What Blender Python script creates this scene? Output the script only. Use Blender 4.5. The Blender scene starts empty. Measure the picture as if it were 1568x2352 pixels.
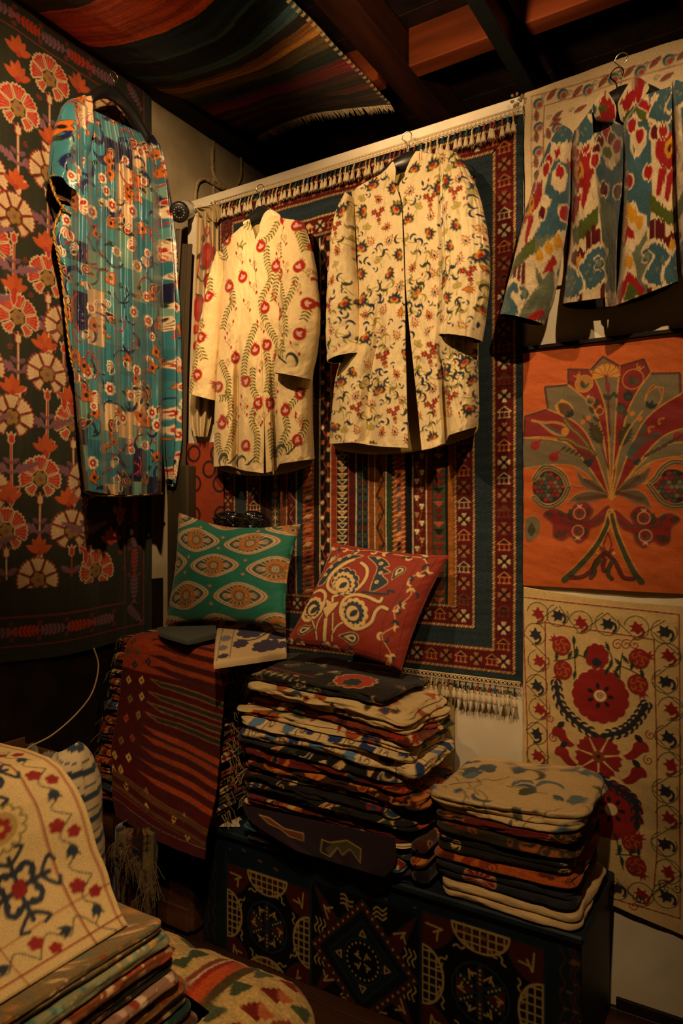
import bpy, math, random
import numpy as np
from mathutils import Vector
sc = bpy.context.scene
PI = math.pi
# ------------------------------------------------------------------ camera
TH = math.radians(31.7); SI, CO = math.sin(TH), math.cos(TH)
F, HY, CY, CZ = 1630.0, 1195.0, -2.155, 1.40
cd = bpy.data.cameras.new('camera'); cam = bpy.data.objects.new('camera', cd); sc.collection.objects.link(cam)
cam.location = (0, CY, CZ); cam.rotation_euler = (PI/2, 0, TH)
cd.sensor_fit = 'HORIZONTAL'; cd.sensor_width = 36; cd.lens = 36*F/1568
cd.shift_y = (HY-1176)/1568; cd.clip_start = .05
cd.dof.use_dof = True; cd.dof.focus_distance = 2.35; cd.dof.aperture_fstop = 7.0
sc.camera = cam
# ------------------------------------------------------------------ light and exposure
sc.view_settings.view_transform = 'Standard'; sc.view_settings.look = 'None'
sc.view_settings.gamma = 1; sc.view_settings.use_curve_mapping = False
sc.view_settings.exposure = 0.0
w = bpy.data.worlds.new('world'); sc.world = w; w.use_nodes = True
w.node_tree.nodes['Background'].inputs[0].default_value = (1, .62, .3, 1)
w.node_tree.nodes['Background'].inputs[1].default_value = 0.0035
sc.cycles.use_denoising = True
sc.cycles.max_bounces = 6; sc.cycles.diffuse_bounces = 3; sc.cycles.caustics_reflective = False; sc.cycles.caustics_refractive = False
WARM = (1.0, .635, .31)
def spot(name, loc, to, power, size, blend, rad, col=WARM):
    d = bpy.data.lights.new(name, 'SPOT'); o = bpy.data.objects.new(name, d); sc.collection.objects.link(o)
    o.location = loc; o.rotation_euler = (Vector(to)-Vector(loc)).to_track_quat('-Z', 'Y').to_euler()
    d.energy = power; d.spot_size = math.radians(size); d.spot_blend = blend; d.shadow_soft_size = rad; d.color = col
    return o
spot('spot_coats', (-1.42, -1.5, 2.98), (-1.25, 0, 1.98), 101, 58, .7, .02)
spot('spot_left', (-1.0, -1.35, 2.8), (-2.2, -.5, 2.3), 130, 74, .8, .03)
spot('spot_right', (.2, -1.5, 2.9), (-.45, 0, 1.95), 92, 58, .8, .022)
spot('spot_counter', (-.3, -1.95, 2.9), (-1.15, -.5, .5), 125, 52, .9, .03)
spot('spot_front', (-.75, -2.2, 2.9), (-1.6, -1.2, .6), 60, 42, .9, .03)
spot('spot_ceiling', (-.9, -1.2, 2.5), (-1.0, .38, 3.27), 105, 52, .9, .05)
# ------------------------------------------------------------------ projection of photo pixels onto real planes
def rays(px, py):
    q = (np.asarray(px, float)-784)/F
    return -SI+CO*q, CO+SI*q, (HY-np.asarray(py, float))/F+0*q
def on_y(px, py, y=0.0):
    rx, ry, rz = rays(px, py); t = (y-CY)/ry
    return rx*t, CZ+rz*t
def on_x(px, py, x):
    rx, ry, rz = rays(px, py); t = x/rx
    return CY+ry*t, CZ+rz*t
def on_z(px, py, z):
    rx, ry, rz = rays(px, py); t = (z-CZ)/rz
    return rx*t, CY+ry*t
def B(px, py, y=0.0): a = on_y(px, py, y); return float(a[0]), float(a[1])
def L(px, py, x=-2.19): a = on_x(px, py, x); return float(a[0]), float(a[1])
# ------------------------------------------------------------------ colours and noise
def C(h):
    v = np.array([int(h[i:i+2], 16) for i in (0, 2, 4)])/255.
    return np.where(v < .04045, v/12.92, ((v+.055)/1.055)**2.4).astype(np.float32)
CREAM, LINEN = C('e2cc9c'), C('dcc18c')
def vnoise(x, y, seed=0):
    x = np.asarray(x, float); y = np.asarray(y, float)
    rs = np.random.RandomState(seed); G = rs.rand(64, 64)
    xi = np.floor(x).astype(int); yi = np.floor(y).astype(int); fx = x-xi; fy = y-yi
    fx = fx*fx*(3-2*fx); fy = fy*fy*(3-2*fy)
    g = lambda a, b: G[a % 64, b % 64]
    return ((g(xi, yi)*(1-fx)+g(xi+1, yi)*fx)*(1-fy)+(g(xi, yi+1)*(1-fx)+g(xi+1, yi+1)*fx)*fy)*2-1
def fnoise(x, y, seed=0, o=3):
    return sum(vnoise(np.asarray(x)*2**k, np.asarray(y)*2**k, seed+k)/2**k for k in range(o))
# ------------------------------------------------------------------ drawing canvas (metres, on the cloth)
class Cv:
    def __init__(s, a0, a1, b0, b1, res, bg):
        if a1 < a0: a0, a1 = a1, a0
        if b1 < b0: b0, b1 = b1, b0
        s.a0, s.b0 = a0, b0; s.r = res/2; s.W = 2*(int((a1-a0)/res)+2); s.H = 2*(int((b1-b0)/res)+2)
        s.a1, s.b1 = a0+s.W*s.r, b0+s.H*s.r
        s.im = np.empty((s.H, s.W, 3), np.float32); s.im[:] = bg; s.ht = np.zeros((s.H, s.W), np.float32); s.lo = None
    def _box(s, x0, x1, y0, y1):
        i0 = max(0, int((x0-s.a0)/s.r)-1); i1 = min(s.W, int((x1-s.a0)/s.r)+2)
        j0 = max(0, int((y0-s.b0)/s.r)-1); j1 = min(s.H, int((y1-s.b0)/s.r)+2)
        if i1 <= i0 or j1 <= j0: return None
        X = (s.a0+(np.arange(i0, i1)+.5)*s.r)[None, :]; Y = (s.b0+(np.arange(j0, j1)+.5)*s.r)[:, None]
        return i0, i1, j0, j1, X, Y
    def put(s, bx, m, c, h):
        i0, i1, j0, j1 = bx[:4]
        s.im[j0:j1, i0:i1][m] = c
        if h is not None: s.ht[j0:j1, i0:i1][m] = h
    def poly(s, P, c, h=1.0):
        P = np.asarray(P, float); bx = s._box(P[:, 0].min(), P[:, 0].max(), P[:, 1].min(), P[:, 1].max())
        if bx is None: return
        X, Y = bx[4], bx[5]; m = np.zeros((Y.shape[0], X.shape[1]), bool)
        n = len(P)
        for k in range(n):
            x0, y0 = P[k]; x1, y1 = P[(k+1) % n]
            if y0 == y1: continue
            r = ((y0 > Y) != (y1 > Y))[:, 0]
            if not r.any(): continue
            xs = (x1-x0)*(Y[r]-y0)/(y1-y0)+x0
            m[r] ^= X < xs
        s.put(bx, m, c, h)
    def line(s, P, w, c, h=1.0, closed=False):
        P = np.asarray(P, float)
        if closed: P = np.vstack([P, P[:1]])
        w = max(w, s.r*1.5)
        for k in range(len(P)-1):
            a, b = P[k], P[k+1]; d = b-a; L2 = float(d@d)+1e-12
            bx = s._box(min(a[0], b[0])-w/2, max(a[0], b[0])+w/2, min(a[1], b[1])-w/2, max(a[1], b[1])+w/2)
            if bx is None: continue
            X, Y = bx[4], bx[5]; t = np.clip(((X-a[0])*d[0]+(Y-a[1])*d[1])/L2, 0, 1)
            s.put(bx, (X-a[0]-t*d[0])**2+(Y-a[1]-t*d[1])**2 < w*w/4, c, h)
    def disc(s, x, y, r, c, h=1.0, ry=None):
        ry = ry or r; bx = s._box(x-r, x+r, y-ry, y+ry)
        if bx is None: return
        s.put(bx, ((bx[4]-x)/r)**2+((bx[5]-y)/ry)**2 < 1, c, h)
    def rect(s, x0, x1, y0, y1, c, h=0.0):
        bx = s._box(x0, x1, y0, y1)
        if bx is None: return
        s.put(bx, (bx[4] >= x0) & (bx[4] < x1) & (bx[5] >= y0) & (bx[5] < y1), c, h)
    def shape(s, P, c, oc=None, ow=.0015, h=1.0):
        s.poly(P, c, h)
        if oc is not None: s.line(P, ow, oc, h, True)
    def grid(s):
        return (s.a0+(np.arange(s.W)+.5)*s.r)[None, :], (s.b0+(np.arange(s.H)+.5)*s.r)[:, None]
    def speck(s, amt, sx, sy, seed=1):
        X, Y = s.grid(); s.im *= (1+amt*fnoise(X/sx, Y/sy, seed))[..., None].clip(.1, 3)
    def sample(s, A, Bv):
        if s.lo is None:
            a = np.concatenate([s.im, s.ht[..., None]], 2); s.lo = (a[::2, ::2]+a[1::2, ::2]+a[::2, 1::2]+a[1::2, 1::2])/4
            s.im = None; s.ht = None
        r = s.r*2; x = np.clip((np.asarray(A)-s.a0)/r-.5, 0, s.lo.shape[1]-1.001); y = np.clip((np.asarray(Bv)-s.b0)/r-.5, 0, s.lo.shape[0]-1.001)
        i = x.astype(int); j = y.astype(int); fx = (x-i)[..., None]; fy = (y-j)[..., None]; q = s.lo
        v = (q[j, i]*(1-fx)+q[j, i+1]*fx)*(1-fy)+(q[j+1, i]*(1-fx)+q[j+1, i+1]*fx)*fy
        return v[..., :3], v[..., 3]
def tf(P, x, y, s=1.0, r=0.0, fx=1):
    P = np.asarray(P, float)*[fx*s, s]; c, q = math.cos(r), math.sin(r)
    return np.stack([P[:, 0]*c-P[:, 1]*q+x, P[:, 0]*q+P[:, 1]*c+y], 1)
def smooth(P, n=6, closed=False):
    P = [np.asarray(p, float) for p in P]; m = len(P); out = []
    for k in range(m if closed else m-1):
        p0 = P[(k-1) % m] if closed or k > 0 else P[0]; p1 = P[k]; p2 = P[(k+1) % m]
        p3 = P[(k+2) % m] if closed or k < m-2 else P[-1]
        for i in range(n):
            t = i/n; out.append(.5*(2*p1+(p2-p0)*t+(2*p0-5*p1+4*p2-p3)*t*t+(3*p1-p0-3*p2+p3)*t**3))
    if not closed: out.append(P[-1])
    return np.array(out)
# ------------------------------------------------------------------ embroidery shapes (unit size)
def leafp(w=.3, n=7, bend=0.0, p=.8):
    t = np.linspace(0, 1, n); x = w*np.sin(PI*t)**p; b = bend*np.sin(PI*t*.5)
    return np.vstack([np.stack([x+b, t], 1), np.stack([-x+b, t], 1)[::-1]])
def jagleaf(w=.3, n=6):
    R = [(0, 0)]
    for k in range(n):
        t = (k+.5)/n; R += [(w*math.sin(PI*t)**.7*.55, t-.04), (w*math.sin(PI*min(1, t+.05))**.7+.03, t+.12)]
    R.append((0, 1.1)); return np.array(R+[(-x, y) for x, y in R[::-1][1:-1]])
def scal(n, r=1.0, d=.12, sq=1.0, m=6):
    t = np.linspace(0, 2*PI, n*m, endpoint=False); q = r*(1-d+d*np.abs(np.sin(n*t/2))**.7)
    return np.stack([q*np.cos(t), q*np.sin(t)*sq], 1)
def spir(r=1.0, turns=1.6, n=18, ph=0.0):
    t = np.linspace(0, 1, n); a = ph+t*turns*2*PI
    return np.stack([r*(1-.85*t)*np.cos(a), r*(1-.85*t)*np.sin(a)], 1)
def arc(r, a0, a1, n=12, cx=0., cy=0.):
    t = np.linspace(a0, a1, n); return np.stack([cx+r*np.cos(t), cy+r*np.sin(t)], 1)
def curlleaf(w=.16, r=.5, a=4.2, n=12):
    t = np.linspace(0, 1, n); ang = PI/2-a*t; rr = r*(1-.55*t); x = rr*np.cos(ang); y = rr*np.sin(ang)
    dx, dy = np.gradient(x), np.gradient(y); l = np.hypot(dx, dy); k = w*np.sin(PI*t**.75)
    return np.vstack([np.stack([x-dy/l*k, y+dx/l*k], 1), np.stack([x+dy/l*k, y-dx/l*k], 1)[::-1]])
def pais(n=14):
    P = smooth([(0, 1.05), (.28, .55), (.42, .1), (.3, -.3), (0, -.45), (-.32, -.3), (-.42, .05), (-.25, .45), (-.12, .75)], 3, True)
    return P
# ------------------------------------------------------------------ materials
def new_mat(name, rough=.85, bump=.3, bscale=700, sheen=0., spec=.3, weave=0, color=None, vary=.12, metal=0., coat=0.):
    m = bpy.data.materials.new(name); m.use_nodes = True; nt = m.node_tree; N = nt.nodes; b = N['Principled BSDF']; lk = nt.links.new
    b.inputs['Roughness'].default_value = rough; b.inputs['Specular IOR Level'].default_value = spec
    b.inputs['Sheen Weight'].default_value = sheen; b.inputs['Metallic'].default_value = metal; b.inputs['Coat Weight'].default_value = coat
    tc = N.new('ShaderNodeTexCoord'); no = N.new('ShaderNodeTexNoise'); no.inputs['Scale'].default_value = bscale*.35; no.inputs['Detail'].default_value = 3
    lk(tc.outputs['Object'], no.inputs['Vector'])
    mr = N.new('ShaderNodeMapRange'); mr.inputs['From Min'].default_value = .3; mr.inputs['From Max'].default_value = .7
    mr.inputs['To Min'].default_value = 1-vary; mr.inputs['To Max'].default_value = 1+vary; lk(no.outputs['Fac'], mr.inputs['Value'])
    mx = N.new('ShaderNodeVectorMath'); mx.operation = 'SCALE'; lk(mr.outputs['Result'], mx.inputs['Scale'])
    if color is None:
        at = N.new('ShaderNodeAttribute'); at.attribute_name = 'Col'; lk(at.outputs['Color'], mx.inputs[0])
    else: mx.inputs[0].default_value = tuple(color)
    lk(mx.outputs['Vector'], b.inputs['Base Color'])
    if bump:
        bp = N.new('ShaderNodeBump'); bp.inputs['Strength'].default_value = bump; bp.inputs['Distance'].default_value = .001
        src = no.outputs['Fac']
        if weave:
            wv = N.new('ShaderNodeTexVoronoi'); wv.inputs['Scale'].default_value = weave; lk(tc.outputs['Object'], wv.inputs['Vector'])
            ad = N.new('ShaderNodeMath'); ad.operation = 'ADD'; lk(wv.outputs['Distance'], ad.inputs[0]); lk(src, ad.inputs[1]); src = ad.outputs[0]
        lk(src, bp.inputs['Height']); lk(bp.outputs['Normal'], b.inputs['Normal'])
    return m
MT = {
 'linen': new_mat('linen_cloth', .85, .25, 900, .1, .2, 900),
 'wool': new_mat('wool_pile', .95, .5, 500, .25, .1, 420, vary=.28),
 'velvet': new_mat('velvet_pile', .9, .5, 600, .3, .1, 450, vary=.16),
 'silk': new_mat('silk_satin', .34, .05, 300, .1, .55, vary=.04),
 'cotton': new_mat('cotton_cloth', .8, .3, 800, .12, .25, 700),
 'stitch': new_mat('stitched_cotton', .7, .35, 900, .2, .35, 600, vary=.16),
 'kilim': new_mat('flat_woven_wool', .95, .6, 420, .1, .1, 350, vary=.2),
 'paint': new_mat('worn_painted_wood', .42, .2, 120, 0, .4, vary=.12),
}
# ------------------------------------------------------------------ scene objects
def tag(o, label, cat, group=None, kind=None):
    if label: o['label'] = label
    if cat: o['category'] = cat
    if group: o['group'] = group
    if kind: o['kind'] = kind
    return o
def empty(name, loc, label, cat, group=None):
    o = bpy.data.objects.new(name, None); o.location = loc; o.empty_display_size = .05; sc.collection.objects.link(o)
    return tag(o, label, cat, group)
def build(name, V, faces, mat, parent=None, col=None, org=None, smooth_=True):
    """V (n,3) world coordinates; faces (m,4) or list; the object sits at its parent's or its own base."""
    V = np.asarray(V, np.float32).reshape(-1, 3)
    if parent is not None:
        base = np.array(parent.location, np.float32); p = parent.parent
        while p is not None: base = base+np.array(p.location, np.float32); p = p.parent
        loc = (0, 0, 0)
    else:
        mn, mxx = V.min(0), V.max(0)
        base = np.array(org if org is not None else ((mn[0]+mxx[0])/2, (mn[1]+mxx[1])/2, mn[2]), np.float32); loc = tuple(base)
    V = V-base
    me = bpy.data.meshes.new(name)
    if isinstance(faces, np.ndarray):
        k = faces.shape[1]; m = len(faces)
        me.vertices.add(len(V)); me.vertices.foreach_set('co', V.ravel())
        me.loops.add(m*k); me.loops.foreach_set('vertex_index', faces.astype(np.int32).ravel())
        me.polygons.add(m); me.polygons.foreach_set('loop_start', np.arange(0, m*k, k, dtype=np.int32))
        me.update(calc_edges=True)
    else:
        me.from_pydata(V.tolist(), [], faces)
    if smooth_: me.polygons.foreach_set('use_smooth', np.ones(len(me.polygons), bool))
    if col is not None:
        at = me.color_attributes.new('Col', 'FLOAT_COLOR', 'POINT')
        c = np.ones((len(V), 4), np.float32); c[:, :3] = np.asarray(col, np.float32).reshape(-1, 3) if np.ndim(col) > 1 else col
        at.data.foreach_set('color', c.ravel())
    me.materials.append(MT[mat] if isinstance(mat, str) else mat); me.validate()
    o = bpy.data.objects.new(name, me); o.location = loc; sc.collection.objects.link(o)
    if parent is not None: o.parent = parent
    return o
def gfaces(nv, nu, wrap=False, off=0):
    j, i = np.meshgrid(np.arange(nv-1), np.arange(nu if wrap else nu-1), indexing='ij'); i2 = (i+1) % nu
    return np.stack([j*nu+i, j*nu+i2, (j+1)*nu+i2, (j+1)*nu+i], -1).reshape(-1, 4)+off
def sheet(name, P, col, mat, parent=None, back=(0, .008, 0), wrap=False, org=None):
    """P (nv,nu,3) surface with its rim turned back so that the cloth has an edge of its own."""
    P = np.asarray(P, np.float32); col = np.asarray(col, np.float32)
    if col.ndim == 1: col = np.broadcast_to(col, P.shape).copy()
    if not wrap and back is not None:
        P = np.pad(P, ((1, 1), (1, 1), (0, 0)), 'edge'); col = np.pad(col, ((1, 1), (1, 1), (0, 0)), 'edge')
        b = np.array(back, np.float32); P[0] += b; P[-1] += b; P[1:-1, 0] += b; P[1:-1, -1] += b
    nv, nu = P.shape[:2]
    return build(name, P.reshape(-1, 3), gfaces(nv, nu, wrap), mat, parent, col.reshape(-1, 3), org)
def merge(parts):
    V, Fc, Cc, o = [], [], [], 0
    for p in parts:
        v = np.asarray(p[0], np.float32).reshape(-1, 3); V.append(v); Fc += [[i+o for i in f] for f in (p[1].tolist() if isinstance(p[1], np.ndarray) else p[1])]
        c = np.asarray(p[2], np.float32) if len(p) > 2 and p[2] is not None else np.ones(3, np.float32)
        Cc.append(np.broadcast_to(c, v.shape) if c.ndim == 1 else c.reshape(-1, 3)); o += len(v)
    return np.vstack(V), Fc, np.vstack(Cc)
def gather(name, parts, mat, parent=None, org=None, smooth_=True):
    V, Fc, Cc = merge(parts); return build(name, V, Fc, mat, parent, Cc, org, smooth_)
def boxp(x0, x1, y0, y1, z0, z1, col=(1, 1, 1), bev=0.0):
    """bevelled box as plain vertex and face lists"""
    b = min(bev, (x1-x0)/2.01, (y1-y0)/2.01, (z1-z0)/2.01)
    if b <= 0:
        V = [(x, y, z) for x in (x0, x1) for y in (y0, y1) for z in (z0, z1)]
        return V, [[0, 1, 3, 2], [4, 6, 7, 5], [0, 4, 5, 1], [2, 3, 7, 6], [0, 2, 6, 4], [1, 5, 7, 3]], col
    V = []; idx = {}
    X, Y, Z = (x0, x1), (y0, y1), (z0, z1)
    for a in (0, 1):
        for c in (0, 1):
            for d in (0, 1):
                sx, sy, sz = (1-2*a)*b, (1-2*c)*b, (1-2*d)*b
                for ax, v in enumerate(((X[a], Y[c]+sy, Z[d]+sz), (X[a]+sx, Y[c], Z[d]+sz), (X[a]+sx, Y[c]+sy, Z[d]))):
                    idx[(a, c, d, ax)] = len(V); V.append(v)
    Fc = []
    for a in (0, 1): Fc.append([idx[(a, 0, 0, 0)], idx[(a, 1, 0, 0)], idx[(a, 1, 1, 0)], idx[(a, 0, 1, 0)]])
    for c in (0, 1): Fc.append([idx[(0, c, 0, 1)], idx[(1, c, 0, 1)], idx[(1, c, 1, 1)], idx[(0, c, 1, 1)]])
    for d in (0, 1): Fc.append([idx[(0, 0, d, 2)], idx[(1, 0, d, 2)], idx[(1, 1, d, 2)], idx[(0, 1, d, 2)]])
    for p in (0, 1):
        for q in (0, 1):
            Fc.append([idx[(0, p, q, 1)], idx[(1, p, q, 1)], idx[(1, p, q, 2)], idx[(0, p, q, 2)]])
            Fc.append([idx[(p, 0, q, 0)], idx[(p, 1, q, 0)], idx[(p, 1, q, 2)], idx[(p, 0, q, 2)]])
            Fc.append([idx[(p, q, 0, 0)], idx[(p, q, 1, 0)], idx[(p, q, 1, 1)], idx[(p, q, 0, 1)]])
    for k in idx:
        if k[3] == 0: Fc.append([idx[k[:3]+(0,)], idx[k[:3]+(1,)], idx[k[:3]+(2,)]])
    return V, Fc, col
def tubep(path, r, n=8, col=(1, 1, 1), cap=True):
    P = np.asarray(path, float); m = len(P); r = np.broadcast_to(np.asarray(r, float), (m,)); T = np.gradient(P, axis=0); T /= np.linalg.norm(T, axis=1)[:, None]+1e-9
    up = np.array([0, 0, 1.]) if abs(T[0, 2]) < .9 else np.array([0, 1., 0]); V = []
    u = np.cross(T[0], up); u /= np.linalg.norm(u)
    for k in range(m):
        u = u-T[k]*(u@T[k]); u /= np.linalg.norm(u)+1e-9; v = np.cross(T[k], u)
        for i in range(n):
            a = 2*PI*i/n; V.append(P[k]+r[k]*(math.cos(a)*u+math.sin(a)*v))
    Fc = gfaces(m, n, True).tolist()
    if cap: Fc += [list(range(n))[::-1], [(m-1)*n+i for i in range(n)]]
    return np.array(V), Fc, col
def lathep(c, axis, prof, n=20, col=(1, 1, 1)):
    ax = np.array(axis, float); ax /= np.linalg.norm(ax); c = np.array(c, float)
    return tubep([c+ax*h for h, _ in prof], [max(r, 1e-4) for _, r in prof], n, col)
# ------------------------------------------------------------------ the room
def surf_mat(name, base, dark, scale, rough=.9, bump=.25, stretch=(1, 1, 1), lo=.4, hi=.7):
    m = bpy.data.materials.new(name); m.use_nodes = True; nt = m.node_tree; N = nt.nodes; lk = nt.links.new; b = N['Principled BSDF']
    b.inputs['Roughness'].default_value = rough; b.inputs['Specular IOR Level'].default_value = .25
    tc = N.new('ShaderNodeTexCoord'); mp = N.new('ShaderNodeMapping'); mp.inputs['Scale'].default_value = stretch
    no = N.new('ShaderNodeTexNoise'); no.inputs['Scale'].default_value = scale; no.inputs['Detail'].default_value = 6
    lk(tc.outputs['Object'], mp.inputs['Vector']); lk(mp.outputs['Vector'], no.inputs['Vector'])
    cr = N.new('ShaderNodeValToRGB'); cr.color_ramp.elements[0].position = lo; cr.color_ramp.elements[1].position = hi
    cr.color_ramp.elements[0].color = (*C(dark), 1); cr.color_ramp.elements[1].color = (*C(base), 1)
    lk(no.outputs['Fac'], cr.inputs['Fac']); lk(cr.outputs['Color'], b.inputs['Base Color'])
    bp = N.new('ShaderNodeBump'); bp.inputs['Strength'].default_value = bump; bp.inputs['Distance'].default_value = .004
    lk(no.outputs['Fac'], bp.inputs['Height']); lk(bp.outputs['Normal'], b.inputs['Normal'])
    return m
MT['plaster'] = surf_mat('old_plaster', 'c2b394', 'a3916f', 5, bump=.35)
MT['board'] = surf_mat('white_board', 'e6dcc6', 'd8ccb2', 9, .6, .06)
MT['darkwood'] = surf_mat('dark_stained_wood', '4a2413', '241009', 8, .6, .5, (1, .15, 1))
MT['joist'] = surf_mat('red_brown_joist_wood', '8f4420', '5c2810', 9, .5, .5, (.12, 1, 1))
MT['blackwood'] = surf_mat('blackened_wood', '2a1710', '120a07', 8, .7, .4)
MT['floorwood'] = surf_mat('worn_floor_wood', '4f3018', '2c180c', 7, .5, .4, (.1, 1, 1))
MT['oldwood'] = surf_mat('weathered_brown_wood', '59341c', '1d110b', 13, .7, .8, (.2, 1, 1))
MT['black'] = new_mat('black_plastic', .35, .05, 100, color=(.012, .012, .013), spec=.5)
MT['gloss'] = new_mat('black_vinyl', .08, 0, 100, color=(.006, .006, .007), spec=.8, coat=.6)
MT['metal'] = new_mat('bright_wire', .28, 0, 100, color=(.75, .72, .66), metal=1.)
MT['iron'] = new_mat('dark_metal_rail', .4, .1, 100, color=(.02, .022, .02), metal=.4)
MT['card'] = surf_mat('brown_cardboard', '74502c', '5a3c1e', 6, .8, .1)
MT['cable'] = new_mat('pale_cable', .6, .2, 100, color=C('b09a72'))
def struct(name, parts, mat, kind='structure'):
    o = gather(name, parts, mat, smooth_=False); o['kind'] = kind; return o
def planks(x0, x1, y0, y1, z0, z1, n, gap=.003):
    d = (y1-y0)/n; return [boxp(x0, x1, y0+d*k, y0+d*(k+1)-gap, z0, z1, bev=.002) for k in range(n)]
struct('floor', planks(-2.3, 1.6, -3.4, 1.4, -.06, 0, 34), 'floorwood')
struct('wall_left', [boxp(-2.34, -2.2, -3.4, 1.4, -.06, 3.5)], 'plaster')
struct('wall_back', [boxp(-2.078, 1.6, 0, .05, 0, 2.712, bev=.003)], 'board')
struct('wall_rear', [boxp(-2.34, 1.6, 1.4, 1.5, -.06, 3.5)], 'blackwood')
struct('ceiling', planks(-2.34, 1.6, -3.4, 1.4, 3.36, 3.42, 22), 'blackwood')
struct('baseboard_back', [boxp(-.40, 1.6, -.012, -.001, 0, .032, bev=.002)], 'blackwood')
struct('ceiling_beam', [boxp(-2.2, -2.09, -3.4, 1.38, 3.13, 3.355, bev=.006)], 'blackwood')
struct('ceiling_beam', [boxp(-1.39, -1.26, -3.4, 1.38, 3.21, 3.355, bev=.008)], 'darkwood')
for y in (-2.6, -1.6, -.62, .38, 1.15):
    for a, b in ((-2.085, -1.395), (-1.255, -.3), (-.28, 1.59)):
        struct('ceiling_joist', [boxp(a, b, y, y+.085, 3.2+.0*y, 3.355, bev=.005)], 'joist')
struct('ceiling_beam', [boxp(-.30, -.18, -3.4, 1.38, 3.215, 3.36, bev=.008)], 'darkwood')
rail = gather('ceiling_rail', [boxp(-.855, -.80, -3.3, 1.3, 3.06, 3.075, bev=.002), boxp(-.833, -.822, -3.3, 1.3, 3.074, 3.2), boxp(-.855, -.80, -3.3, 1.3, 3.199, 3.21, bev=.002)], 'iron', smooth_=False)
tag(rail, 'dark metal rail running under the ceiling joists', 'rail')
# the plaster wall's panel seams and old cable runs, upper left
zs = 3.13
for px in (489, 552):
    y, z = L(px, 400, -2.2)
    struct('trim_%d' % (1 if px == 489 else 2), [boxp(-2.2, -2.192, y-.006, y+.006, 2.5, 3.13, bev=.002)], 'plaster')
def wallpath(pts, x, n=5): return [(x, *L(a, b, x)) for a, b in smooth(pts, n)]
rs = np.random.RandomState(5)
cb = empty('old_cable_run', (-2.19, .2, 2.7), 'crusty plaster covered old cables running up the left wall near the ceiling', 'cable')
for pts, r in (([(447, 475), (449, 440), (455, 418), (470, 411), (487, 420), (505, 430), (530, 437), (556, 450)], .007), ([(487, 340), (487, 372), (489, 398), (500, 418), (520, 432), (545, 436)], .0075), ([(553, 360), (553, 400), (545, 425), (530, 437)], .006)):
    P = wallpath(pts, -2.188, 8); tp = tubep(P, r*(1+.35*np.array([rs.rand() for _ in P])), 7, C('6d5634')); gather('cable', [tp], 'cable', cb)
# ceiling kilim
Yv = np.linspace(-1.35, .45, 760); Us = np.linspace(0, 1, 220)
U, Yg = np.meshgrid(Us, Yv)
fr = np.clip((Yg+.25)/.7, 0, 1)
zn = 3.13-.013*U-.085*np.sin(PI*U)**.9; zf = 3.18-.06*U+.045*np.sin(PI*U)
Zk = zn*(1-fr)+zf*fr+.004*fnoise(U*6, Yg*9, 3)
Xk = -2.15+.78*U; Yk = Yg-.0*np.sin(PI*U)+.01*fnoise(U*3, Yg*3, 8)
st = [(-1.35, '5a2a14'), (-1.2, '2a3c44'), (-1.0, '6e4a20'), (-.85, '7c2416'), (-.74, '2b2118'), (-.64, 'a8401c'), (-.57, 'b2441c'), (-.47, 'c8521c'), (-.445, '1a2a34'), (-.38, '20303a'), (-.345, '2f4648'), (-.33, '14181a'), (-.27, '17242c'), (-.235, '35525c'), (-.20, '41585c'), (-.185, '2a2014'), (-.14, '7a4a20'), (-.115, 'a86a26'), (-.09, 'b87a30'), (-.07, '6a4a22'), (-.045, '5a4c28'), (-.02, '63502a'), (.0, '33361e'), (.03, '202a22'), (.055, '1b2a28'), (.08, '6a1e14'), (.11, '96241a'), (.14, '8a2018'), (.17, '4c1c12'), (.2, '5c3018'), (.235, '32200f'), (.27, '6a2c16'), (.31, '3a1c10'), (.35, '5a2e18'), (.39, '2e1c10'), (.43, '3e2614')]
ys = np.array([s[0] for s in st]); cs = np.array([C(s[1]) for s in st])
Yc = Yg+.012*fnoise(U*2, Yg*7, 4)
ii = np.clip(np.searchsorted(ys, Yc)-1, 0, len(st)-1); colk = cs[ii]*(1+.38*fnoise(U*1.2, Yc*75, 9, 2)+.35*fnoise(U*5, Yc*260, 19, 1)+.2*fnoise(U*200, Yc*300, 29, 1))[..., None].clip(.25, 2.0)
edge = (U > .985); colk[edge & ((np.floor(Yg*70) % 2) < 1)] = C('b8a67e')
kil = empty('ceiling_kilim', (-1.78, -.3, 3.1), 'striped flat woven kilim slung under the ceiling beams', 'rug')
sheet('woven_field', np.stack([Xk, Yk, Zk], -1), colk, 'kilim', kil, back=(0, 0, .006))
fv = []
for k in range(150):
    u = (k+.5)/150; x = -2.15+.78*u; j = int(u*219); x0, y0, z0 = Xk[-1, j], Yk[-1, j], Zk[-1, j]
    l = .03+.018*rs.rand(); dx = rs.randn()*.004
    fv.append(tubep([(x0, y0, z0), (x0+dx, y0+l*.6, z0-.006), (x0+dx*2, y0+l, z0-.014)], [.0026, .0024, .001], 4, C('c9b48a')))
gather('fringe', fv, 'cotton', kil)
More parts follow.
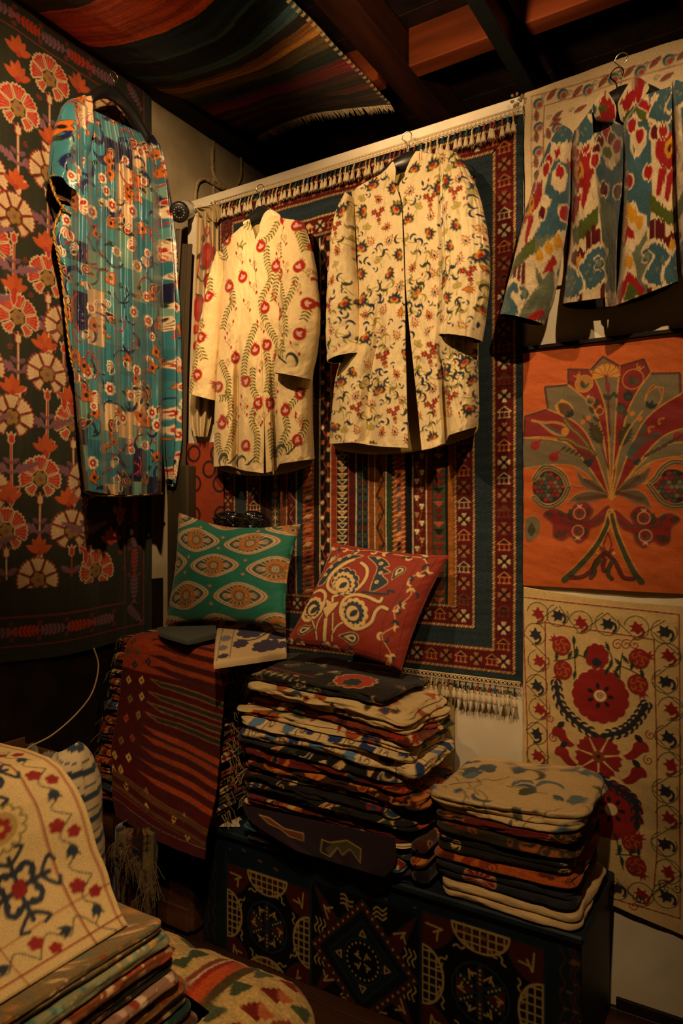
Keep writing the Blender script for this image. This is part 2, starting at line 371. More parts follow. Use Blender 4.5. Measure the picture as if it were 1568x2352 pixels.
# ------------------------------------------------------------------ hanging knotted carpet
BR, ROPE, RED, BLU = C('140a08'), C('a87848'), C('500e10'), C('202e36')
GOLD, TAN, WHT = C('a8602c'), C('c99a6a'), C('cdbb92')
cx0, cx1, cz0, cz1 = -1.905, -.672, .905, 2.648
cv = Cv(cx0, cx1, cz0, cz1, .0021, BLU)
X, Z = cv.grid(); rs = np.random.RandomState(1)
def rop(x0, x1, z0, z1):
    """twisted two colour cord line framing a band"""
    w = .0028
    for (a, b, c, d) in ((x0, x1, z0, z0), (x0, x1, z1, z1), (x0, x0, z0, z1), (x1, x1, z0, z1)):
        cv.rect(a-w*2.1, c+0 if 0 else b+w*2.1, d-w*2.1 if c == d else c, (c+w*2.1) if c == d else d, BR) if c == d else cv.rect(a-w*2.1, a+w*2.1, c, d, BR)
        n = int(max(b-a, d-c)/.008)
        for k in range(n):
            t = k/n; x = a+(b-a)*t; z = c+(d-c)*t; s = .0025
            cv.line([(x-s, z-s), (x+s, z+s)], .0042, ROPE if k % 2 else TAN, .8)
BW = .066
def frame_band(i0, wdt, bg, motif=True):
    x0, x1, z0, z1 = cx0+i0, cx1-i0, cz0+i0, cz1-i0
    cv.rect(x0, x1, z0, z1, bg); return x0, x1, z0, z1
e = .024
def house(x, z, s, c, c2, r=0):
    T = lambda P: tf(P, x, z, s, r)
    cv.poly(T([(-.8, .15), (0, .75), (.8, .15)]), c2 if rs.rand() < .8 else c, .6)
    cv.line(T([(-.85, .15), (0, .8), (.85, .15)]), .0032, c); cv.line(T([(-.9, .12), (.9, .12)]), .003, c)
    for q in (-.62, 0, .62): cv.line(T([(q, .12), (q, -.6)]), .003, c); cv.line(T([(q-.16, -.62), (q+.16, -.62)]), .0045, c)
def clover(x, z, s, c, c2):
    for a in range(4):
        th = a*PI/2+(0 if a % 2 == 0 else 0); T = lambda P: tf(P, x, z, s, th)
        cv.poly(T([(-.12, .3), (-.38, .75), (-.2, .9), (0, .78), (.2, .9), (.38, .75), (.12, .3)]), c)
    for a in range(4): cv.line(tf([(0, 0), (.5, .5)], x, z, s, a*PI/2), .004, c2)
rim = [GOLD, WHT, C('7c3a1e'), C('c6a072')]
def band_motifs(x0, x1, z0, z1, wd):
    s = wd*.37; m = wd/2
    zz = np.arange(z0+m, z1-m*.6, .0515)
    for side in (x0+m, x1-m):
        for k, z in enumerate(zz):
            c = [GOLD, C('b5703a'), C('b09c74'), C('5e321e')][rs.randint(4)]
            if k % 2: house(side, z, s, c, C('241418'))
            else: clover(side, z, s*.95, [C('b0a27a'), C('7c4c28'), C('94643a'), C('b8a880')][rs.randint(4)], C('100c10'))
    xx = np.arange(x0+m+.0515, x1-m-.02, .0515)
    for zc in (z0+m, z1-m):
        for k, x in enumerate(xx):
            c = [GOLD, C('b5703a'), C('c89a62'), C('6e3a22')][rs.randint(4)]
            if k % 2 == 0: house(x, zc, s, c, C('241418'))
            else: clover(x, zc, s*.95, [C('7c4c28'), C('94643a'), C('b8a880')][rs.randint(3)], C('100c10'))
o1 = e; a = frame_band(o1, BW, RED); band_motifs(*a, BW); rp1 = a
o2 = e+BW; b = frame_band(o2, BW, BLU); rp2 = b
o3 = e+2*BW; c_ = frame_band(o3, BW, RED); band_motifs(*c_, BW); rp3 = c_
o4 = e+3*BW-.004; d_ = frame_band(o4, BW, C('1a0b0a')); rp4 = d_
fx0, fx1, fz0, fz1 = d_; fz0 += .006; fz1 -= .006
def col_at(px): return B(px, 1250, 0)[0]
def vb(p0, p1, c): cv.rect(col_at(p0), col_at(p1), fz0, fz1, c)
def vl(p, c=TAN, w=.004):
    x = col_at(p); cv.rect(x-w, x+w, fz0, fz1, BR)
    for k in range(int((fz1-fz0)/.0075)): z = fz0+k*.0075; cv.line([(x-.001, z), (x+.0015, z+.004)], .0042, c, .8)
zr = lambda d: np.arange(fz0+.01, fz1-.01, d)
vb(617, 627, C('43200f')); vb(628, 649, C('2c3a24')); x = col_at(638.5)
for z in zr(.03):
    for s in (-1, 1):
        cv.poly([(x, z), (x+s*.017, z+.012), (x+s*.006, z), (x+s*.017, z-.012)], C('c9b684')); cv.line([(x, z), (x+s*.012, z+.009)], .003, C('a83a1c')); cv.line([(x, z), (x+s*.012, z-.009)], .003, C('a83a1c'))
        cv.rect(x+s*.017-.006, x+s*.017+.006, z+.013, z+.018, C('1b2c26'))
cv.rect(x-.0015, x+.0015, fz0, fz1, WHT); vb(650, 664, C('6f3a18')); vl(665); vb(667, 686, C('4e1012')); x = col_at(676)
Pw = [(x+.011*math.sin(z*PI/.045)*1.2, z) for z in np.arange(fz0, fz1, .006)]; cv.line(Pw, .006, C('1a1016')); cv.line([(p[0]+.006, p[1]) for p in Pw], .003, GOLD)
for z in zr(.045): cv.poly([(x-.006, z), (x, z+.008), (x+.006, z), (x, z-.008)], C('7d5a30'))
vl(687, WHT); vb(689, 701, C('1e3a44')); vb(702, 727, C('8a3d18')); x = col_at(714)
for k, z in enumerate(zr(.017)):
    cc = [C('1c1418'), C('b4683c'), C('2c3a3a'), C('6a1c16'), C('c89a6c')][rs.randint(5)]; sg = 1
    cv.poly([(x-.022, z-.004), (x-.004, z+.012), (x+.02, z+.012), (x+.004, z-.004)], cc); cv.line([(x-.024, z-.006), (x+.024, z-.006+.012)], .0028, C('c2703a'))
vb(728, 741, C('1f0c0a')); vl(741, WHT); vb(743, 766, C('120c0e')); x = col_at(754)
Pv = [(x+.012*math.sin(z*PI/.055), z) for z in np.arange(fz0, fz1, .005)]; cv.line(Pv, .0045, C('8e2a16'))
for k, z in enumerate(zr(.027)):
    s = 1 if k % 2 else -1; cv.disc(x+s*.013, z, .0075, [C('c8a878'), C('d8c8a0'), C('b86a3a')][k % 3]); cv.line([(x+s*.004, z+.008), (x+s*.02, z+.008)], .003, C('a03a1c'))
vl(766, WHT); vb(767, 778, C('8a3218')); vl(779, GOLD); vb(780, 805, C('2a1412')); x = col_at(792)
for k, z in enumerate(zr(.022)):
    cc = [C('c99048'), C('20343a'), C('c07a40'), C('3c4a3c'), C('16181c')][rs.randint(5)]
    cv.poly([(x-.019, z+.008), (x+.019, z+.008), (x, z-.009)], cc); cv.line([(x-.019, z+.008), (x, z-.009), (x+.019, z+.008), (x-.019, z+.008)], .0034, WHT)
vl(806, GOLD); vb(807, 822, C('4a1012')); vl(823, WHT); vb(825, 851, C('18242e')); x = col_at(838)
for k, z in enumerate(zr(.026)):
    for s in (-1, 1):
        q = x+s*.011; cc = [C('5c2a1a'), C('2c5058'), C('3c5a52')][k % 3]
        for g in range(4): cv.line([(q, z), (q+.008*math.cos(g*PI/2+PI/4), z+.009*math.sin(g*PI/2+PI/4))], .003, cc)
cv.rect(x-.001, x+.001, fz0, fz1, C('a8703a')); vl(852); vb(853, 865, C('7c4218')); vl(866, WHT); vb(868, 891, C('8c4f1e')); x = col_at(879)
Pw = [(x+.012*(abs(((z/.11) % 1)*2-1)*2-1)*1.1, z) for z in np.arange(fz0, fz1, .006)]; cv.line(Pw, .008, C('3a0e10'))
for z in zr(.055): cv.poly([(x-.008, z), (x, z+.012), (x+.008, z), (x, z-.012)], C('44502c')); cv.line([(x-.008, z), (x, z+.012), (x+.008, z), (x, z-.012), (x-.008, z)], .0025, C('2a1210'))
vl(892, WHT, .005); vb(894, 908, C('2c3c24')); vb(909, 935, C('9a4a22')); x = col_at(922)
for k, z in enumerate(zr(.0165)):
    cc = [C('14181c'), C('d09a68'), C('8a2c1a'), C('3c4c48'), C('b9602c')][rs.randint(5)]
    cv.poly([(x-.014, z-.009), (x-.002, z+.007), (x+.014, z+.009), (x+.003, z-.005)], cc); cv.line([(x-.025, z-.008), (x-.01, z-.002)], .003, C('d8ac78')); cv.line([(x+.01, z+.004), (x+.025, z+.01)], .003, C('d8ac78'))
vb(936, 952, C('0e0c10')); vl(953, WHT); vb(954, 983, C('4e0f14')); x = col_at(968)
Pv = [(x+.008*math.sin(z*PI/.05), z) for z in np.arange(fz0, fz1, .005)]; cv.line(Pv, .003, C('94461e'))
for k, z in enumerate(zr(.028)):
    s = 1 if k % 2 else -1; q = x+s*.009; cc = [C('cdbf8e'), C('a8894e'), C('d8cca0')][k % 3]
    for g in range(3): cv.disc(q+.005*math.cos(g*2.1+.5), z+.006*math.sin(g*2.1+.5), .0048, cc)
    cv.line([(q-s*.02, z+.01), (q-s*.012, z-.004)], .0035, C('8c3a1c'))
vl(984, WHT); vb(985, 998, C('6a2c14')); vb(999, 1027, C('34422e')); x = col_at(1012)
for k, z in enumerate(zr(.0225)):
    cc = [C('7c2018'), C('16100e'), C('a84a30'), C('c88858'), C('5c1614')][rs.randint(5)]; cv.poly([(x-.02, z+.008), (x+.02, z+.008), (x, z-.012)], cc)
vb(1028, 1032, BR); vb(1033, 1049, C('94581f'))
for r4 in (rp1, rp2, rp3, rp4): rop(*r4)
# uneven hand dyed wool: faint level streaks and pile speckle
stre = 1+.28*fnoise(X*3, Z*95, 31, 2)+.2*fnoise(X*260, Z*260, 33, 2)
cv.im *= stre[..., None].clip(.35, 1.8)
nz, nx = int((cz1-cz0)/.0022), int((cx1-cx0)/.0022)
zz, xx = np.meshgrid(np.linspace(cz0, cz1, nz), np.linspace(cx0, cx1, nx), indexing='ij')
cc, hh = cv.sample(xx, zz)
yy = -.016-.006*fnoise(xx*1.5, zz*1.2, 12)-.003*fnoise(xx*11, zz*4, 13)-.0012*hh
bow = .022*np.sin(PI*np.clip((xx-cx0)/(cx1-cx0), 0, 1))      # the upper edge is pinned, the lower edge hangs in a slight curve
zz2 = zz+.012*np.clip((xx+1.3)/.6, -1, 1)*0-.018*np.clip((zz[::-1]-2.2), 0, 1)*bow
rug = empty('hanging_carpet', (-1.29, 0, .9), 'large knotted wool carpet with red borders and narrow patterned stripes hung on the back wall', 'carpet')
sheet('pile_field', np.stack([xx, yy, zz2], -1), cc, 'wool', rug, back=(0, .012, 0))
def fringe(z, up):
    parts = []; n = 62; cols = [C('1a3040'), C('c07a28'), C('9a2c1c'), C('2c5a9a'), C('16161a'), C('c9b48a'), C('385a40'), C('7c3820')]
    for k in range(n):
        x = cx0+.01+(cx1-cx0-.02)*(k+.5)/n+rs.randn()*.0015; y = -.03-.006*rs.rand(); l = .030+.006*rs.rand(); c = cols[rs.randint(len(cols))]
        if rs.rand() < .25: c = C('c9b48a')
        sw = rs.randn()*.003
        parts.append(tubep([(x, y+.01, z+.002), (x+sw*.5, y, z-l*.5), (x+sw, y-.001, z-l)], .0028, 5, c))
        zb = z-l; q = x+sw
        parts.append(lathep((q, y-.001, zb+.004), (sw*4, -.05, -1), [(0, .002), (.004, .0045), (.009, .0042), (.018, .0068), (.030, .0088), (.033, .006)], 8, C('cdbb95')))
        for g in range(5):
            th = g*PI/2.5; parts.append(tubep([(q+.004*math.cos(th), y-.002+.004*math.sin(th), zb-.006), (q+.009*math.cos(th), y-.002+.009*math.sin(th), zb-.031-.003*rs.rand())], [.0016, .001], 4, C('d6c6a2')))
    # knotted net above the tassels
    m = 90
    for k in range(m):
        x0 = cx0+(cx1-cx0)*k/m; dx = (cx1-cx0)/m
        parts.append(tubep([(x0, -.03, z+.012), (x0+dx, -.031, z-.002)], .0018, 4, C('cbb68c'))); parts.append(tubep([(x0+dx, -.03, z+.012), (x0, -.031, z-.002)], .0018, 4, C('cbb68c')))
    parts.append(tubep([(cx0, -.03, z+.013), (cx1, -.03, z+.013)], .0028, 5, C('cbb68c'))); parts.append(tubep([(cx0, -.031, z-.003), (cx1, -.031, z-.003)], .0022, 5, C('cbb68c')))
    return parts
gather('top_fringe', fringe(cz1-.002, True), 'cotton', rug)
gather('bottom_fringe', fringe(cz0-.012, False), 'cotton', rug)
# nail and loose tassel knots at the carpet's two upper corners
for px, py in ((1186, 226), (492, 472)):
    x, z = B(px, py, -.04)
    gather('corner_knot', [lathep((x+.01*math.cos(q), -.035+.008*math.sin(q*2), z+.01*math.sin(q)), (math.cos(q), .2, math.sin(q)), [(0, .002), (.004, .0035), (.009, .005), (.012, .002)], 7, C('8c7750')) for q in (0, .8, 1.6, 2.4, 3.2, 4.0, 4.8, 5.6)], 'cotton', rug)

# ------------------------------------------------------------------ green embroidered hanging on the left wall
OG, RD, CRM, PUR, OR, YEL = C('1b1d0b'), C('a62812'), C('bda47a'), C('6e4654'), C('a84614'), C('856224')
sy0, sy1, sz0, sz1 = -1.02, -.098, .925, 3.155
sv = Cv(sy0, sy1, sz0, sz1, .0024, OG); rs = np.random.RandomState(4)
Xg, Zg = sv.grid(); sv.im *= (1+.35*fnoise(Xg*9, Zg*2.2, 2)+.12*fnoise(Xg*120, Zg*120, 5, 1))[..., None].clip(.4, 1.6)
def carnation(cv, x, y, s, fill, oc, r=0, ctr=YEL, cen=PUR):
    for k, a in enumerate((-2.42, -1.62, -.82, 0, .82, 1.62, 2.42)):
        w = .36 if 0 < k < 6 else .27
        r1 = 1.0 if 0 < k < 6 else .86
        P = [(-.13, .40), (-w*.75, .74)]
        for q in np.linspace(-1, 1, 9): P.append((w*q, r1-.09*q*q+(.07 if round((q+1)*4) % 2 else -.02)))
        P += [(w*.75, .74), (.13, .40)]
        Q = tf(P, x, y, s, r+a); cv.poly(Q, fill); cv.line(Q, .0042*s/.075, oc, 1.2, True)
        for q in (-.4, 0, .4): cv.line(tf([(q*.25, .48), (w*q, .86)], x, y, s, r+a), .0018, oc*.5+fill*.5, .7)
    cv.poly(tf(scal(5, .36, .28), x, y, s, r), ctr, 1.3); cv.disc(x, y, s*.1, cen, 1.4)
def tulip(cv, x, y, s, fill, oc, r=0):
    Q = tf(smooth([(0, -.5), (.33, -.25), (.3, .15), (.5, .6), (.2, .35), (0, .7), (-.2, .35), (-.5, .6), (-.3, .15), (-.33, -.25)], 3, True), x, y, s, r)
    cv.poly(Q, fill); cv.line(Q, .0032, oc, 1.2, True)
def lotus(cv, x, y, s, fill, r=0):
    for a, l in ((0, 1.1), (.55, .95), (-.55, .95), (1.15, .95), (-1.15, .95)):
        cv.poly(tf(leafp(.2, 8, .06*np.sign(a)), x, y-s*.35, s*l, r+a), fill*(.85+.3*rs.rand()))
    cv.disc(x, y-s*.35, s*.16, C('9a2c1c'))
def pleaf(cv, x, y, s, fill, sgn, r=0):
    for k in range(6):
        t = k/5; q = (sgn*(.2+.95*t)*s, (.15+.35*t)*s)
        cv.poly(tf(leafp(.17, 6), x+q[0], y+q[1]-s*.12, s*.42*(1.15-.4*t), r-sgn*(.5+.3*t)), fill); cv.poly(tf(leafp(.17, 6), x+q[0], y+q[1]+s*.02, s*.36*(1.15-.4*t), r-sgn*(2.1-.2*t)), fill)
    cv.line([(x, y), (x+sgn*.6*s, y+.2*s), (x+sgn*1.2*s, y+.5*s)], s*.16, fill)
def spray(cv, x, y, s, fill, r=0, oc=None):
    for t in np.linspace(-1, .9, 6):
        w = .6*math.cos(t*1.2)**.8
        for sg in (-1, 1): cv.poly(tf(leafp(.24, 6), *tf([(0, t)], x, y, s, r)[0], s*(.35+w*.45), r-sg*1.0), fill)
    cv.line(tf([(0, -1.2), (0, 1)], x, y, s, r), s*.14, fill); cv.poly(tf(leafp(.25, 6), *tf([(0, .7)], x, y, s, r)[0], s*.6, r), fill)
    cv.poly(tf([(-.5, -1.7), (0, -1.1), (.5, -1.7), (0, -1.45)], x, y, s, r), fill)
redF = [(110, 184), (36, 253), (106, 641), (37, 730), (161, 976), (88, 1100), (11, 1221), (215, 1310), (-30, 560), (185, 480), (195, 700), (250, 880), (300, 1180)]
crmF = [(106, 402), (27, 499), (141, 755), (102, 862), (23, 959), (155, 1218), (83, 1330), (188, 1109), (253, 258), (-40, 400), (-45, 840), (235, 560), (270, 1030), (-30, 1130)]
S0 = .076
for lst, fl, oc, alt, aoc in ((redF, RD, CRM, CRM, C('8a2418')), (crmF, CRM, C('7a2014'), RD, CRM)):
    for k, (px, py) in enumerate(lst):
        if px > 285 and py > 1150: continue
        y, z = L(px, py, -2.19)
        if py < 1200:
            sv.line([(y, z-.05), (y, z-.24)], .008, alt); sv.line([(y-.004, z-.06), (y-.004, z-.235)], .002, aoc); sv.line([(y+.004, z-.06), (y+.004, z-.235)], .002, aoc)
            for sg in (-1, 1): pleaf(sv, y, z-.185, .075, PUR*(.9+.3*rs.rand()), sg); sv.poly(tf(leafp(.25, 6), y, z-.155, .035, -sg*1.0), PUR*.8)
            F_ = smooth([(0, -.045), (.012, -.02), (.012, 0), (.03, .012), (.024, -.002), (.032, .024), (.012, .022), (0, .012), (-.012, .022), (-.032, .024), (-.024, -.002), (-.03, .012), (-.012, 0), (-.012, -.02)], 2, True)
            Q = tf(F_, y, z-.255); sv.poly(Q, alt); sv.line(Q, .003, aoc, 1.2, True)
        else:
            sv.line([(y, z-.05), (y, z-.16)], .006, alt)
            for sg in (-1, 1): sv.poly(tf(leafp(.22, 6), y, z-.15, .05, -sg*1.0), PUR*.9)
        carnation(sv, y, z, S0, fl, oc); tulip(sv, y, z-.072, .034, alt, aoc)
for px, py in ((35, 115), (34, 172), (178, 195), (112, 318), (31, 418), (100, 560), (30, 655), (98, 790), (24, 888), (156, 910), (98, 1025), (16, 1135), (148, 1145), (87, 1255), (250, 1235), (14, 1395), (150, 1370), (285, 1380), (215, 400), (220, 640), (200, 830), (-40, 700), (-40, 300), (-40, 1000)):
    y, z = L(px, py, -2.19); lotus(sv, y, z, .06, OR)
for k in range(130):
    y = sy0+rs.rand()*(sy1-sy0-.13); z = sz0+.25+rs.rand()*(sz1-sz0-.45); bx = sv._box(y-.012, y+.012, z-.012, z+.012)
    if bx is None: continue
    if sv.ht[bx[2]:bx[3], bx[0]:bx[1]].max() == 0: sv.line(tf(spir(.011, 1.5, 14, rs.rand()*6), y, z), .0028, C('7a241a'))
# border: two red lines and sprays between
bi, bo = .145, .045
RL = C('7c2018')
sv.rect(sy1-bi, sy1, sz0, sz1, OG*1.05); sv.rect(sy0, sy1, sz1-bi+.03, sz1, OG*1.05); sv.rect(sy0, sy1, sz0, sz0+bi+.1, OG*1.05)
zb = lambda d: sz0+.05+d*.85
for (a, b) in (((sy1-bi, zb(.115)), (sy1-bi, sz1-.115)), ((sy1-bo, zb(0)), (sy1-bo, sz1-.03)), ((sy0, sz1-.115), (sy1-bi, sz1-.115)), ((sy0, sz1-.03), (sy1-bo, sz1-.03)), ((sy0, zb(.115)), (sy1-bi, zb(.115))), ((sy0, zb(0)), (sy1-bo, zb(0)))):
    sv.line([a, b], .004, RL)
k = 0
for z in np.arange(zb(.18), sz1-.16, .105):
    spray(sv, sy1-(bi+bo)/2, z, .041, RD*.75 if k % 2 else PUR, 0 if k % 4 < 2 else PI); k += 1
    for sg in (-1, 1): sv.line(tf(spir(.009, 1.5, 12, rs.rand()*6), sy1-(bi+bo)/2+sg*.028, z+.052), .0026, RL)
for y in np.arange(sy1-.25, sy0, -.105):
    for zc in (sz1-.072, zb(.057)):
        spray(sv, y, zc, .041, RD if k % 2 else PUR*1.1, PI/2 if k % 3 else -PI/2)
        for sg in (-1, 1): sv.line(tf(spir(.009, 1.5, 12, rs.rand()*6), y+.052, zc+sg*.026), .0026, RL)
    k += 1
spray(sv, sy1-(bi+bo)/2, zb(.057), .036, PUR, PI/4); spray(sv, sy1-(bi+bo)/2, sz1-.072, .036, PUR, PI/4)
nz, ny = int((sz1-sz0)/.0026), int((sy1-sy0)/.0026)
zz, yy = np.meshgrid(np.linspace(sz0, sz1, nz), np.linspace(sy0, sy1, ny), indexing='ij')
cc, hh = sv.sample(yy, zz)
# the lower hem swings up towards its far corner, as the photo shows
lift = np.clip((1.6-zz)/.8, 0, 1)
zz2 = zz+lift*(.0*(yy-sy0))-lift*.01*np.sin(yy*9)
xx = -2.185+.012*fnoise(yy*4, zz*1.1, 21)+.004*fnoise(yy*14, zz*3, 22)+.0016*hh+.01
o = sheet('embroidered_hanging', np.stack([xx, yy, zz2], -1), cc, 'stitch', None, back=(-.006, 0, 0))
tag(o, 'dark green wall hanging embroidered with red and cream carnations on the left wall', 'wall hanging')

# ------------------------------------------------------------------ orange hanging with a fan shaped embroidered tree
Y0 = -.012
p = lambda a, b: np.array(B(a, b, Y0))
K = lambda x, y: (1180+x/3.794, 760+y/3.794)          # measured on an enlarged view of the photo
def KP(L_, n=5, closed=False, sm=True):
    Q = np.array([p(*K(*q)) for q in L_]); return smooth(Q, n, closed) if sm else Q
ORG = C('b8561a'); GR, DR, GD, GN, TL = C('6d6247'), C('7c1414'), C('c08a3c'), C('39391c'), C('3a4a42')
ox0, ox1 = -.67, -.02; oz0, oz1 = 1.18, 1.93
ov = Cv(ox0, ox1, oz0-.02, oz1+.02, .0019, ORG); Xg, Zg = ov.grid(); ov.im *= (1+.10*fnoise(Xg*6, Zg*5, 3)+.07*fnoise(Xg*40, Zg*300, 5, 1))[..., None]
rs = np.random.RandomState(8)
apex = (845, 1480)
def petal(tip, l, rr, fill):
    P = KP([apex, l[1], l[0]], 7); Q = KP([l[0], tip], 3, False, False); R_ = KP([tip, rr[0]], 3, False, False); S_ = KP([rr[0], rr[1], apex], 7)
    A = np.vstack([P, Q, R_, S_]); ov.poly(A, fill); ov.line(A, .0036, GD)
    tp, a, b = p(*K(*tip)), p(*K(*l[0])), p(*K(*rr[0])); m = (a+b)/2
    ov.line([a*.93+m*.07, tp*.93+m*.07, b*.93+m*.07], .007, C('4c2418'))
ed = [(80, 930), (290, 680), (470, 465), (662, 335), (920, 300), (1190, 365), (1462, 545), (1700, 820), (1900, 1000)]
inn = [(430, 1080), (560, 880), (700, 820), (745, 700), (895, 680), (980, 760), (1130, 850), (1210, 1010), (1330, 1080)]
mids = [(470, 980), (620, 880), (735, 760), (800, 700), (895, 620), (985, 720), (1110, 820), (1270, 940), (1350, 1040)]
low_l, low_r = (80, 1200), (1700, 1080)
petal((60, 1060), (low_l, (520, 1180)), (ed[0], (520, 1010)), GR)
tips = [(90, 740), (262, 485), (465, 330), (772, 215), (1135, 240), (1455, 360), (1640, 600), (1850, 860)]
for k in range(8):
    m0, m1 = mids[k], mids[k+1]; petal(tips[k], (ed[k], m0), (ed[k+1], m1), (DR, GR)[k % 2])
petal((1850, 1020), (ed[8], (1280, 1010)), (low_r, (1180, 1150)), GR)
def flw(x, y, s, f, oc, r=0, kind='pom'):
    a, b = p(*K(x, y)); s /= 3.794*650
    if kind == 'pom':
        ov.disc(a, b, s, f); ov.line(tf(arc(1, 0, 2*PI, 16), a, b, s), .0022, oc); ov.line(tf([(-.35, 1.5), (-.15, 1), (0, 1.4), (.15, 1), (.35, 1.5)], a, b, s, r), .0025, oc); ov.poly(tf(leafp(.25), a, b-s*.6, s*1.1, .3), GN); ov.poly(tf(leafp(.2), a, b-s*.6, s*.9, -.7), TL)
    elif kind == 'carn':
        for q in np.linspace(-1.4, 1.4, 7): ov.shape(tf([(0, 0), (-.26, .75), (-.12, 1), (0, .88), (.12, 1), (.26, .75)], a, b, s, r+q), f, oc, .002)
    elif kind == 'tulip':
        for q, c_ in ((-.45, f), (.45, f), (0, oc)): ov.shape(tf(leafp(.3, 8, .25*np.sign(q)), a, b-s*.9, s*2, r+q), c_, GD, .002)
        for q in (-.7, 0, .7): ov.poly(tf(leafp(.2), a, b-s*.9, s*.8, r+q), C('182428'))
    elif kind == 'leaf': ov.shape(tf(leafp(.22), a, b, s*2, r), f, oc, .0018)
    elif kind == 'jag': ov.shape(tf(jagleaf(.3, 6), a, b, s*2, r), f, oc, .002)
flw(800, 400, 105, C('c58a34'), C('7c2018'), 0, 'carn'); ov.line(KP([(800, 400), (820, 520), (822, 640), (835, 900)]), .005, C('5a2018')); ov.poly(KP([(790, 450), (830, 450), (838, 520), (820, 540), (800, 520)]), C('7a2018'))
for x, y, r in ((822, 605, .6), (822, 605, -.6), (905, 585, .6), (950, 760, -.5), (715, 660, -.2), (745, 790, .9), (690, 720, .4), (1080, 470, 0)): flw(x, y, 28, GN, C('182420'), r, 'leaf')
flw(610, 460, 62, C('a8702c'), GD, .6); flw(1035, 420, 70, DR, GD, -.5); flw(665, 612, 30, GR, GD, .4); flw(745, 700, 28, DR, GD, 0); flw(995, 570, 32, C('1c242a'), C('1c242a'), 0); flw(930, 680, 30, TL, C('182428'), .2)
flw(510, 665, 75, C('c58a34'), C('5a3a22'), .75, 'tulip'); flw(1180, 590, 80, C('8a1818'), GR, -.35, 'tulip')
flw(760, 980, 75, GN, C('1a1c10'), .45, 'jag'); flw(930, 1005, 75, GN, C('1a1c10'), -.35, 'jag')
ov.line(KP([(595, 740), (700, 860), (760, 1000), (820, 1200)]), .004, C('5a2a18')); ov.line(KP([(1120, 700), (1000, 860), (930, 1010), (870, 1200)]), .004, C('b88a3c'))
for c_, w in ((C('b88a4a'), .013), (C('5a3a20'), .0035)): ov.line(KP([(160, 780), (260, 800), (370, 800), (450, 830), (470, 880), (430, 915), (360, 900), (290, 850), (230, 800)], 4), w*.5 if c_[0] > .2 else w*.4, c_)
ov.poly(KP([(240, 800), (330, 870), (420, 905), (410, 885), (330, 840)]), TL); ov.disc(*p(*K(445, 875)), .011, C('b8802e'))
for L_ in ([(440, 770), (500, 850), (560, 900), (620, 970), (700, 1080)], [(400, 940), (480, 950), (560, 1000), (650, 1030)]): ov.line(KP(L_), .013, C('4c4420')); ov.line(KP(L_), .003, C('9a7038'))
for L_ in ([(1135, 830), (1100, 920), (1040, 990), (1000, 1080)], [(1260, 905), (1170, 930), (1080, 1010), (1010, 1100)]): ov.line(KP(L_), .011, TL)
for x, y in ((185, 1000), (345, 1100)): ov.disc(*p(*K(x, y)), .0145, C('8e1818')); ov.line(KP([(x+20, y-20), (x+50, y-50)]), .007, C('8e1818'))
for x, y in ((1430, 920), (1490, 930)): ov.disc(*p(*K(x, y)), .013, C('8e1818'))
for k in range(7): flw(410+k*40, 1040+k*14, 22, C('4c3a1c'), C('2c2410'), -1.0, 'leaf'); flw(1130+k*50, 1095-k*28, 22, C('4c3a1c'), C('2c2410'), -1.2, 'leaf')
for x, y in ((625, 1140), (665, 1135), (650, 1165), (600, 795), (650, 760), (1030, 720), (1095, 765), (1060, 1150), (1080, 1125)): ov.disc(*p(*K(x, y)), .0075, C('1c2a30') if y > 1100 else C('b8702c'))
flw(1200, 860, 34, C('c08a3c'), DR, .9, 'carn'); flw(1290, 790, 34, C('c08a3c'), DR, .9, 'carn')
for sg, cx_ in ((-1, 298), (1, 1375)):
    a = p(*K(cx_, 1360)); rr_ = .049
    ov.disc(a[0], a[1], rr_, C('1a1612'))
    for j in range(-3, 4):
        for i in range(-3, 4):
            q = (a[0]+(i+.5*(j % 2))*.0135, a[1]+j*.0125)
            if math.hypot(q[0]-a[0], q[1]-a[1]) < rr_-.007: ov.disc(q[0], q[1], .0062, [DR, GN, GR, C('8e1818'), TL][rs.randint(5)], 1.2)
    e1 = [(175, 1290), (240, 1200), (330, 1195), (420, 1250), (465, 1345)] if sg < 0 else [(1470, 1150), (1380, 1145), (1290, 1200), (1230, 1290), (1170, 1330)]
    e2 = [(170, 1450), (240, 1520), (330, 1530), (420, 1470), (475, 1370)] if sg < 0 else [(1470, 1520), (1390, 1530), (1290, 1490), (1230, 1420), (1170, 1340)]
    for E_ in (e1, e2): ov.line(KP(E_), .017, GD); ov.line(KP(E_), .013, TL); ov.line(KP(E_), .002, GD)
ov.line(KP([(420, 1360), (500, 1350), (590, 1365)]), .004, C('8a5a2a')); ov.line(KP([(1170, 1330), (1090, 1335), (990, 1370)]), .004, GD)
for tipx, P_ in ((0, [(550, 1215), (560, 1300), (620, 1370), (720, 1400), (790, 1420), (760, 1360), (680, 1300), (600, 1280)]), (1, [(465, 1500), (520, 1440), (620, 1400), (760, 1410), (800, 1440), (700, 1480), (590, 1500), (500, 1490)]), (2, [(1195, 1180), (1150, 1290), (1060, 1360), (950, 1400), (890, 1420), (930, 1350), (1010, 1280), (1110, 1240)]), (3, [(1190, 1530), (1150, 1440), (1080, 1390), (980, 1390), (900, 1410), (960, 1450), (1060, 1500), (1120, 1510)])):
    ov.shape(KP(P_, 4, True), C('5c4a38'), C('8c6a48'), .003); c0 = np.mean([np.array(q) for q in P_], 0)
    a = p(*K(*P_[4])); b = p(*K(*(c0*1.35-np.array(P_[4])*.35))); ov.line([a, b], .010, GN); ov.line([a, b], .0025, C('7a1c14'))
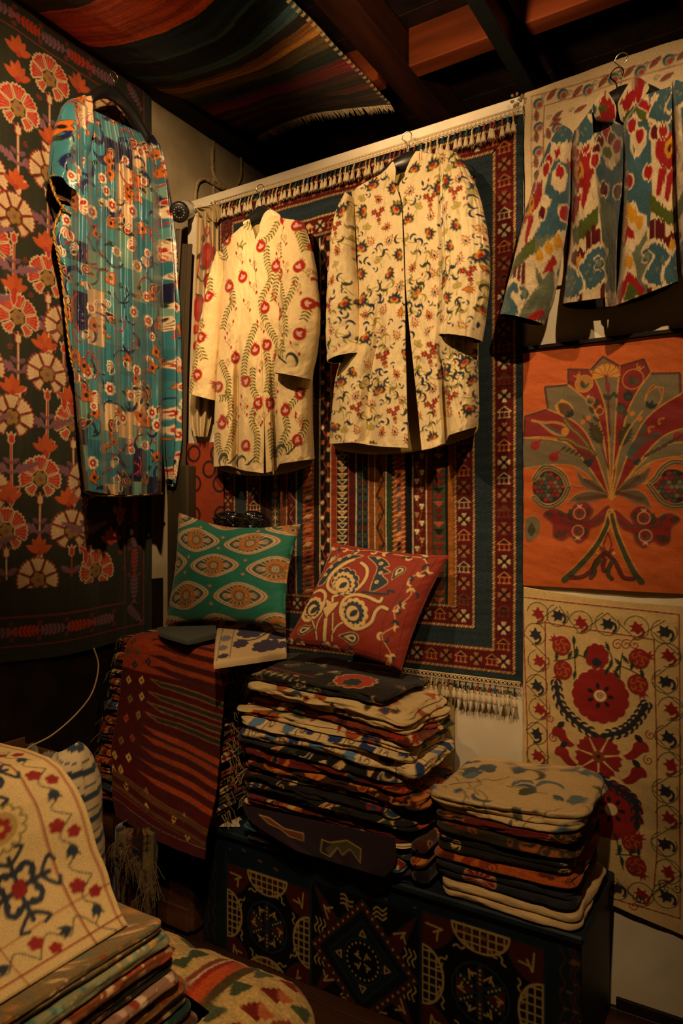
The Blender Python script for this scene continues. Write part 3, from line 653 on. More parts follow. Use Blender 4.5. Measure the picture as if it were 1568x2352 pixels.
for sg in (0, 1):
    f = (lambda x, y: (x, y)) if sg == 0 else (lambda x, y: (1700-x, y+40))
    P_ = [f(*q) for q in [(810, 1520), (720, 1600), (660, 1640), (690, 1560), (620, 1490), (530, 1510), (470, 1590), (350, 1545), (250, 1600), (330, 1680), (340, 1790), (420, 1830), (490, 1790), (560, 1850), (640, 1800), (670, 1720), (760, 1680), (830, 1560)]]
    ov.shape(KP(P_, 4, True), C('7c1416'), C('6a4a38'), .003)
    ov.line(KP([f(*q) for q in [(790, 1600), (720, 1660), (640, 1660), (520, 1680), (400, 1640)]]), .006, C('4a3420'))
    for x, y, r in ((340, 1615, 1.2), (430, 1620, .7), (500, 1650, .4), (400, 1740, 2.6), (455, 1740, 2.4), (500, 1620, .2), (630, 1610, -.3), (630, 1720, 2.8)): flw(*f(x, y), 30, GN, C('1c1c10'), r if sg == 0 else -r, 'leaf')
    for x, y, r in ((570, 1590, 0), (555, 1745, PI)): flw(*f(x, y), 42, C('84181a'), C('c6a878'), r)
    gd = [(838, 1580), (800, 1720), (700, 1900), (560, 2060), (440, 2170)] if sg == 0 else [(850, 1600), (890, 1760), (960, 1930), (1040, 2090), (1110, 2185)]
    Q = KP(gd); ov.line(Q, .020, GD)
    for t in range(len(Q)-1): ov.line(Q[t:t+2], .010+.010*t/len(Q), GN)
ov.poly(KP([(100, 1640), (190, 1620), (225, 1690), (200, 1790), (110, 1830)], 4, True), C('6a5e40')); flw(150, 1790, 45, GN, C('1c1c10'), 0, 'jag')
ov.line(KP([(820, 1755), (780, 1860), (800, 1920), (750, 1880), (790, 1960)], 4), .005, C('6a2c1c')); ov.line(KP([(820, 1755), (850, 1860), (830, 1920), (865, 1900), (810, 1960)], 4), .005, C('6a2c1c'))
for x in (728, 870): ov.disc(*p(*K(x, 1940)), .004, C('c8a04a'))
for P_, c_ in (([(800, 1930), (720, 2000), (680, 2080), (600, 2140), (500, 2150)], C('5a1a14')), ([(800, 1930), (880, 2010), (920, 2090), (960, 2150), (1040, 2160)], C('5a1a14')), ([(740, 2000), (700, 2060), (700, 2110), (670, 2150)], GN), ([(860, 2000), (830, 2060), (820, 2120), (850, 2160)], GN), ([(790, 1990), (775, 2040), (785, 2090)], C('5a2018'))): ov.line(KP(P_), .013, C('140c0c')); ov.line(KP(P_), .008, c_)
nz, nx = 330, 300
zt = lambda x: np.interp(x, [B(1205, 812, Y0)[0], B(1568, 770, Y0)[0], 0.1], [B(1205, 812, Y0)[1], B(1568, 770, Y0)[1], 1.915])
v, u = np.meshgrid(np.linspace(0, 1, nz), np.linspace(0, 1, nx), indexing='ij'); xx = ox0+(ox1-ox0)*u
zz = 1.2-.004*u+v*(zt(xx)-1.2)
cc, hh = ov.sample(xx, zz); yy = Y0-.006*fnoise(xx*5, zz*4, 41)-.003*fnoise(xx*10+zz*9, zz*16, 42)-.0012*hh
o = sheet('tree_hanging', np.stack([xx, yy, zz], -1), cc, 'stitch', None, back=(0, .005, 0)); tag(o, 'orange embroidered cloth panel with a fan shaped tree on the back wall', 'wall hanging')
a_, b_ = B(1204, 803, -.01), B(1640, 752, -.01)
lt = gather('gap_shade_lath', [([(x_, y_, z_) for x_, zz_ in (a_, (0.12, b_[1]+.0)) for y_ in (-.001, -.02) for z_ in (zz_-.004, zz_+.006)], [[0, 1, 3, 2], [4, 6, 7, 5], [0, 4, 5, 1], [2, 3, 7, 6], [0, 2, 6, 4], [1, 5, 7, 3]], (1, 1, 1))], 'blackwood', None, smooth_=False); tag(lt, 'thin dark lath drawing the shaded gap above the orange tree hanging', 'lath')  # board edge; the shaded gap over the cloth is put into its dark colour

# ------------------------------------------------------------------ cream hanging with pomegranates and a big red rosette
Y1 = -.016; NV, RE, GE = C('1d2230'), C('8c1414'), C('16301e')
mx0, mx1, mz0, mz1 = -.668, -.185, .16, 1.20
mv = Cv(mx0, mx1, mz0, mz1+.02, .0019, C('d0b278')); Xg, Zg = mv.grid(); mv.im *= (1+.07*fnoise(Xg*5, Zg*3, 3)+.05*fnoise(Xg*300, Zg*40, 5, 1))[..., None]
G = lambda x, y: (1180+x/2.3015, 1330+y/2.3015)
g = lambda x, y: np.array(B(*G(x, y), Y1))
def GP(L_, n=5, closed=False, sm=True):
    Q = np.array([g(*q) for q in L_]); return smooth(Q, n, closed) if sm else Q
RLn = C('8c1a14')
mv.line(GP([(45, 95), (875, 185)]), .0034, RLn); mv.line(GP([(45, 95), (75, 980), (80, 1500), (90, 1700)]), .0034, RLn); mv.line(GP([(875, 185), (878, 1795)]), .0034, RLn); mv.line(GP([(878, 1795), (505, 1680), (90, 1560)]), .0034, RLn)
mv.line(GP([(165, 228), (742, 318)]), .0034, RLn); mv.line(GP([(165, 228), (180, 950), (190, 1500)]), .0034, RLn); mv.line(GP([(742, 318), (740, 1635), (505, 1575), (190, 1480)]), .0034, RLn)
def ivy(x, y, c, r, s=.021):
    a, b = g(x, y)
    mv.poly(tf(smooth([(0, -.9), (.5, -.6), (.95, -.35), (.6, 0), (.9, .45), (.35, .4), (0, 1), (-.35, .4), (-.9, .45), (-.55, 0), (-.9, -.4), (-.35, -.5)], 3, True), a, b, s, r), c)
    mv.line(tf(arc(.7, -1.6, .8, 8, .1, -.6), a, b, s, r), s*.35, c)
bord = [(125, 180, RE), (232, 190, NV), (355, 225, RE), (495, 235, NV), (648, 255, RE), (795, 275, NV), (815, 400, RE), (798, 540, NV), (830, 685, RE), (812, 835, NV), (828, 980, RE), (800, 1115, NV), (818, 1255, RE), (793, 1400, NV), (815, 1545, RE), (800, 1675, NV), (670, 1665, RE), (540, 1630, NV), (112, 290, NV), (132, 430, RE), (122, 560, NV), (135, 685, RE), (120, 815, NV), (125, 930, RE), (130, 1080, NV), (130, 1220, RE), (130, 1370, NV)]
for k, (x, y, c_) in enumerate(bord):
    ivy(x, y, c_, rs.rand()*.8-.4+(PI/2 if k % 2 else 0)*.4)
    a, b = g(x, y); r = .033; s0 = PI*.6*(1 if k % 2 else -1); mv.line(tf(arc(1, s0, s0+PI*1.55, 16), a, b, r), .0025, GE)
for seq in (bord[:6], bord[5:16], bord[15:18], bord[18:]):
    for k in range(len(seq)-1):
        a, b = g(*seq[k][:2]), g(*seq[k+1][:2]); d = b-a; nrm = np.array([-d[1], d[0]])*(.42 if k % 2 else -.42); mv.line(smooth([a+nrm, (a+b)/2, b-nrm], 6), .0025, GE)
a, b = g(458, 615); mv.poly(tf(scal(15, .080, .07, 1.0), a, b), C('8e1410')); mv.disc(a, b, .017, CREAM, 1.2)
for k in range(7): mv.poly(tf(leafp(.3), a+.019*math.cos(k*.9), b+.019*math.sin(k*.9), .020, k*.9-PI/2), C('120c10'), 1.2)
mv.line(tf(spir(.01, 1.5), a, b), .003, RE)
a, b = g(515, 1215); mv.poly(tf(scal(15, .086, .07), a, b), C('8e1410')); mv.disc(a, b, .017, CREAM, 1.2)
for k in range(7): mv.poly(tf(leafp(.3), a+.019*math.cos(k*.9), b+.019*math.sin(k*.9), .020, k*.9-PI/2), C('120c10'), 1.2)
a, b = g(440, 405); mv.poly(tf(scal(9, .035, .13, 1.1), a, b), RE); mv.poly(tf(leafp(.5), a, b-.032, .028), NV)
a, b = g(448, 935)
for k in range(7): mv.poly(tf([(-.03, .2), (-.36, .8), (-.3, 1.0), (-.16, .93), (0, 1.05), (.16, .93), (.3, 1.0), (.36, .8), (.03, .2)], a, b, .064, k*2*PI/7), C('8c1614'))
mv.disc(a, b, .017, C('8a4018'), 1.2); mv.disc(a, b, .006, NV, 1.3)
def pom(x, y, s, r):
    a, b = g(x, y); mv.poly(tf(scal(12, 1, .03, 1.05), a, b, s), RE); mv.poly(tf([(-.3, .9), (-.5, 1.5), (-.15, 1.2), (0, 1.6), (.15, 1.2), (.5, 1.5), (.3, .9)], a, b, s, r), RE)
    for k in range(5): mv.line(tf(arc(.22, k, k+4, 8, .5*math.cos(k*1.3), .5*math.sin(k*1.3)), a, b, s), .004, C('a85a1c'), 1.2)
for x, y, r in ((255, 350, .9), (262, 478, 2.6), (662, 420, -1.2), (655, 555, -2.7), (625, 1390, -.8), (645, 1515, -2.5), (235, 1300, .9)): pom(x, y, .028, r)
def garland(L_):
    Q = GP(L_, 6); n = len(Q)
    for k in range(0, n-1, 2):
        d = Q[k+1]-Q[k]; r = math.atan2(d[1], d[0])-PI/2
        for sg in (-1, 1): mv.poly(tf(curlleaf(.2, .9, 2.2, 8), *Q[k], .019, r-sg*.9, sg), NV)
        mv.poly(tf(leafp(.3), *Q[k], .03, r), NV)
    mv.line(Q, .012, NV)
garland([(225, 545), (250, 660), (330, 750), (430, 820)]); garland([(700, 660), (650, 740), (580, 800), (480, 825)]); garland([(450, 1050), (560, 1110), (640, 1180), (650, 1310)]); garland([(370, 1060), (300, 1150), (240, 1260)])
for L_ in ([(215, 430), (290, 420), (350, 400), (390, 420)], [(320, 330), (325, 420), (330, 490)], [(560, 540), (565, 450), (575, 390)], [(560, 455), (620, 480), (700, 530)], [(500, 370), (520, 420), (500, 470)], [(545, 1370), (560, 1450), (580, 1530)], [(540, 1450), (610, 1455), (670, 1465)]):
    Q = GP(L_, 4); mv.line(Q, .0035, GE)
    for k in range(1, len(Q), 3): mv.poly(tf(jagleaf(.25, 4), *Q[k], .026, rs.rand()*1.6-.8+(PI if rs.rand() < .3 else 0)), GE)
for x, y, fx in ((250, 820, 1), (265, 925, 1), (660, 900, -1), (650, 1030, -1)):
    a, b = g(x, y); mv.poly(tf(smooth([(-.9, .6), (-.3, 1), (.5, .6), (.7, -.1), (1.5, -.8), (1.9, -.3), (1.2, -1.2), (.3, -1.0), (-.4, -.3), (-1, -.1)], 3, True), a, b, .026, 0, fx), RE); mv.poly(tf(leafp(.3), a-.01*fx, b+.02, .03, -.8*fx), NV); mv.line(tf(spir(.014, 1.4, 16, 2), a-.03*fx, b+.045), .003, RE)
for x in (548, 595, 640): mv.line(tf(spir(.016, 1.4, 16, 1), *g(x, 345)), .003, RE)
for k in range(26):
    q = (mx0+.04+rs.rand()*.4, mz0+.3*rs.rand())
    mv.line(tf(spir(.014, 1.3, 12, rs.rand()*6), *q), .003, RE if k % 2 else GE)
nz, nx = 520, 300
v, u = np.meshgrid(np.linspace(0, 1, nz), np.linspace(0, 1, nx), indexing='ij'); xx = mx0+(mx1-mx0)*u
zb0 = np.interp(xx, [mx0, B(1400, 2075, Y1)[0], B(1568, 2150, Y1)[0], mx1], [.30, B(1400, 2075, Y1)[1], B(1568, 2150, Y1)[1], .2]); zt0 = np.interp(xx, [mx0, mx1], [1.196, 1.166])-.008*np.sin(PI*u)
zz = zb0+v*(zt0-zb0); cc, hh = mv.sample(xx, zz)
yy = Y1-.008*fnoise(xx*4, zz*2.5, 51)-.003*fnoise(xx*8+zz*3, zz*12, 52)-.0014*hh
o = sheet('embroidered_cloth', np.stack([xx, yy, zz], -1), cc, 'stitch', None, back=(0, .005, 0)); tag(o, 'cream wall cloth embroidered with red rosettes and pomegranates low on the back wall', 'wall hanging')

# ------------------------------------------------------------------ cream hanging behind the ikat jacket
Y2 = -.014; h = lambda x, y: np.array(B(1100+x/3.35, 100+y/3.35, Y2))
tx0, tx1, tz0, tz1 = -.664, .16, 2.08, 2.74
tv = Cv(tx0, tx1, tz0, tz1, .0022, C('d8c096')); Xg, Zg = tv.grid(); tv.im *= (1+.06*fnoise(Xg*5, Zg*3, 3))[..., None]
BR1 = C('8a2c1c'); H = lambda L_: [h(*q) for q in L_]
for L_ in ([(405, 1100), (405, 410), (1568, 70), (2400, -150)], [(500, 1100), (497, 470), (1568, 150), (2400, -70)]): tv.line(H(L_), .0026, BR1)
def disk3(x, y, r=.6):
    a, b = h(x, y); tv.disc(a, b, .0165, C('c9ad7c')); tv.disc(a, b, .0155, C('2c4a58')); tv.disc(a+.002, b-.003, .0125, C('5a8a92'), 1.1); tv.disc(a+.003, b-.004, .010, C('c9ad7c'), 1.1); tv.disc(a+.003, b-.004, .0085, C('a8402c'), 1.2)
def lf3(x, y, r): tv.shape(tf(jagleaf(.22, 5), *h(x, y), .034, r), C('8c4a40'), C('6a241c'), .002); tv.line(tf(spir(.009, 1.2, 12), *h(x-25, y-25)), .002, C('2c4a58'))
for k, (x, y) in enumerate(((455, 460), (460, 645), (455, 835), (460, 1010), (640, 385), (835, 350), (1035, 270), (1240, 215), (1458, 125), (1700, 60), (1900, 10))): disk3(x, y)
for x, y, r in ((445, 600, .1), (450, 770, .1), (445, 960, .1), (520, 430, -.9), (715, 400, -.9), (915, 330, -.9), (1110, 260, -.9), (1310, 190, -.9), (1520, 130, -.9), (560, 590, -.9), (730, 530, -1.2), (1390, 290, -1.2), (1450, 560, -1.2)): lf3(x, y, r)
disk3(600, 650); disk3(1560, 420); lf3(545, 740, .2); lf3(630, 570, 2.0)
nz, nx = 240, 300
v, u = np.meshgrid(np.linspace(0, 1, nz), np.linspace(0, 1, nx), indexing='ij'); xx = tx0+(tx1-tx0)*u
zt1 = 2.705+.012*np.sin(PI*u); zz = 2.10+v*(zt1-2.10); cc, hh = tv.sample(xx, zz)
yy = Y2-.006*fnoise(xx*6, zz*4, 61)-.004*fnoise(xx*3, zz*14, 62)-.001*hh
o = sheet('embroidered_cloth', np.stack([xx, yy, zz], -1), cc, 'stitch', None, back=(0, .005, 0)); tag(o, 'cream embroidered wall cloth hung behind the colourful ikat jacket', 'wall hanging')
# ------------------------------------------------------------------ garment surfaces
def rows_at(rows, v):
    R = np.asarray(rows, float); m = len(R); c = (R[:, :2]+R[:, 2:])/2; d = np.r_[0, np.cumsum(np.maximum(np.linalg.norm(np.diff(c, axis=0), axis=1), 1))]; d /= d[-1]
    S = smooth(list(R), 8); t = np.interp(np.arange(len(S))/8., np.arange(m), d)
    return np.stack([np.interp(v, t, S[:, k]) for k in range(4)], -1)
def shell(name, rows, nu, nv, y0, dep, cvs, mat, parent, yc=None, axis='y', hem=None, col=None, jit=0., cos_=True, back=None):
    """cloth panel: its outline is measured on the photo, its depth from the wall is dep(u, v)"""
    yc = y0 if yc is None else yc
    v, u = np.meshgrid(np.linspace(0, 1, nv), np.linspace(0, 1, nu), indexing='ij')
    s = (u+(1-np.cos(PI*u))/2)/2 if cos_ else u
    R = rows_at(rows, np.linspace(0, 1, nv))[:, None, :]
    px = R[..., 0]+(R[..., 2]-R[..., 0])*s; py = R[..., 1]+(R[..., 3]-R[..., 1])*s
    if hem is not None: py = py+hem(s)*v**8
    f = on_y if axis == 'y' else on_x
    A, Bc = f(px, py, yc)
    if col is None:
        if jit: q = (np.floor(A/.0035).astype(int) % 997); J = np.random.RandomState(3).rand(997)[q]; cc, hh = cvs.sample(A, Bc+(J-.5)*jit)
        else: cc, hh = cvs.sample(A, Bc)
    else: cc = np.broadcast_to(np.asarray(col, np.float32), px.shape+(3,)); hh = np.zeros_like(px)
    d = dep(s, v)+.0012*hh
    if axis == 'y': y = y0-d; a, b = on_y(px, py, y); P = np.stack([a, y, b], -1)
    else: x = y0+d; a, b = on_x(px, py, x); P = np.stack([x, a, b], -1)
    return sheet(name, P, cc, mat, parent, back=back if back is not None else ((0, .004, 0) if axis == 'y' else (-.004, 0, 0)))
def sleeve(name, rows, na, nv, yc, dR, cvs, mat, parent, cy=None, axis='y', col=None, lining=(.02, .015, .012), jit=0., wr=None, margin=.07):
    """a full round tube of cloth, open at the cuff with a lining inside"""
    cy = yc if cy is None else cy
    vv = np.linspace(0, 1, nv); R = rows_at(rows, vv); f = on_y if axis == 'y' else on_x
    cen = np.array([np.interp(vv, np.linspace(0, 1, len(yc)), yc)]).ravel() if np.ndim(yc) else np.full(nv, yc)
    La, Lb = f(R[:, 0], R[:, 1], cen); Ra, Rb = f(R[:, 2], R[:, 3], cen)
    a = np.linspace(0, 2*PI, na, endpoint=False); ca = np.where(a <= PI, a, 2*PI-a); s = (1-np.cos(ca))/2
    dr = np.interp(vv, np.linspace(0, 1, len(dR)), dR)[:, None]
    A = (La+Ra)[:, None]/2-(Ra-La)[:, None]/2*.93*np.cos(a)[None]; Bz = (Lb+Rb)[:, None]/2-(Rb-Lb)[:, None]/2*.93*np.cos(a)[None]
    D = dr*np.sin(a)[None]; V_ = np.broadcast_to(vv[:, None], A.shape); AA = np.broadcast_to(a[None], A.shape)
    w_ = wr(AA, V_) if wr else 0.004*fnoise(AA*1.3, V_*7, 71)+.0025*fnoise(AA*2+V_*9, V_*14, 72)
    D = D+np.sign(np.sin(a))[None]*w_*1.0
    pxs = R[:, 0][:, None]+(R[:, 2]-R[:, 0])[:, None]*s[None]; pys = R[:, 1][:, None]+(R[:, 3]-R[:, 1])[:, None]*s[None]
    ka, kb = f(pxs, pys, cy)
    if col is None:
        if jit: q = (np.floor(ka/.0035).astype(int) % 997); J = np.random.RandomState(3).rand(997)[q]; cc, hh = cvs.sample(ka, kb+(J-.5)*jit)
        else: cc, hh = cvs.sample(ka, kb)
    else: cc = np.broadcast_to(np.asarray(col, np.float32), ka.shape+(3,)); hh = 0*ka
    cx = A.mean(1, keepdims=True); cz = Bz.mean(1, keepdims=True)
    def pos(A, D, Bz): return np.stack([A, cen[:, None]-D, Bz], -1) if axis == 'y' else np.stack([cen[:, None]+D, A, Bz], -1)
    P = pos(A, D, Bz); o = build(name, P.reshape(-1, 3), gfaces(nv, na, True), mat, parent, cc.reshape(-1, 3))
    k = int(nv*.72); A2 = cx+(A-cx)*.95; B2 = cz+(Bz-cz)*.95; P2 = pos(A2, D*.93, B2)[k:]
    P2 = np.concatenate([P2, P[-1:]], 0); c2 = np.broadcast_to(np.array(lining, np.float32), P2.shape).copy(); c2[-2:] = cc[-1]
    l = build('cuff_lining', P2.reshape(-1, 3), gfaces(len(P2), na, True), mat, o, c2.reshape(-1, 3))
    return o
def hanger(name, hook, top, l, r, y, label, axis='y', thick=.022):
    """wide black plastic hanger with a wire hook; hook, top, l and r are measured points"""
    h_ = empty(name, (0, 0, 0), label, 'hanger')
    f = B if axis == 'y' else L; P3 = (lambda p_: (f(*p_, y)[0], y, f(*p_, y)[1])) if axis == 'y' else (lambda p_: (y, f(*p_, y)[0], f(*p_, y)[1]))
    t, a, b, hk = [np.array(P3(q)) for q in (top, l, r, hook)]
    h_.location = tuple(t); T = np.linspace(-1, 1, 25); path = []
    for q in T:
        e = a if q < 0 else b; k = abs(q); p_ = t*(1-k)+e*k; p_ = p_+np.array([0, 0, .020*math.sin(PI*k)*1.0]); path.append(p_)
    path = np.array(path); V = []; n = 12; ax = np.array([0, 1, 0.]) if axis == 'y' else np.array([1., 0, 0])
    for k, c in enumerate(path):
        w_ = .030+.006*(1-abs(T[k])) if abs(T[k]) > .12 else .040; th = thick*(.7+.5*abs(T[k]))
        for i in range(n): g_ = 2*PI*i/n; V.append(c+ax*th*math.cos(g_)+np.array([0, 0, w_*math.sin(g_)*.75-.012]))
    Fc = gfaces(25, n, True).tolist()+[list(range(n))[::-1], [24*n+i for i in range(n)]]
    build('shoulder_bar', V, Fc, 'black', h_, (.01, .01, .01))
    hd = np.linalg.norm(hk-t); dirr = (b-a)/np.linalg.norm(b-a)*.017; up = np.array([0, 0, 1.])
    pts = [t+up*0.01, t+up*hd*.55]+[t+up*hd*.8+dirr*math.cos(g_)+up*.017*math.sin(g_) for g_ in np.linspace(PI*1.05, -PI*.35, 12)]
    gather('hook', [tubep(smooth(pts, 4), .0018, 7)], 'metal', h_)
    return h_
g8 = lambda x, c, w_: np.exp(-((x-c)/w_)**2)
sm = lambda x, a, b: np.clip((x-a)/(b-a), 0, 1)**2*(3-2*np.clip((x-a)/(b-a), 0, 1))
rise = lambda u, e=.3: np.sqrt(np.clip(1-(1-np.clip(u/e, 0, 1))**2, 0, 1))
lin = C('e6d3a4')
rs = np.random.RandomState(21)
# =================================================== cream coat with pomegranates
YC = -.10; q4 = lambda x, y: (400+x/3.484, 380+y/3.484); q7 = lambda x, y: (480+x/5.6, 900+y/5.6)
c0, c1 = B(425, 1100, YC), B(745, 470, YC)
kv = Cv(c0[0]-.02, c1[0]+.02, c0[1]-.02, c1[1]+.02, .0017, C('ddc592')); Xg, Zg = kv.grid(); kv.im *= (1+.03*fnoise(Xg*60, Zg*60, 3))[..., None]
PR, ST, LF, LF2, CU, SEED = C('9c1c1c'), C('9c8c2c'), C('2f3a2e'), C('4a4a22'), C('8c5a22'), C('c8a488')
def pk(x, y): return np.array(B(x, y, YC))
def branch(L_, k=10, s=.020):
    """a yellow stem with paired dark leaves"""
    Q = smooth([pk(*q) for q in L_], 8); dd = np.r_[0, np.cumsum(np.linalg.norm(np.diff(Q, axis=0), axis=1))]; kv.line(Q, .0034, ST)
    n = max(2, int(dd[-1]/.0118))
    for i in range(n):
        t = (i+.5)/n*dd[-1]; x = np.interp(t, dd, Q[:, 0]); y = np.interp(t, dd, Q[:, 1]); x2 = np.interp(t+.004, dd, Q[:, 0]); y2 = np.interp(t+.004, dd, Q[:, 1]); r = math.atan2(y2-y, x2-x)-PI/2
        for sg in (-1, 1):
            T_ = tf(leafp(.17, 6, sg*.12), x, y, s, r-sg*.85); kv.poly(T_, ST); kv.poly(tf(leafp(.12, 6, sg*.12), x, y, s*.93, r-sg*.82), LF if rs.rand() < .8 else LF2, 1.2)
def pomeg(x, y, r=0, s=.0205, sx=1.):
    a, b = pk(x, y); Cn = tf([(-.25, .85), (-.6, 1.6), (-.15, 1.15), (0, 1.75), (.15, 1.15), (.6, 1.6), (.25, .85)], a, b, s, r)
    kv.disc(a, b, s*1.12*sx, C('a8702c'), 1, s*1.12); kv.disc(a, b, s*sx, PR, 1.3, s); kv.poly(Cn, PR, 1.3)
    for q, l in ((.1, 1.0), (.95, .8), (-.85, .8)): kv.poly(tf(leafp(.26, 6), a+s*.35*math.sin(r), b-s*.35*math.cos(r), s*l, r+q), SEED, 1.7)
def curl(x, y, fx=1, s=1.):
    a, b = pk(x, y); P_ = tf(np.vstack([[(0, -2.2), (.2, -1.2), (.9, -.6)], spir(1, 1.3, 14, -.3)*[.8, .8]]), a, b, .0105*s, 0, fx); kv.line(P_, .0021, CU)
    P2 = tf(smooth([(0, -2.2), (-.6, -.8), (-1.6, -.2), (-1.9, .8)], 4), a, b, .0105*s, 0, fx); kv.line(P2, .0021, CU)
    for dx, dy, r in ((-1.9, 1.2, .3), (.9, -2.6, 2.9)): kv.poly(tf([(0, -.9), (.55, -.3), (.45, .3), (0, 1.2), (-.45, .3), (-.55, -.3)], *tf([(dx, dy)], a, b, .0105*s, 0, fx)[0], .0085*s, r*fx), PR, 1.3)
for L_ in ([(596, 508), (575, 520), (560, 512)], [(640, 505), (622, 540), (598, 560)], [(612, 560), (613, 600), (622, 640), (600, 690), (608, 735)], [(655, 580), (640, 620), (628, 690)], [(610, 740), (630, 775), (645, 800)],
           [(590, 740), (575, 780), (562, 830), (560, 880)], [(640, 790), (632, 830), (622, 880), (628, 915)], [(580, 840), (580, 890), (590, 920), (578, 965), (590, 1000), (588, 1060)], [(610, 800), (618, 860), (612, 900)],
           [(700, 640), (690, 680), (675, 710), (668, 735)], [(690, 520), (700, 545), (712, 580)], [(672, 730), (678, 770), (668, 790), (670, 815)], [(640, 800), (655, 815), (672, 820)], [(650, 650), (665, 690), (672, 720)],
           [(495, 640), (495, 680)], [(480, 735), (470, 790), (466, 850), (452, 905)], [(478, 800), (484, 830)], [(523, 640), (535, 690), (520, 720), (512, 755)], [(505, 825), (515, 850), (525, 880), (520, 910), (505, 915)],
           [(520, 890), (530, 930), (525, 960), (500, 975)], [(500, 990), (502, 1030), (520, 1060)], [(540, 960), (530, 1010), (515, 1050)], [(690, 905), (672, 925), (655, 950), (660, 985), (650, 1010), (640, 1040)], [(705, 960), (690, 1000), (655, 1030)], [(620, 980), (625, 1020), (628, 1050)],
           [(650, 560), (655, 600)], [(520, 600), (515, 580), (512, 565)], [(725, 700), (715, 740)], [(545, 570), (552, 560), (560, 565)]): branch(L_)
for x, y, r in ((420, 595, -1), (693, 648, .2), (548, 893, .3), (815, 805, -.2), (878, 895, .1), (1025, 505, .2), (885, 425, -1.2), (1060, 840, -.3), (440, 970, .2), (320, 1070, -1.3), (725, 1140, .1), (1120, 1125, -1.4), (878, 1210, .2), (1070, 1372, -1), (272, 1395, -1.4), (742, 1438, .6), (648, 1475, .1), (250, 1693, 2.9), (490, 1540, .1), (833, 1530, .1), (575, 1728, 1.0), (355, 1772, .8), (1005, 1825, -1.1), (670, 1905, -.7), (770, 1905, .8), (890, 1960, .1), (385, 2050, .1), (1130, 640, .3)): pomeg(*q4(x, y), r, .0205, 1.)
for x, y, r in ((165, 410, -.1), (470, 690, 3.9), (1130, 620, 4.1)): pomeg(*q7(x, y), r)
for x, y, f_ in ((530, 720, 1), (640, 780, 1), (835, 640, -1), (930, 600, 1), (640, 960, 1), (590, 1100, 1), (820, 1050, 1), (960, 820, 1), (1060, 990, 1), (700, 1270, 1), (910, 1320, 1), (280, 1250, 1), (440, 1280, -1), (480, 1090, 1), (440, 1400, 1), (1050, 1470, 1), (700, 1580, -1), (570, 1870, 1), (500, 1950, 1), (720, 1990, -1), (1010, 2010, 1), (200, 1580, 1), (430, 1560, -1), (790, 1010, 1), (870, 560, -1), (1120, 860, 1), (810, 1750, 1)): curl(*q4(x, y), f_)
for x, y, f_ in ((290, 440, 1), (640, 330, 1), (810, 310, -1), (1170, 360, 1), (460, 200, 1)): curl(*q7(x, y), f_)
for x, y, fx in ((430, 900, 1), (1000, 1580, -1), (940, 760, 1), (200, 880, 1)):
    a, b = pk(*(q7(x, y) if x != 1000 else q4(x, y)))
    kv.poly(tf(curlleaf(.2, 1, 4.4, 16), a, b, .030, 2.6*fx, fx), LF)
    for k in range(4): kv.poly(tf(leafp(.14, 6, .2), a+fx*(.012+.011*k), b-.012+.006*k, .026, -fx*(1.2-.15*k)), LF)
# hem bands stay plain
coat = empty('pomegranate_coat', (B(600, 550, -.07)[0], -.07, 2.2), 'cream coat embroidered with red pomegranates and dark leafy stems, hung on the carpet', 'coat', 'cream embroidered coats')
BL = [(509, 561, 571, 505), (512, 590, 585, 549), (514, 615, 582, 600), (508, 700, 592, 690), (503, 770, 598, 760), (497, 860, 601, 860), (492, 960, 605, 960), (490, 1073, 604, 1087)]
def dL(u, v): return .018+.062*rise(u, .45)*(.55+.45*sm(v, 0, .3))+.018*rise(u, 1)-.062*g8(u, .47, .07)*sm(v, .35, .75)+.016*g8(u, .8, .12)*sm(v, .3, .6)+.012*g8(u, .25, .2)*sm(v, .5, .9)+.004*fnoise(u*4, v*9, 5)+.002*fnoise(u*9+v*5, v*22, 6)
shell('left_front', BL, 120, 360, -.04, dL, kv, 'linen', coat, YC, hem=lambda s: 7*g8(s, .3, .2)*-1)
BRr = [(622, 492, 699, 516), (586, 551, 713, 560), (584, 600, 722, 620), (593, 690, 728, 700), (599, 760, 726, 790), (602, 860, 716, 880), (607, 960, 716, 960), (611, 1086, 721, 1060)]
def dR(u, v): return .018+.062*rise(1-u, .3)*(.6+.4*sm(v, 0, .3))+.018*rise(1-u, 1)-.06*g8(u, .2, .05)*sm(v, .5, .9)+.03*g8(u, .55, .3)*sm(v, .5, .95)+.004*fnoise(u*4+3, v*9, 5)+.002*fnoise(u*9+v*5, v*22, 6)
shell('right_front', BRr, 150, 360, -.04, dR, kv, 'linen', coat, YC, hem=lambda s: -16*sm(s, .18, .3)*(1-.6*s))
shell('back_lining', [(512, 558, 698, 516), (510, 700, 722, 700), (500, 900, 716, 900), (497, 1072, 719, 1060)], 60, 80, -.032, lambda u, v: .045*sm(v, .6, 1)+.002*fnoise(u*5, v*8, 7), kv, 'linen', coat, col=C('b49c62'), hem=lambda s: 27*np.sin(PI*s)**.6)
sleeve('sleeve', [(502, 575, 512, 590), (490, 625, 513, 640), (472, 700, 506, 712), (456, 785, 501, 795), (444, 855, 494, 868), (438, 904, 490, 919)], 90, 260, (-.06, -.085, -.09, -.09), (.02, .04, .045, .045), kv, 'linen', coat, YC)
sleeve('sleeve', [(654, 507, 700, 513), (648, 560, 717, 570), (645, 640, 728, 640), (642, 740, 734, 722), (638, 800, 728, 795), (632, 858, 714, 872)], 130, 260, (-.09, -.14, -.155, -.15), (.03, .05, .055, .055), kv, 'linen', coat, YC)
shell('collar', [(569, 504, 572, 503), (558, 511, 577, 527), (565, 529, 580, 551)], 24, 40, -.095, lambda u, v: .014*np.sin(PI*v), kv, 'linen', coat, col=lin)
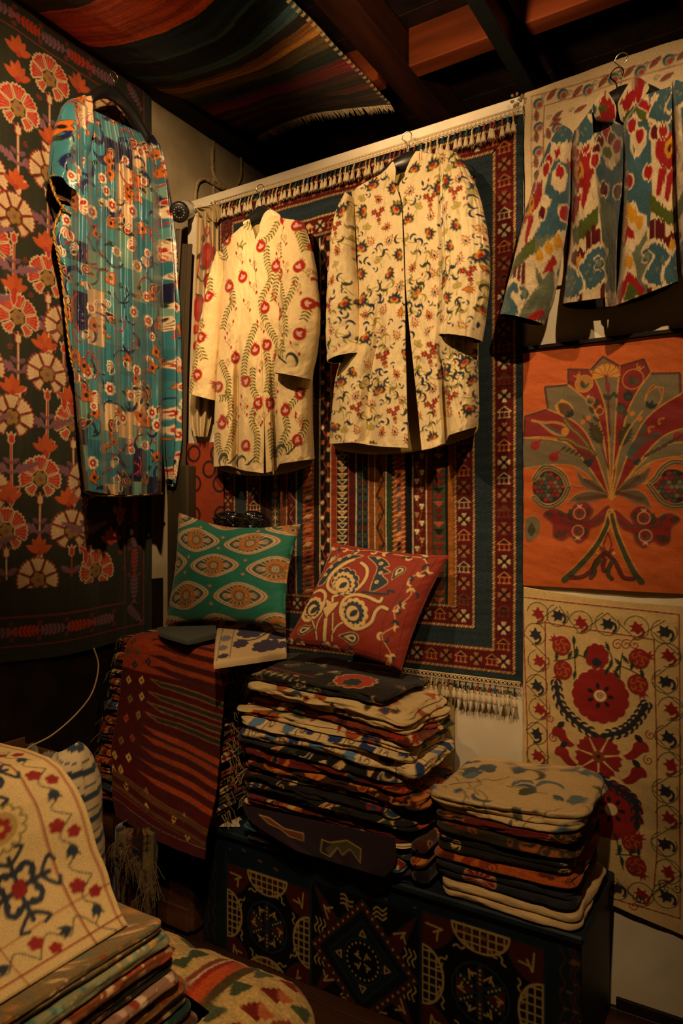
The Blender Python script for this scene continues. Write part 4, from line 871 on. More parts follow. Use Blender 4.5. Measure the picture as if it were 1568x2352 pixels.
shell('collar', [(617, 481, 625, 481), (606, 491, 643, 496), (597, 513, 633, 516), (595, 530, 619, 534), (596, 547, 606, 551)], 36, 50, -.10, lambda u, v: .014*np.sin(PI*u), kv, 'linen', coat, col=lin)
shell('neck_lining', [(574, 500, 622, 478), (578, 520, 610, 505), (583, 545, 600, 545)], 24, 24, -.060, lambda u, v: 0*u, kv, 'linen', coat, col=C('b09a64'))
shell('pocket_welt', [(530, 758, 536, 757), (529, 800, 534, 800), (527, 846, 531, 846)], 8, 40, -.116, lambda u, v: .003+0*u, kv, 'linen', coat, col=lin)
hanger('coat_hanger', (602, 421), (597, 484), (545, 553), (668, 530), -.066, 'black hanger with a wire hook inside the pomegranate coat')
# =================================================== cream coat with paisleys and blue palmettes
YC = -.11; q5 = lambda x, y: (720+x/3.136, 250+y/3.136)
c0, c1 = B(738, 1050, YC), B(1140, 330, YC)
kv = Cv(c0[0]-.02, c1[0]+.02, c0[1]-.02, c1[1]+.02, .0017, C('e4d0a0')); Xg, Zg = kv.grid(); kv.im *= (1+.03*fnoise(Xg*60, Zg*60, 3))[..., None]
BLU2, RED2, YL2, OL2, GN2 = C('232f48'), C('9c2014'), C('c08228'), C('a89848'), C('3a3c1e')
VY = C('9c8a34')
def paisley2(x, y, s, r, fx=1):
    a, b = pk(x, y)
    for k in range(9):
        g_ = k*2*PI/9; kv.poly(tf([(-.13, 0), (.13, 0), (.12, .62)], a+s*.40*math.cos(g_), b+s*.45*math.sin(g_), s*.62, g_-PI/2-.6*fx), RED2)
    kv.poly(tf(pais(), a, b, s*.95, r, fx), RED2, 1.2); kv.poly(tf(pais(), a, b, s*.74, r, fx), YL2 if rs.rand() < .35 else C('dcc48c'), 1.4); kv.poly(tf(pais(), a, b-s*.05, s*.40, r+.2, fx), BLU2 if rs.rand() < .7 else YL2, 1.6)
def palm2(x, y, s, r):
    a, b = pk(x, y)
    P_ = tf(smooth([(0, -.2), (.5, -.4), (1.1, -.1), (.95, .25), (1.25, .55), (.75, .6), (.8, 1.0), (.35, .8), (.3, 1.5), (-.1, .9), (-.45, 1.05), (-.5, .6), (-1.0, .55), (-.85, .1), (-1.1, -.15), (-.5, -.4)], 3, True), a, b, s, r)
    kv.line(P_, .005, VY, 1, True); kv.poly(P_, BLU2, 1.2); kv.poly(tf(smooth([(0, -.35), (.7, -.1), (.55, .4), (.2, .2), (0, .55), (-.2, .2), (-.55, .4), (-.7, -.1)], 3, True), a, b, s, r), YL2, 1.4)
    for sg in (-1, 1): kv.poly(tf(leafp(.34, 7), a, b, s*.62, r-sg*.6), RED2, 1.7)
def cluster2(x, y, s, r):
    a, b = pk(x, y); kv.line(tf(smooth([(-1.4, .8), (-.3, .5), (0, -.5), (0, -3)], 4), a, b, s, r), .002, VY)
    for dx, dy, z_ in ((-1.2, .55, 1), (1.1, .5, 1), (0, -.5, 1), (0, -1.9, .75), (.05, -2.9, .5)):
        for g_ in (-1.1, -.5, .5, 1.1, 2.1, -2.1): kv.poly(tf(leafp(.17, 6), *tf([(dx, dy)], a, b, s, r)[0], s*1.1*z_, r+g_), GN2 if rs.rand() < .6 else BLU2)
    for dx, dy, z_ in ((-1.2, .55, 1), (1.1, .5, 1), (0, -.5, 1), (0, -1.9, .75), (.05, -2.9, .5)):
        cc_ = tf([(dx, dy)], a, b, s, r)[0]; kv.poly(tf(scal(5, .75*z_, .35), cc_[0], cc_[1], s, r+.3), RED2 if z_ > .6 else YL2, 1.5); kv.disc(cc_[0], cc_[1], s*.17*z_, YL2, 1.7)
def vine2(x, y, s, fx, r=0):
    a, b = pk(x, y); kv.line(tf(smooth([(-.6, -1.3), (-.1, -.6), (0, .2), (.5, .9)], 4), a, b, s, r, fx), .0026, VY)
    for dx, dy, q in ((0, -.5, 1.2), (-.3, .3, -1.5), (.4, .6, .6)): kv.poly(tf(curlleaf(.13, .62, 3.6, 12), *tf([(dx, dy)], a, b, s, r, fx)[0], s, r+q*fx, fx), [BLU2, OL2*.8, GN2][rs.randint(3)], 1.1)
def sprig2(x, y, s, r):
    a, b = pk(x, y); kv.line(tf([(0, -1.4), (0, 0)], a, b, s, r), .0022, VY)
    for q in (0, .95, -.95): P_ = tf(leafp(.32, 8), *tf([(0, -.1*abs(q))], a, b, s, r)[0], s*1.1, r+q); kv.poly(P_, C('b8a868')); kv.line(P_, .002, VY, 1, True)
def bcurl2(x, y, s, r, fx):
    a, b = pk(x, y); kv.poly(tf(curlleaf(.17, .7, 3.2, 10), a, b, s, r, fx), BLU2, 1.2); kv.poly(tf(leafp(.2, 7, .15), a, b, s*.9, r+1.6*fx), BLU2, 1.2)
big = [(425, 560, .2), (860, 415, .3), (975, 560, -1.5), (600, 720, .6), (365, 740, 1.6), (245, 770, .9), (340, 1010, -.3), (580, 1380, -.2), (745, 1330, .9), (265, 1420, -2.2), (970, 1270, .8), (1235, 1075, -2.4), (370, 1640, -2.6), (1085, 430, .2), (345, 1370, -2.2), (910, 570, 1.5), (590, 730, -.8)]
clu = [(840, 640, 0), (1065, 640, 0), (465, 750, .1), (200, 880, .1), (1170, 1210, .2), (830, 1770, .2), (505, 1780, .3), (150, 1430, .3)]
occ = []
def free(x, y, d):
    for a, b, e_ in occ:
        if (a-x)**2+(b-y)**2 < (d+e_)**2: return False
    return True
def keep(x, y, d): occ.append((x, y, d))
for x, y, r in clu: px_, py_ = q5(x, y); cluster2(px_, py_, .0125, r); keep(px_, py_+6, 17)
for x, y, r in ((770, 590), (1120, 600), (905, 745)) and ((0, 0, 0),): pass
low = [(q[0], q[1]) for q in ((790, 852), (865, 868), (1010, 862))]
z9 = lambda x, y: (750+x/4.356, 780+y/4.356)
for x, y, r in ((560, 170, .2), (300, 680, .3), (670, 720, .2), (1070, 60, .1), (1050, 650, .3), (1240, 560, -.3)): px_, py_ = z9(x, y); cluster2(px_, py_, .0125, r); keep(px_, py_+6, 17)
for x, y, r in big: px_, py_ = q5(x, y); palm2(px_, py_, .0215, r); keep(px_, py_, 14)
for x, y, r in ((140, 440, .2), (525, 520, .3), (1385, 240, .6), (1165, 350, .4), (80, 860, 2.9), (1430, 680, 2.9)): px_, py_ = z9(x, y); palm2(px_, py_, .0215, r); keep(px_, py_, 14)
for n_, d, fn in ((60, 22, 4), (500, 15, 0), (1200, 12, 1), (2500, 9.3, 2), (4000, 6.6, 3)):
    for k in range(n_):
        x, y = 745+rs.rand()*385, 345+rs.rand()*690
        if free(x, y, d):
            keep(x, y, d); fx = 1 if rs.rand() < .5 else -1; r = rs.rand()*1.6-.8
            if fn == 4: palm2(x, y, .018, r*3)
            elif fn == 0: paisley2(x, y, .0245, r+(PI/3 if rs.rand() < .3 else 0), fx)
            elif fn == 1: sprig2(x, y, .018, r) if rs.rand() < .45 else vine2(x, y, .030, fx, r)
            elif fn == 2: vine2(x, y, .027, fx, r*2) if rs.rand() < .5 else bcurl2(x, y, .023, r*3, fx)
            else: bcurl2(x, y, .015, r*4, fx) if rs.rand() < .7 else kv.poly(tf([(0, -.9), (.5, -.3), (.4, .3), (0, 1.2), (-.4, .3), (-.5, -.3)], *pk(x, y), .007, r), RED2)
PLN = C('e2cd9c')
def plainband(L_, w_): kv.line(smooth([pk(*q) for q in L_], 4), w_, PLN, 0)
plainband([(745, 836), (790, 832), (835, 806)], .052); plainband([(1000, 768), (1050, 783), (1112, 782)], .048)
plainband([(750, 1023), (850, 1028), (940, 1031)], .026); plainband([(962, 1030), (1000, 1020), (1022, 1005)], .03); plainband([(1024, 980), (1060, 982), (1100, 985)], .06)
coat = empty('paisley_coat', (B(935, 440, -.07)[0], -.07, 2.2), 'cream coat embroidered with red paisleys and blue palmettes, hanging left of the ikat jacket', 'coat', 'cream embroidered coats')
BL = [(806, 437, 885, 394), (811, 470, 905, 423), (813, 530, 921, 470), (814, 600, 925, 560), (812, 700, 929, 680), (798, 790, 930, 790), (772, 860, 932, 860), (762, 940, 934, 945), (756, 1020, 936, 1029)]
def dL(u, v): return .015+.075*rise(u, .35)*(.6+.4*sm(v, 0, .3))+.018*rise(u, 1)-.040*g8(u, .5, .10)*sm(v, .3, .8)+.012*g8(u, .22, .12)*sm(v, .5, .9)+.0035*fnoise(u*4, v*9, 15)+.0025*fnoise(u*16+v*3, v*20, 16)
shell('left_front', BL, 150, 400, -.04, dL, kv, 'linen', coat, YC, hem=lambda s: -6*g8(s, .3, .2))
BRr = [(963, 350, 1056, 358), (931, 402, 1078, 400), (916, 428, 1092, 450), (924, 475, 1096, 520), (929, 570, 1096, 620), (932, 664, 1096, 720), (941, 765, 1096, 800), (950, 850, 1098, 880), (959, 940, 1099, 950), (968, 1033, 1095, 993)]
def dR(u, v): return .015+.075*rise(1-u, .25)*(.6+.4*sm(v, 0, .3))+.022*rise(1-u, 1)-.05*g8(u, .44, .045)*sm(v, .6, .85)+.035*g8(u, .72, .25)*sm(v, .5, .95)+.0035*fnoise(u*4+5, v*9, 15)+.0025*fnoise(u*16+v*3, v*20, 16)
shell('right_front', BRr, 170, 400, -.04, dR, kv, 'linen', coat, YC, hem=lambda s: -14*sm(s, .42, .5)+4*g8(s, .2, .2))
shell('back_lining', [(812, 437, 1050, 365), (812, 600, 1090, 600), (775, 860, 1098, 880), (765, 1022, 1097, 985)], 60, 80, -.032, lambda u, v: .045*sm(v, .6, 1)+.002*fnoise(u*5, v*8, 7), kv, 'linen', coat, col=C('a89048'), hem=lambda s: 36*np.sin(PI*s)**.5)
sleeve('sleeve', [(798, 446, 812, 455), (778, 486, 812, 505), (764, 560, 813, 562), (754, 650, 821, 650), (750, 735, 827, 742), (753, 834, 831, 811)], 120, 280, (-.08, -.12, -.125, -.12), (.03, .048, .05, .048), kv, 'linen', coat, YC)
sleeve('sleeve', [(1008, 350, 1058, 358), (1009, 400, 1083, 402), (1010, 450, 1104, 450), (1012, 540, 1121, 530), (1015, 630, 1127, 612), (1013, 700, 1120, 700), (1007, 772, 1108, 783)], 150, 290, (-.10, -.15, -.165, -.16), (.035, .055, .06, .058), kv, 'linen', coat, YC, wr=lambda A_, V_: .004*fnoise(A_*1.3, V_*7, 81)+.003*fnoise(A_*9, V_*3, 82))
shell('collar', [(900, 372, 903, 371), (888, 388, 908, 389), (884, 402, 907, 410), (892, 413, 905, 424)], 30, 40, -.105, lambda u, v: .014*np.sin(PI*v), kv, 'linen', coat, col=lin)
shell('collar', [(955, 347, 969, 347), (945, 362, 999, 361), (934, 385, 980, 386), (929, 403, 958, 408), (933, 421, 944, 429)], 40, 56, -.105, lambda u, v: .015*np.sin(PI*u), kv, 'linen', coat, col=lin)
shell('neck_lining', [(900, 385, 950, 365), (905, 400, 940, 395), (908, 425, 932, 425)], 24, 24, -.062, lambda u, v: 0*u, kv, 'linen', coat, col=C('9c8a50'))
hanger('coat_hanger', (937, 302), (934, 362), (850, 440), (1030, 385), -.066, 'black hanger with a wire hook inside the paisley coat')
# =================================================== ikat jacket
YC = -.11; q6 = lambda x, y: (1100+x/3.35, 100+y/3.35)
c0, c1 = B(1135, 770, YC), B(1720, 160, YC)
kv = Cv(c0[0]-.02, c1[0]+.02, c0[1]-.02, c1[1]+.04, .0021, C('c4b08c')); Xg, Zg = kv.grid()
IB, IR, IM, IG, IY, IGR = C('34535f'), C('8c1418'), C('4c0a10'), C('44501a'), C('b8841c'), C('5c6450')
def ip(L_): return np.array([B(*q6(*q), YC) for q in L_])
for L_ in ([(1130, 560), (1320, 600), (1330, 1230), (1310, 1400), (1250, 1450), (1240, 1300), (1190, 1200), (1100, 1240), (1110, 900)], [(880, 560), (1110, 620), (1110, 1560), (1060, 1500), (980, 1250), (900, 1000)], [(590, 930), (720, 960), (700, 1420), (500, 1620), (460, 1540), (600, 1250), (540, 1200)], [(1440, 560), (1480, 500), (1500, 700), (1470, 900)], [(520, 740), (580, 800), (560, 960), (420, 1000)], [(1560, 560), (1700, 540), (1720, 1150), (1600, 1250)], [(1840, 900), (1950, 1000), (1900, 1500), (1800, 1400)]): kv.poly(ip(L_), IB)
for L_ in ([(1140, 1480), (1290, 1420), (1300, 1900), (1240, 2000), (1200, 1700)], [(440, 1560), (620, 1500), (600, 1900), (540, 2150), (300, 2160), (500, 1900)], [(930, 1150), (1060, 1300), (1050, 1900), (960, 1900)], [(1210, 255), (1290, 310), (1230, 340), (1160, 330)], [(1300, 300), (1340, 320), (1310, 500)]): kv.poly(ip(L_), IGR)
for L_ in ([(1200, 600), (1290, 680), (1285, 780), (1200, 890), (1160, 800), (1160, 650)], [(980, 630), (1090, 720), (1085, 880), (1010, 980), (940, 860), (920, 730)], [(1180, 1240), (1290, 1330), (1290, 1440), (1180, 1600), (1080, 1500), (1090, 1300)], [(640, 980), (700, 1040), (690, 1160), (650, 1200), (590, 1130), (595, 1040)], [(560, 1560), (650, 1500), (640, 1700), (530, 1840), (450, 1700)]): kv.poly(ip(L_), C('c4b08c'))
for L_ in ([(1310, 1150), (1390, 1230), (1480, 1290), (1568, 1180), (1700, 1080), (1700, 1250), (1480, 1400), (1310, 1290)], [(720, 1430), (820, 1330), (915, 1250), (915, 1390), (800, 1500), (725, 1560)], [(245, 1730), (350, 1620), (475, 1530), (475, 1660), (350, 1740), (240, 1840)], [(1180, 760), (1200, 800), (1190, 850)], [(950, 780), (990, 770), (1025, 850), (1005, 910), (985, 860), (950, 870)], [(900, 480), (1000, 460), (980, 540), (1040, 590), (920, 640), (940, 560)], [(1100, 560), (1180, 470), (1230, 480), (1320, 560), (1290, 620), (1190, 520), (1130, 640)], [(1600, 1900), (1750, 1850), (1700, 2000)]): kv.poly(ip(L_), IG)
for L_ in ([(1360, 720), (1430, 660), (1500, 700), (1525, 850), (1480, 970), (1390, 930), (1355, 860)], [(760, 830), (870, 790), (885, 1000), (800, 1110), (750, 1140), (690, 930)], [(390, 1150), (460, 1120), (520, 1100), (520, 1230), (480, 1310), (330, 1450), (340, 1300)], [(905, 470), (970, 400), (1040, 460), (1050, 560), (1010, 600), (900, 600), (940, 540), (1000, 480)], [(1080, 460), (1160, 350), (1270, 310), (1250, 400), (1180, 440), (1140, 520)], [(1230, 400), (1330, 480), (1325, 560), (1200, 440)], [(1060, 1900), (1155, 1740), (1280, 1890), (1240, 1940), (1150, 1830), (1080, 2030)], [(370, 2170), (520, 2050), (530, 2110), (430, 2180)], [(1110, 1560), (1130, 1370), (1190, 1440), (1195, 1500), (1150, 1480)], [(530, 1790), (600, 1650), (625, 1680), (605, 1770), (540, 1800)], [(1600, 700), (1700, 640), (1750, 900), (1650, 980)], [(600, 860), (640, 840), (650, 900), (620, 930)], [(510, 870), (550, 740), (540, 860)]): kv.poly(ip(L_), IR)
kv.poly(ip([(1110, 1960), (1155, 1820), (1230, 1920), (1160, 1990)]), IG)
for x, y, w_, h__, c_ in ((1465, 800, 30, 60, IY), (1465, 800, 12, 25, IM), (765, 990, 34, 60, IY), (770, 985, 12, 26, IR), (405, 1280, 42, 70, IY), (385, 1290, 18, 36, IM), (430, 1260, 10, 20, IM)): a, b = B(*q6(x, y), YC); kv.disc(a, b, w_*.00042, c_, 1, h__*.00042)
for x, y in ((980, 690), (1020, 735), (1060, 780), (930, 770), (1235, 700), (1175, 620), (1350, 590), (1375, 625), (1350, 690), (1415, 670), (740, 830), (820, 790), (650, 1030), (565, 950), (545, 1010), (525, 1345), (680, 1330), (1300, 990), (1150, 1050), (455, 1040), (430, 1140), (900, 830), (890, 900), (960, 1120), (1065, 1130), (1600, 1000), (1620, 1400)): a, b = B(*q6(x, y), YC); kv.disc(a, b, .0145, C('c4b08c'), 1, .0235); kv.disc(a, b, .0105, IR if x % 3 else IM, 1, .019)
for x, y, n_ in ((830, 1080, 4), (1410, 990, 4), (1475, 1020, 4), (430, 1400, 4), (755, 1200, 4), (310, 1480, 3)):
    for k in range(n_): a, b = B(*q6(x-k*10, y+k*48), YC); kv.disc(a, b, .0105-.0015*k, IR, 1, .015)
for x, y in ((1330, 1465), (1372, 1455), (1412, 1470), (840, 1540), (880, 1500), (915, 1530), (300, 1840), (345, 1830), (385, 1820), (1700, 1400), (1740, 1380), (950, 1880), (775, 1930), (1310, 1900)): a, b = B(*q6(x, y), YC); kv.rect(a-.0062, a+.0062, b-.036, b+.036, IM)
for x, y in ((1145, 1270), (1180, 1315), (1230, 1365), (1115, 1385), (510, 1675), (575, 1610), (635, 1555), (1150, 1670), (1090, 1480)): a, b = B(*q6(x, y), YC); kv.disc(a, b, .0105, IY, 1, .019)
for x, y, s in ((1485, 1560, 1.1), (765, 1680, 1.1), (1740, 1650, 1.1)):
    a, b = B(*q6(x, y), YC); kv.poly(tf([(0, -1.6), (.75, .3), (.6, 1), (0, 1.3), (-.6, 1), (-.75, .3)], a, b, .026*s), IM); kv.disc(a, b+.004, .007, IY, 1, .016)
def ipais(x, y, s, fx):
    a, b = B(*q6(x, y), YC); P_ = smooth([(0, -1), (.75, -.65), (.85, 0), (.5, .6), (.1, 1.15), (-.45, 1.25), (-.75, .9), (-.6, .55), (-.35, .75), (-.2, .5), (-.55, 0), (-.7, -.5)], 4, True)
    s = s*.9; kv.poly(tf(P_, a, b, s*1.2, 0, fx), C('c4b08c')); kv.poly(tf(P_, a, b, s, 0, fx), IB)
    for q in ((.1, -.4), (.3, 0), (-.1, -.1), (.15, .4)): c_ = tf([q], a, b, s, 0, fx)[0]; kv.disc(c_[0], c_[1], .0042, C('6a6a48'))
for x, y, s, fx in ((805, 640, .052, -1), (650, 700, .045, 1), (1410, 470, .052, 1), (1545, 400, .05, 1), (870, 1750, .054, -1), (700, 1850, .045, 1), (1385, 1720, .056, 1), (1560, 1720, .055, -1), (250, 2050, .056, -1), (390, 1960, .02, 1), (1290, 1640, .018, 1), (920, 1700, .018, 1), (1850, 600, .05, 1), (1900, 1700, .055, 1)): ipais(x, y, s, fx)
kv.im *= (1+.12*fnoise(Xg*30, Zg*30, 3))[..., None]
jk = empty('ikat_jacket', (B(1400, 400, -.07)[0], -.07, 2.1), 'velvet ikat jacket in blue, red and oatmeal hanging at the right of the carpet', 'jacket')
d1 = lambda u, v: .02+.075*rise(u, .3)*(.5+.5*sm(v, 0, .3))+.02*np.sin(PI*u)+.004*fnoise(u*4, v*7, 25)
shell('left_front', [(1317, 305, 1358, 248), (1313, 335, 1361, 300), (1312, 390, 1367, 390), (1311, 440, 1370, 440), (1308, 548, 1382, 548), (1297, 640, 1388, 640), (1291, 697, 1391, 683)], 90, 260, -.04, d1, kv, 'velvet', jk, YC, jit=.011)
shell('front_placket', [(1362, 252, 1430, 288), (1362, 300, 1430, 340), (1368, 420, 1428, 420), (1380, 548, 1416, 548), (1387, 660, 1414, 665), (1390, 705, 1411, 703)], 70, 240, -.04, lambda u, v: .015+.075*u**1.5*(1-.3*v)+.004*fnoise(u*4, v*7, 25), kv, 'velvet', jk, YC, jit=.011)
shell('right_front', [(1480, 218, 1546, 196), (1432, 283, 1547, 262), (1431, 370, 1549, 362), (1430, 458, 1551, 458), (1425, 560, 1553, 560), (1420, 640, 1554, 620), (1410, 703, 1558, 645)], 130, 260, -.04, lambda u, v: .05+.05*rise(u, .12)-.03*g8(u, .98, .2)+.018*np.sin(PI*u*2+v)*sm(v, .2, .8)+.004*fnoise(u*4, v*7, 35), kv, 'velvet', jk, YC, jit=.011)
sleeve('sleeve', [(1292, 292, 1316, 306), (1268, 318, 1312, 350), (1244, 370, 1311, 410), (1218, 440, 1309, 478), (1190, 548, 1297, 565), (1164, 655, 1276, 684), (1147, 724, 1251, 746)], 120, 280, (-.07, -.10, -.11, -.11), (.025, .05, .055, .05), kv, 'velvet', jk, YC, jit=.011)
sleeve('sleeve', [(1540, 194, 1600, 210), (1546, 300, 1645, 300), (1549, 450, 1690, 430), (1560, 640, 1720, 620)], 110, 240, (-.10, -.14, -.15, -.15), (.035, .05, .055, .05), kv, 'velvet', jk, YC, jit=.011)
shell('collar', [(1386, 209, 1393, 207), (1366, 231, 1412, 238), (1360, 250, 1414, 262), (1368, 277, 1410, 283)], 40, 50, -.095, lambda u, v: .016*np.sin(PI*v), kv, 'velvet', jk, YC, jit=.015)
shell('collar', [(1458, 177, 1468, 178), (1440, 197, 1490, 198), (1424, 225, 1468, 234), (1418, 243, 1447, 259), (1424, 276, 1434, 285)], 50, 60, -.10, lambda u, v: .016*np.sin(PI*v), kv, 'velvet', jk, YC, jit=.015)
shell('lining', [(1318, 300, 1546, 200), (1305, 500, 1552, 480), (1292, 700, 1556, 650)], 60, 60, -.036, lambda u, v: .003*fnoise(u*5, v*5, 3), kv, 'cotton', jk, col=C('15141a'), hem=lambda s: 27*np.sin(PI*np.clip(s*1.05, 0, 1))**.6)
hanger('coat_hanger', (1428, 116), (1426, 212), (1350, 290), (1530, 225), -.066, 'black hanger with a wire hook inside the ikat jacket')
# =================================================== blue silk tunic in front of the left wall
XT = -2.10; c0, c1 = L(108, 1145, XT), L(418, 215, XT)
kv = Cv(c0[0]-.03, c1[0]+.03, c0[1]-.03, c1[1]+.03, .0019, C('347482')); Xg, Zg = kv.grid(); rs = np.random.RandomState(77)
TB = [C('347482'), C('3b7f8c'), C('6b9488'), C('2c6878'), C('c7a980'), C('14163a'), C('2c6878'), C('548a8c')]
x = kv.a0
while x < kv.a1:
    w_ = .05+.03*rs.rand(); z = kv.b0
    while z < kv.b1:
        h__ = .07+.07*rs.rand(); c_ = TB[rs.choice(len(TB), p=[.24, .2, .12, .12, .09, .09, .07, .07])]; kv.rect(x, x+w_, z, z+h__, c_)
        kv.line([(x, z), (x+w_, z), (x+w_, z+h__)], .0018, C('5a4024'), 0); z += h__
    x += w_
WH, TR, TO, TN, TG = C('d8c4a0'), C('a01c1c'), C('c06418'), C('161c4c'), C('28361a')
A0, A1, B0, B1 = kv.a0, kv.a1, kv.b0, kv.b1
for k in range(130):
    a, b = A0+rs.rand()*(A1-A0), B0+rs.rand()*(B1-B0); r = .025+.03*rs.rand(); t0 = rs.rand()*6
    kv.line(arc(r, t0, t0+2.2, 10, a, b), .0065, [TR, TR, TN, C('101020')][k % 4])
for k in range(50):
    a, b = A0+rs.rand()*(A1-A0), B0+rs.rand()*(B1-B0); s = .028+.014*rs.rand(); r = rs.rand()*6
    P_ = tf(pais(), a, b, s*1.2, r); kv.poly(P_, C('12102c')); kv.line(P_, .0035, C('b88a28'), 1, True); kv.poly(tf(pais(), a, b, s*.6, r+.3), TR); kv.line(tf(pais(), a, b, s*.6, r+.3), .002, WH, 1, True)
for k in range(70):
    a, b = A0+rs.rand()*(A1-A0), B0+rs.rand()*(B1-B0); s = .017+.006*rs.rand(); r = rs.rand()*6
    kv.poly(tf(curlleaf(.28, 1.5, 3.2, 12), a, b, s*1.4, r), TN)
for k in range(110):
    a, b = A0+rs.rand()*(A1-A0), B0+rs.rand()*(B1-B0); s = .02+.008*rs.rand(); r = rs.rand()*6; P_ = tf(leafp(.26, 8, .2), a, b, s, r); kv.poly(P_, TG if k % 3 else TO); kv.line(P_, .0015, C('141410'), 1, True)
for k in range(230):
    a, b = A0+rs.rand()*(A1-A0), B0+rs.rand()*(B1-B0); s = .0115+.007*rs.rand(); r = rs.rand()*6; kd = k % 3
    if kd == 0:
        kv.poly(tf(scal(8, 1.5, .2), a, b, s, r), WH); kv.poly(tf(scal(6, .9, .25), a, b, s, r), TR); kv.disc(a, b, s*.25, WH)
    elif kd == 1:
        for q in (-1, -.35, .35, 1): P_ = tf(leafp(.36, 8), a, b-s, s*2.3, r+q*.75); kv.poly(P_, WH); kv.poly(tf(leafp(.22, 8), a, b-s, s*2.0, r+q*.75), TR if k % 2 else C('2a1424'))
    else:
        P_ = tf(smooth([(0, -1.4), (.9, -.5), (1.6, .2), (.6, .5), (.3, 1.4), (-.4, .6), (-1.5, .5), (-.9, -.6)], 3, True), a, b, s*1.2, r); kv.poly(P_, TO); kv.line(P_, .0018, C('2a140c'), 1, True); kv.disc(a, b, s*.5, C('1c1018'))
tn = empty('silk_tunic', (-2.1, -.35, 2.0), 'long teal silk tunic with floral tile print and gold cord, before the green hanging', 'tunic')
def dT(u, v):
    pl = .022*np.cos(u*2*PI*4.3+.6*np.sin(v*5)+.5)*sm(v, .05, .35)+.008*np.cos(u*2*PI*10+v*4)
    return .02+.075*rise(u, .12)*rise(1-u, .12)+.045*g8(u, .10, .12)+pl+.004*fnoise(u*5, v*8, 5)
shell('body_panel', [(162, 228, 336, 312), (161, 330, 360, 350), (163, 430, 370, 430), (163, 514, 373, 514), (165, 672, 376, 672), (172, 873, 378, 870), (187, 1045, 375, 1045), (195, 1126, 371, 1133)], 210, 560, XT-.03, dT, kv, 'silk', tn, XT, axis='x', cos_=False, hem=lambda s: 8*np.sin(PI*s))
wr = lambda A_, V_: .008*np.cos(A_*5+V_*3)+.004*fnoise(A_*2, V_*9, 9)
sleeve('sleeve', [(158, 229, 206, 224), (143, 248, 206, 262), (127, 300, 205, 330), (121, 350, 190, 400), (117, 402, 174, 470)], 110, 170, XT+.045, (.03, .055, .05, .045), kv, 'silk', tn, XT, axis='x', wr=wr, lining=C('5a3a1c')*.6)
shell('sleeve_flap', [(146, 470, 174, 478), (124, 530, 172, 540), (134, 590, 172, 600), (144, 640, 172, 650), (153, 740, 173, 760), (163, 820, 175, 830), (173, 860, 178, 866)], 50, 240, XT-.01, lambda u, v: .02*np.sin(PI*u)+.01, kv, 'silk', tn, XT, axis='x')
sleeve('sleeve', [(334, 312, 348, 320), (346, 340, 369, 365), (362, 450, 382, 488), (372, 590, 394, 590), (377, 760, 403, 760), (380, 960, 411, 960), (381, 1030, 410, 1030), (387, 1100, 397, 1118)], 80, 420, XT+.03, (.02, .04, .045, .04, .02), kv, 'silk', tn, XT, axis='x', wr=wr)
def cord(pts, x, r=.0045):
    P_ = smooth([np.array([x+(q[2] if len(q) > 2 else 0), *L(q[0], q[1], x+(q[2] if len(q) > 2 else 0))]) for q in pts], 14); n_ = len(P_); ph = np.arange(n_)*1.1
    o_ = np.stack([np.cos(ph), np.sin(ph), np.sin(ph)*.4], 1)*r*.55
    return [tubep(P_+o_, r*.62, 6, C('b88a24')), tubep(P_-o_, r*.62, 6, C('8a5c18'))]
for cp_ in (cord([(115, 406, .03), (130, 403, .06), (152, 412, .07), (172, 440, .07), (176, 470, .05), (168, 492, .03), (146, 478, .03), (130, 455, .03), (118, 425, .02), (115, 406, .03)], XT), cord([(146, 470), (124, 528), (134, 590), (143, 640), (153, 740), (163, 820), (174, 862)], XT+.01), cord([(195, 1128, .02), (215, 1136, .06), (250, 1139, .05), (300, 1139, .05), (345, 1136, .05), (371, 1134, .0)], XT, .005), cord([(396, 700), (406, 800), (411, 960), (409, 1040), (396, 1118)], XT+.035, .004)): gather('gold_cord', cp_, 'silk', tn)
hanger('coat_hanger', (262, 168), (262, 208), (200, 226), (332, 312), XT+.05, 'wide black hanger with a wire hook holding the teal tunic', axis='x', thick=.024)
# ------------------------------------------------------------------ folded textiles
PALS = {
 'dark': [C('14100e'), C('7c1414'), C('a8401c'), C('c9a868'), C('1f3448'), C('2c3a1c')],
 'red': [C('5e1010'), C('14100e'), C('c9a868'), C('a85a1c'), C('1f2c38'), C('8e1c18')],
 'cream': [C('d2b880'), C('8c1c14'), C('24405c'), C('a8481c'), C('2c4420'), C('4c1418')],
 'blue': [C('dcc08a'), C('22386e'), C('5a7ca0'), C('22386e'), C('14182c'), C('5a7ca0')],
 'rust': [C('7a3418'), C('5a1410'), C('d0b070'), C('1c3420'), C('a02818'), C('2c1410')],
 'brown': [C('3c1c0e'), C('a04c1c'), C('6a2a10'), C('c0702c'), C('2a140c'), C('8a3414')],
 'purple': [C('261424'), C('6a4a20'), C('8c3a1c'), C('3c4424'), C('4a2c44'), C('b08a48')],
 'teal': [C('2a5a72'), C('8c1414'), C('101418'), C('c9b080'), C('1c4a2c'), C('7c1818')],
 'green': [C('1f2820'), C('8a1a1c'), C('5a6a5a'), C('c9b080'), C('283c2c'), C('3a4a6a')],
 'orange': [C('a04c1e'), C('7c2c12'), C('c07a30'), C('4c1c10'), C('a85a24'), C('5c2410')],
 'navy': [C('1e2028'), C('7c1218'), C('7c1218'), C('c0a074'), C('26262e'), C('5c1018')],
 'raw': [C('c4a878')]*6, 'olive': [C('302618')]*3+[C('8a4a1c'), C('5a1c14'), C('3a2c1c')],
}
_tile = {}
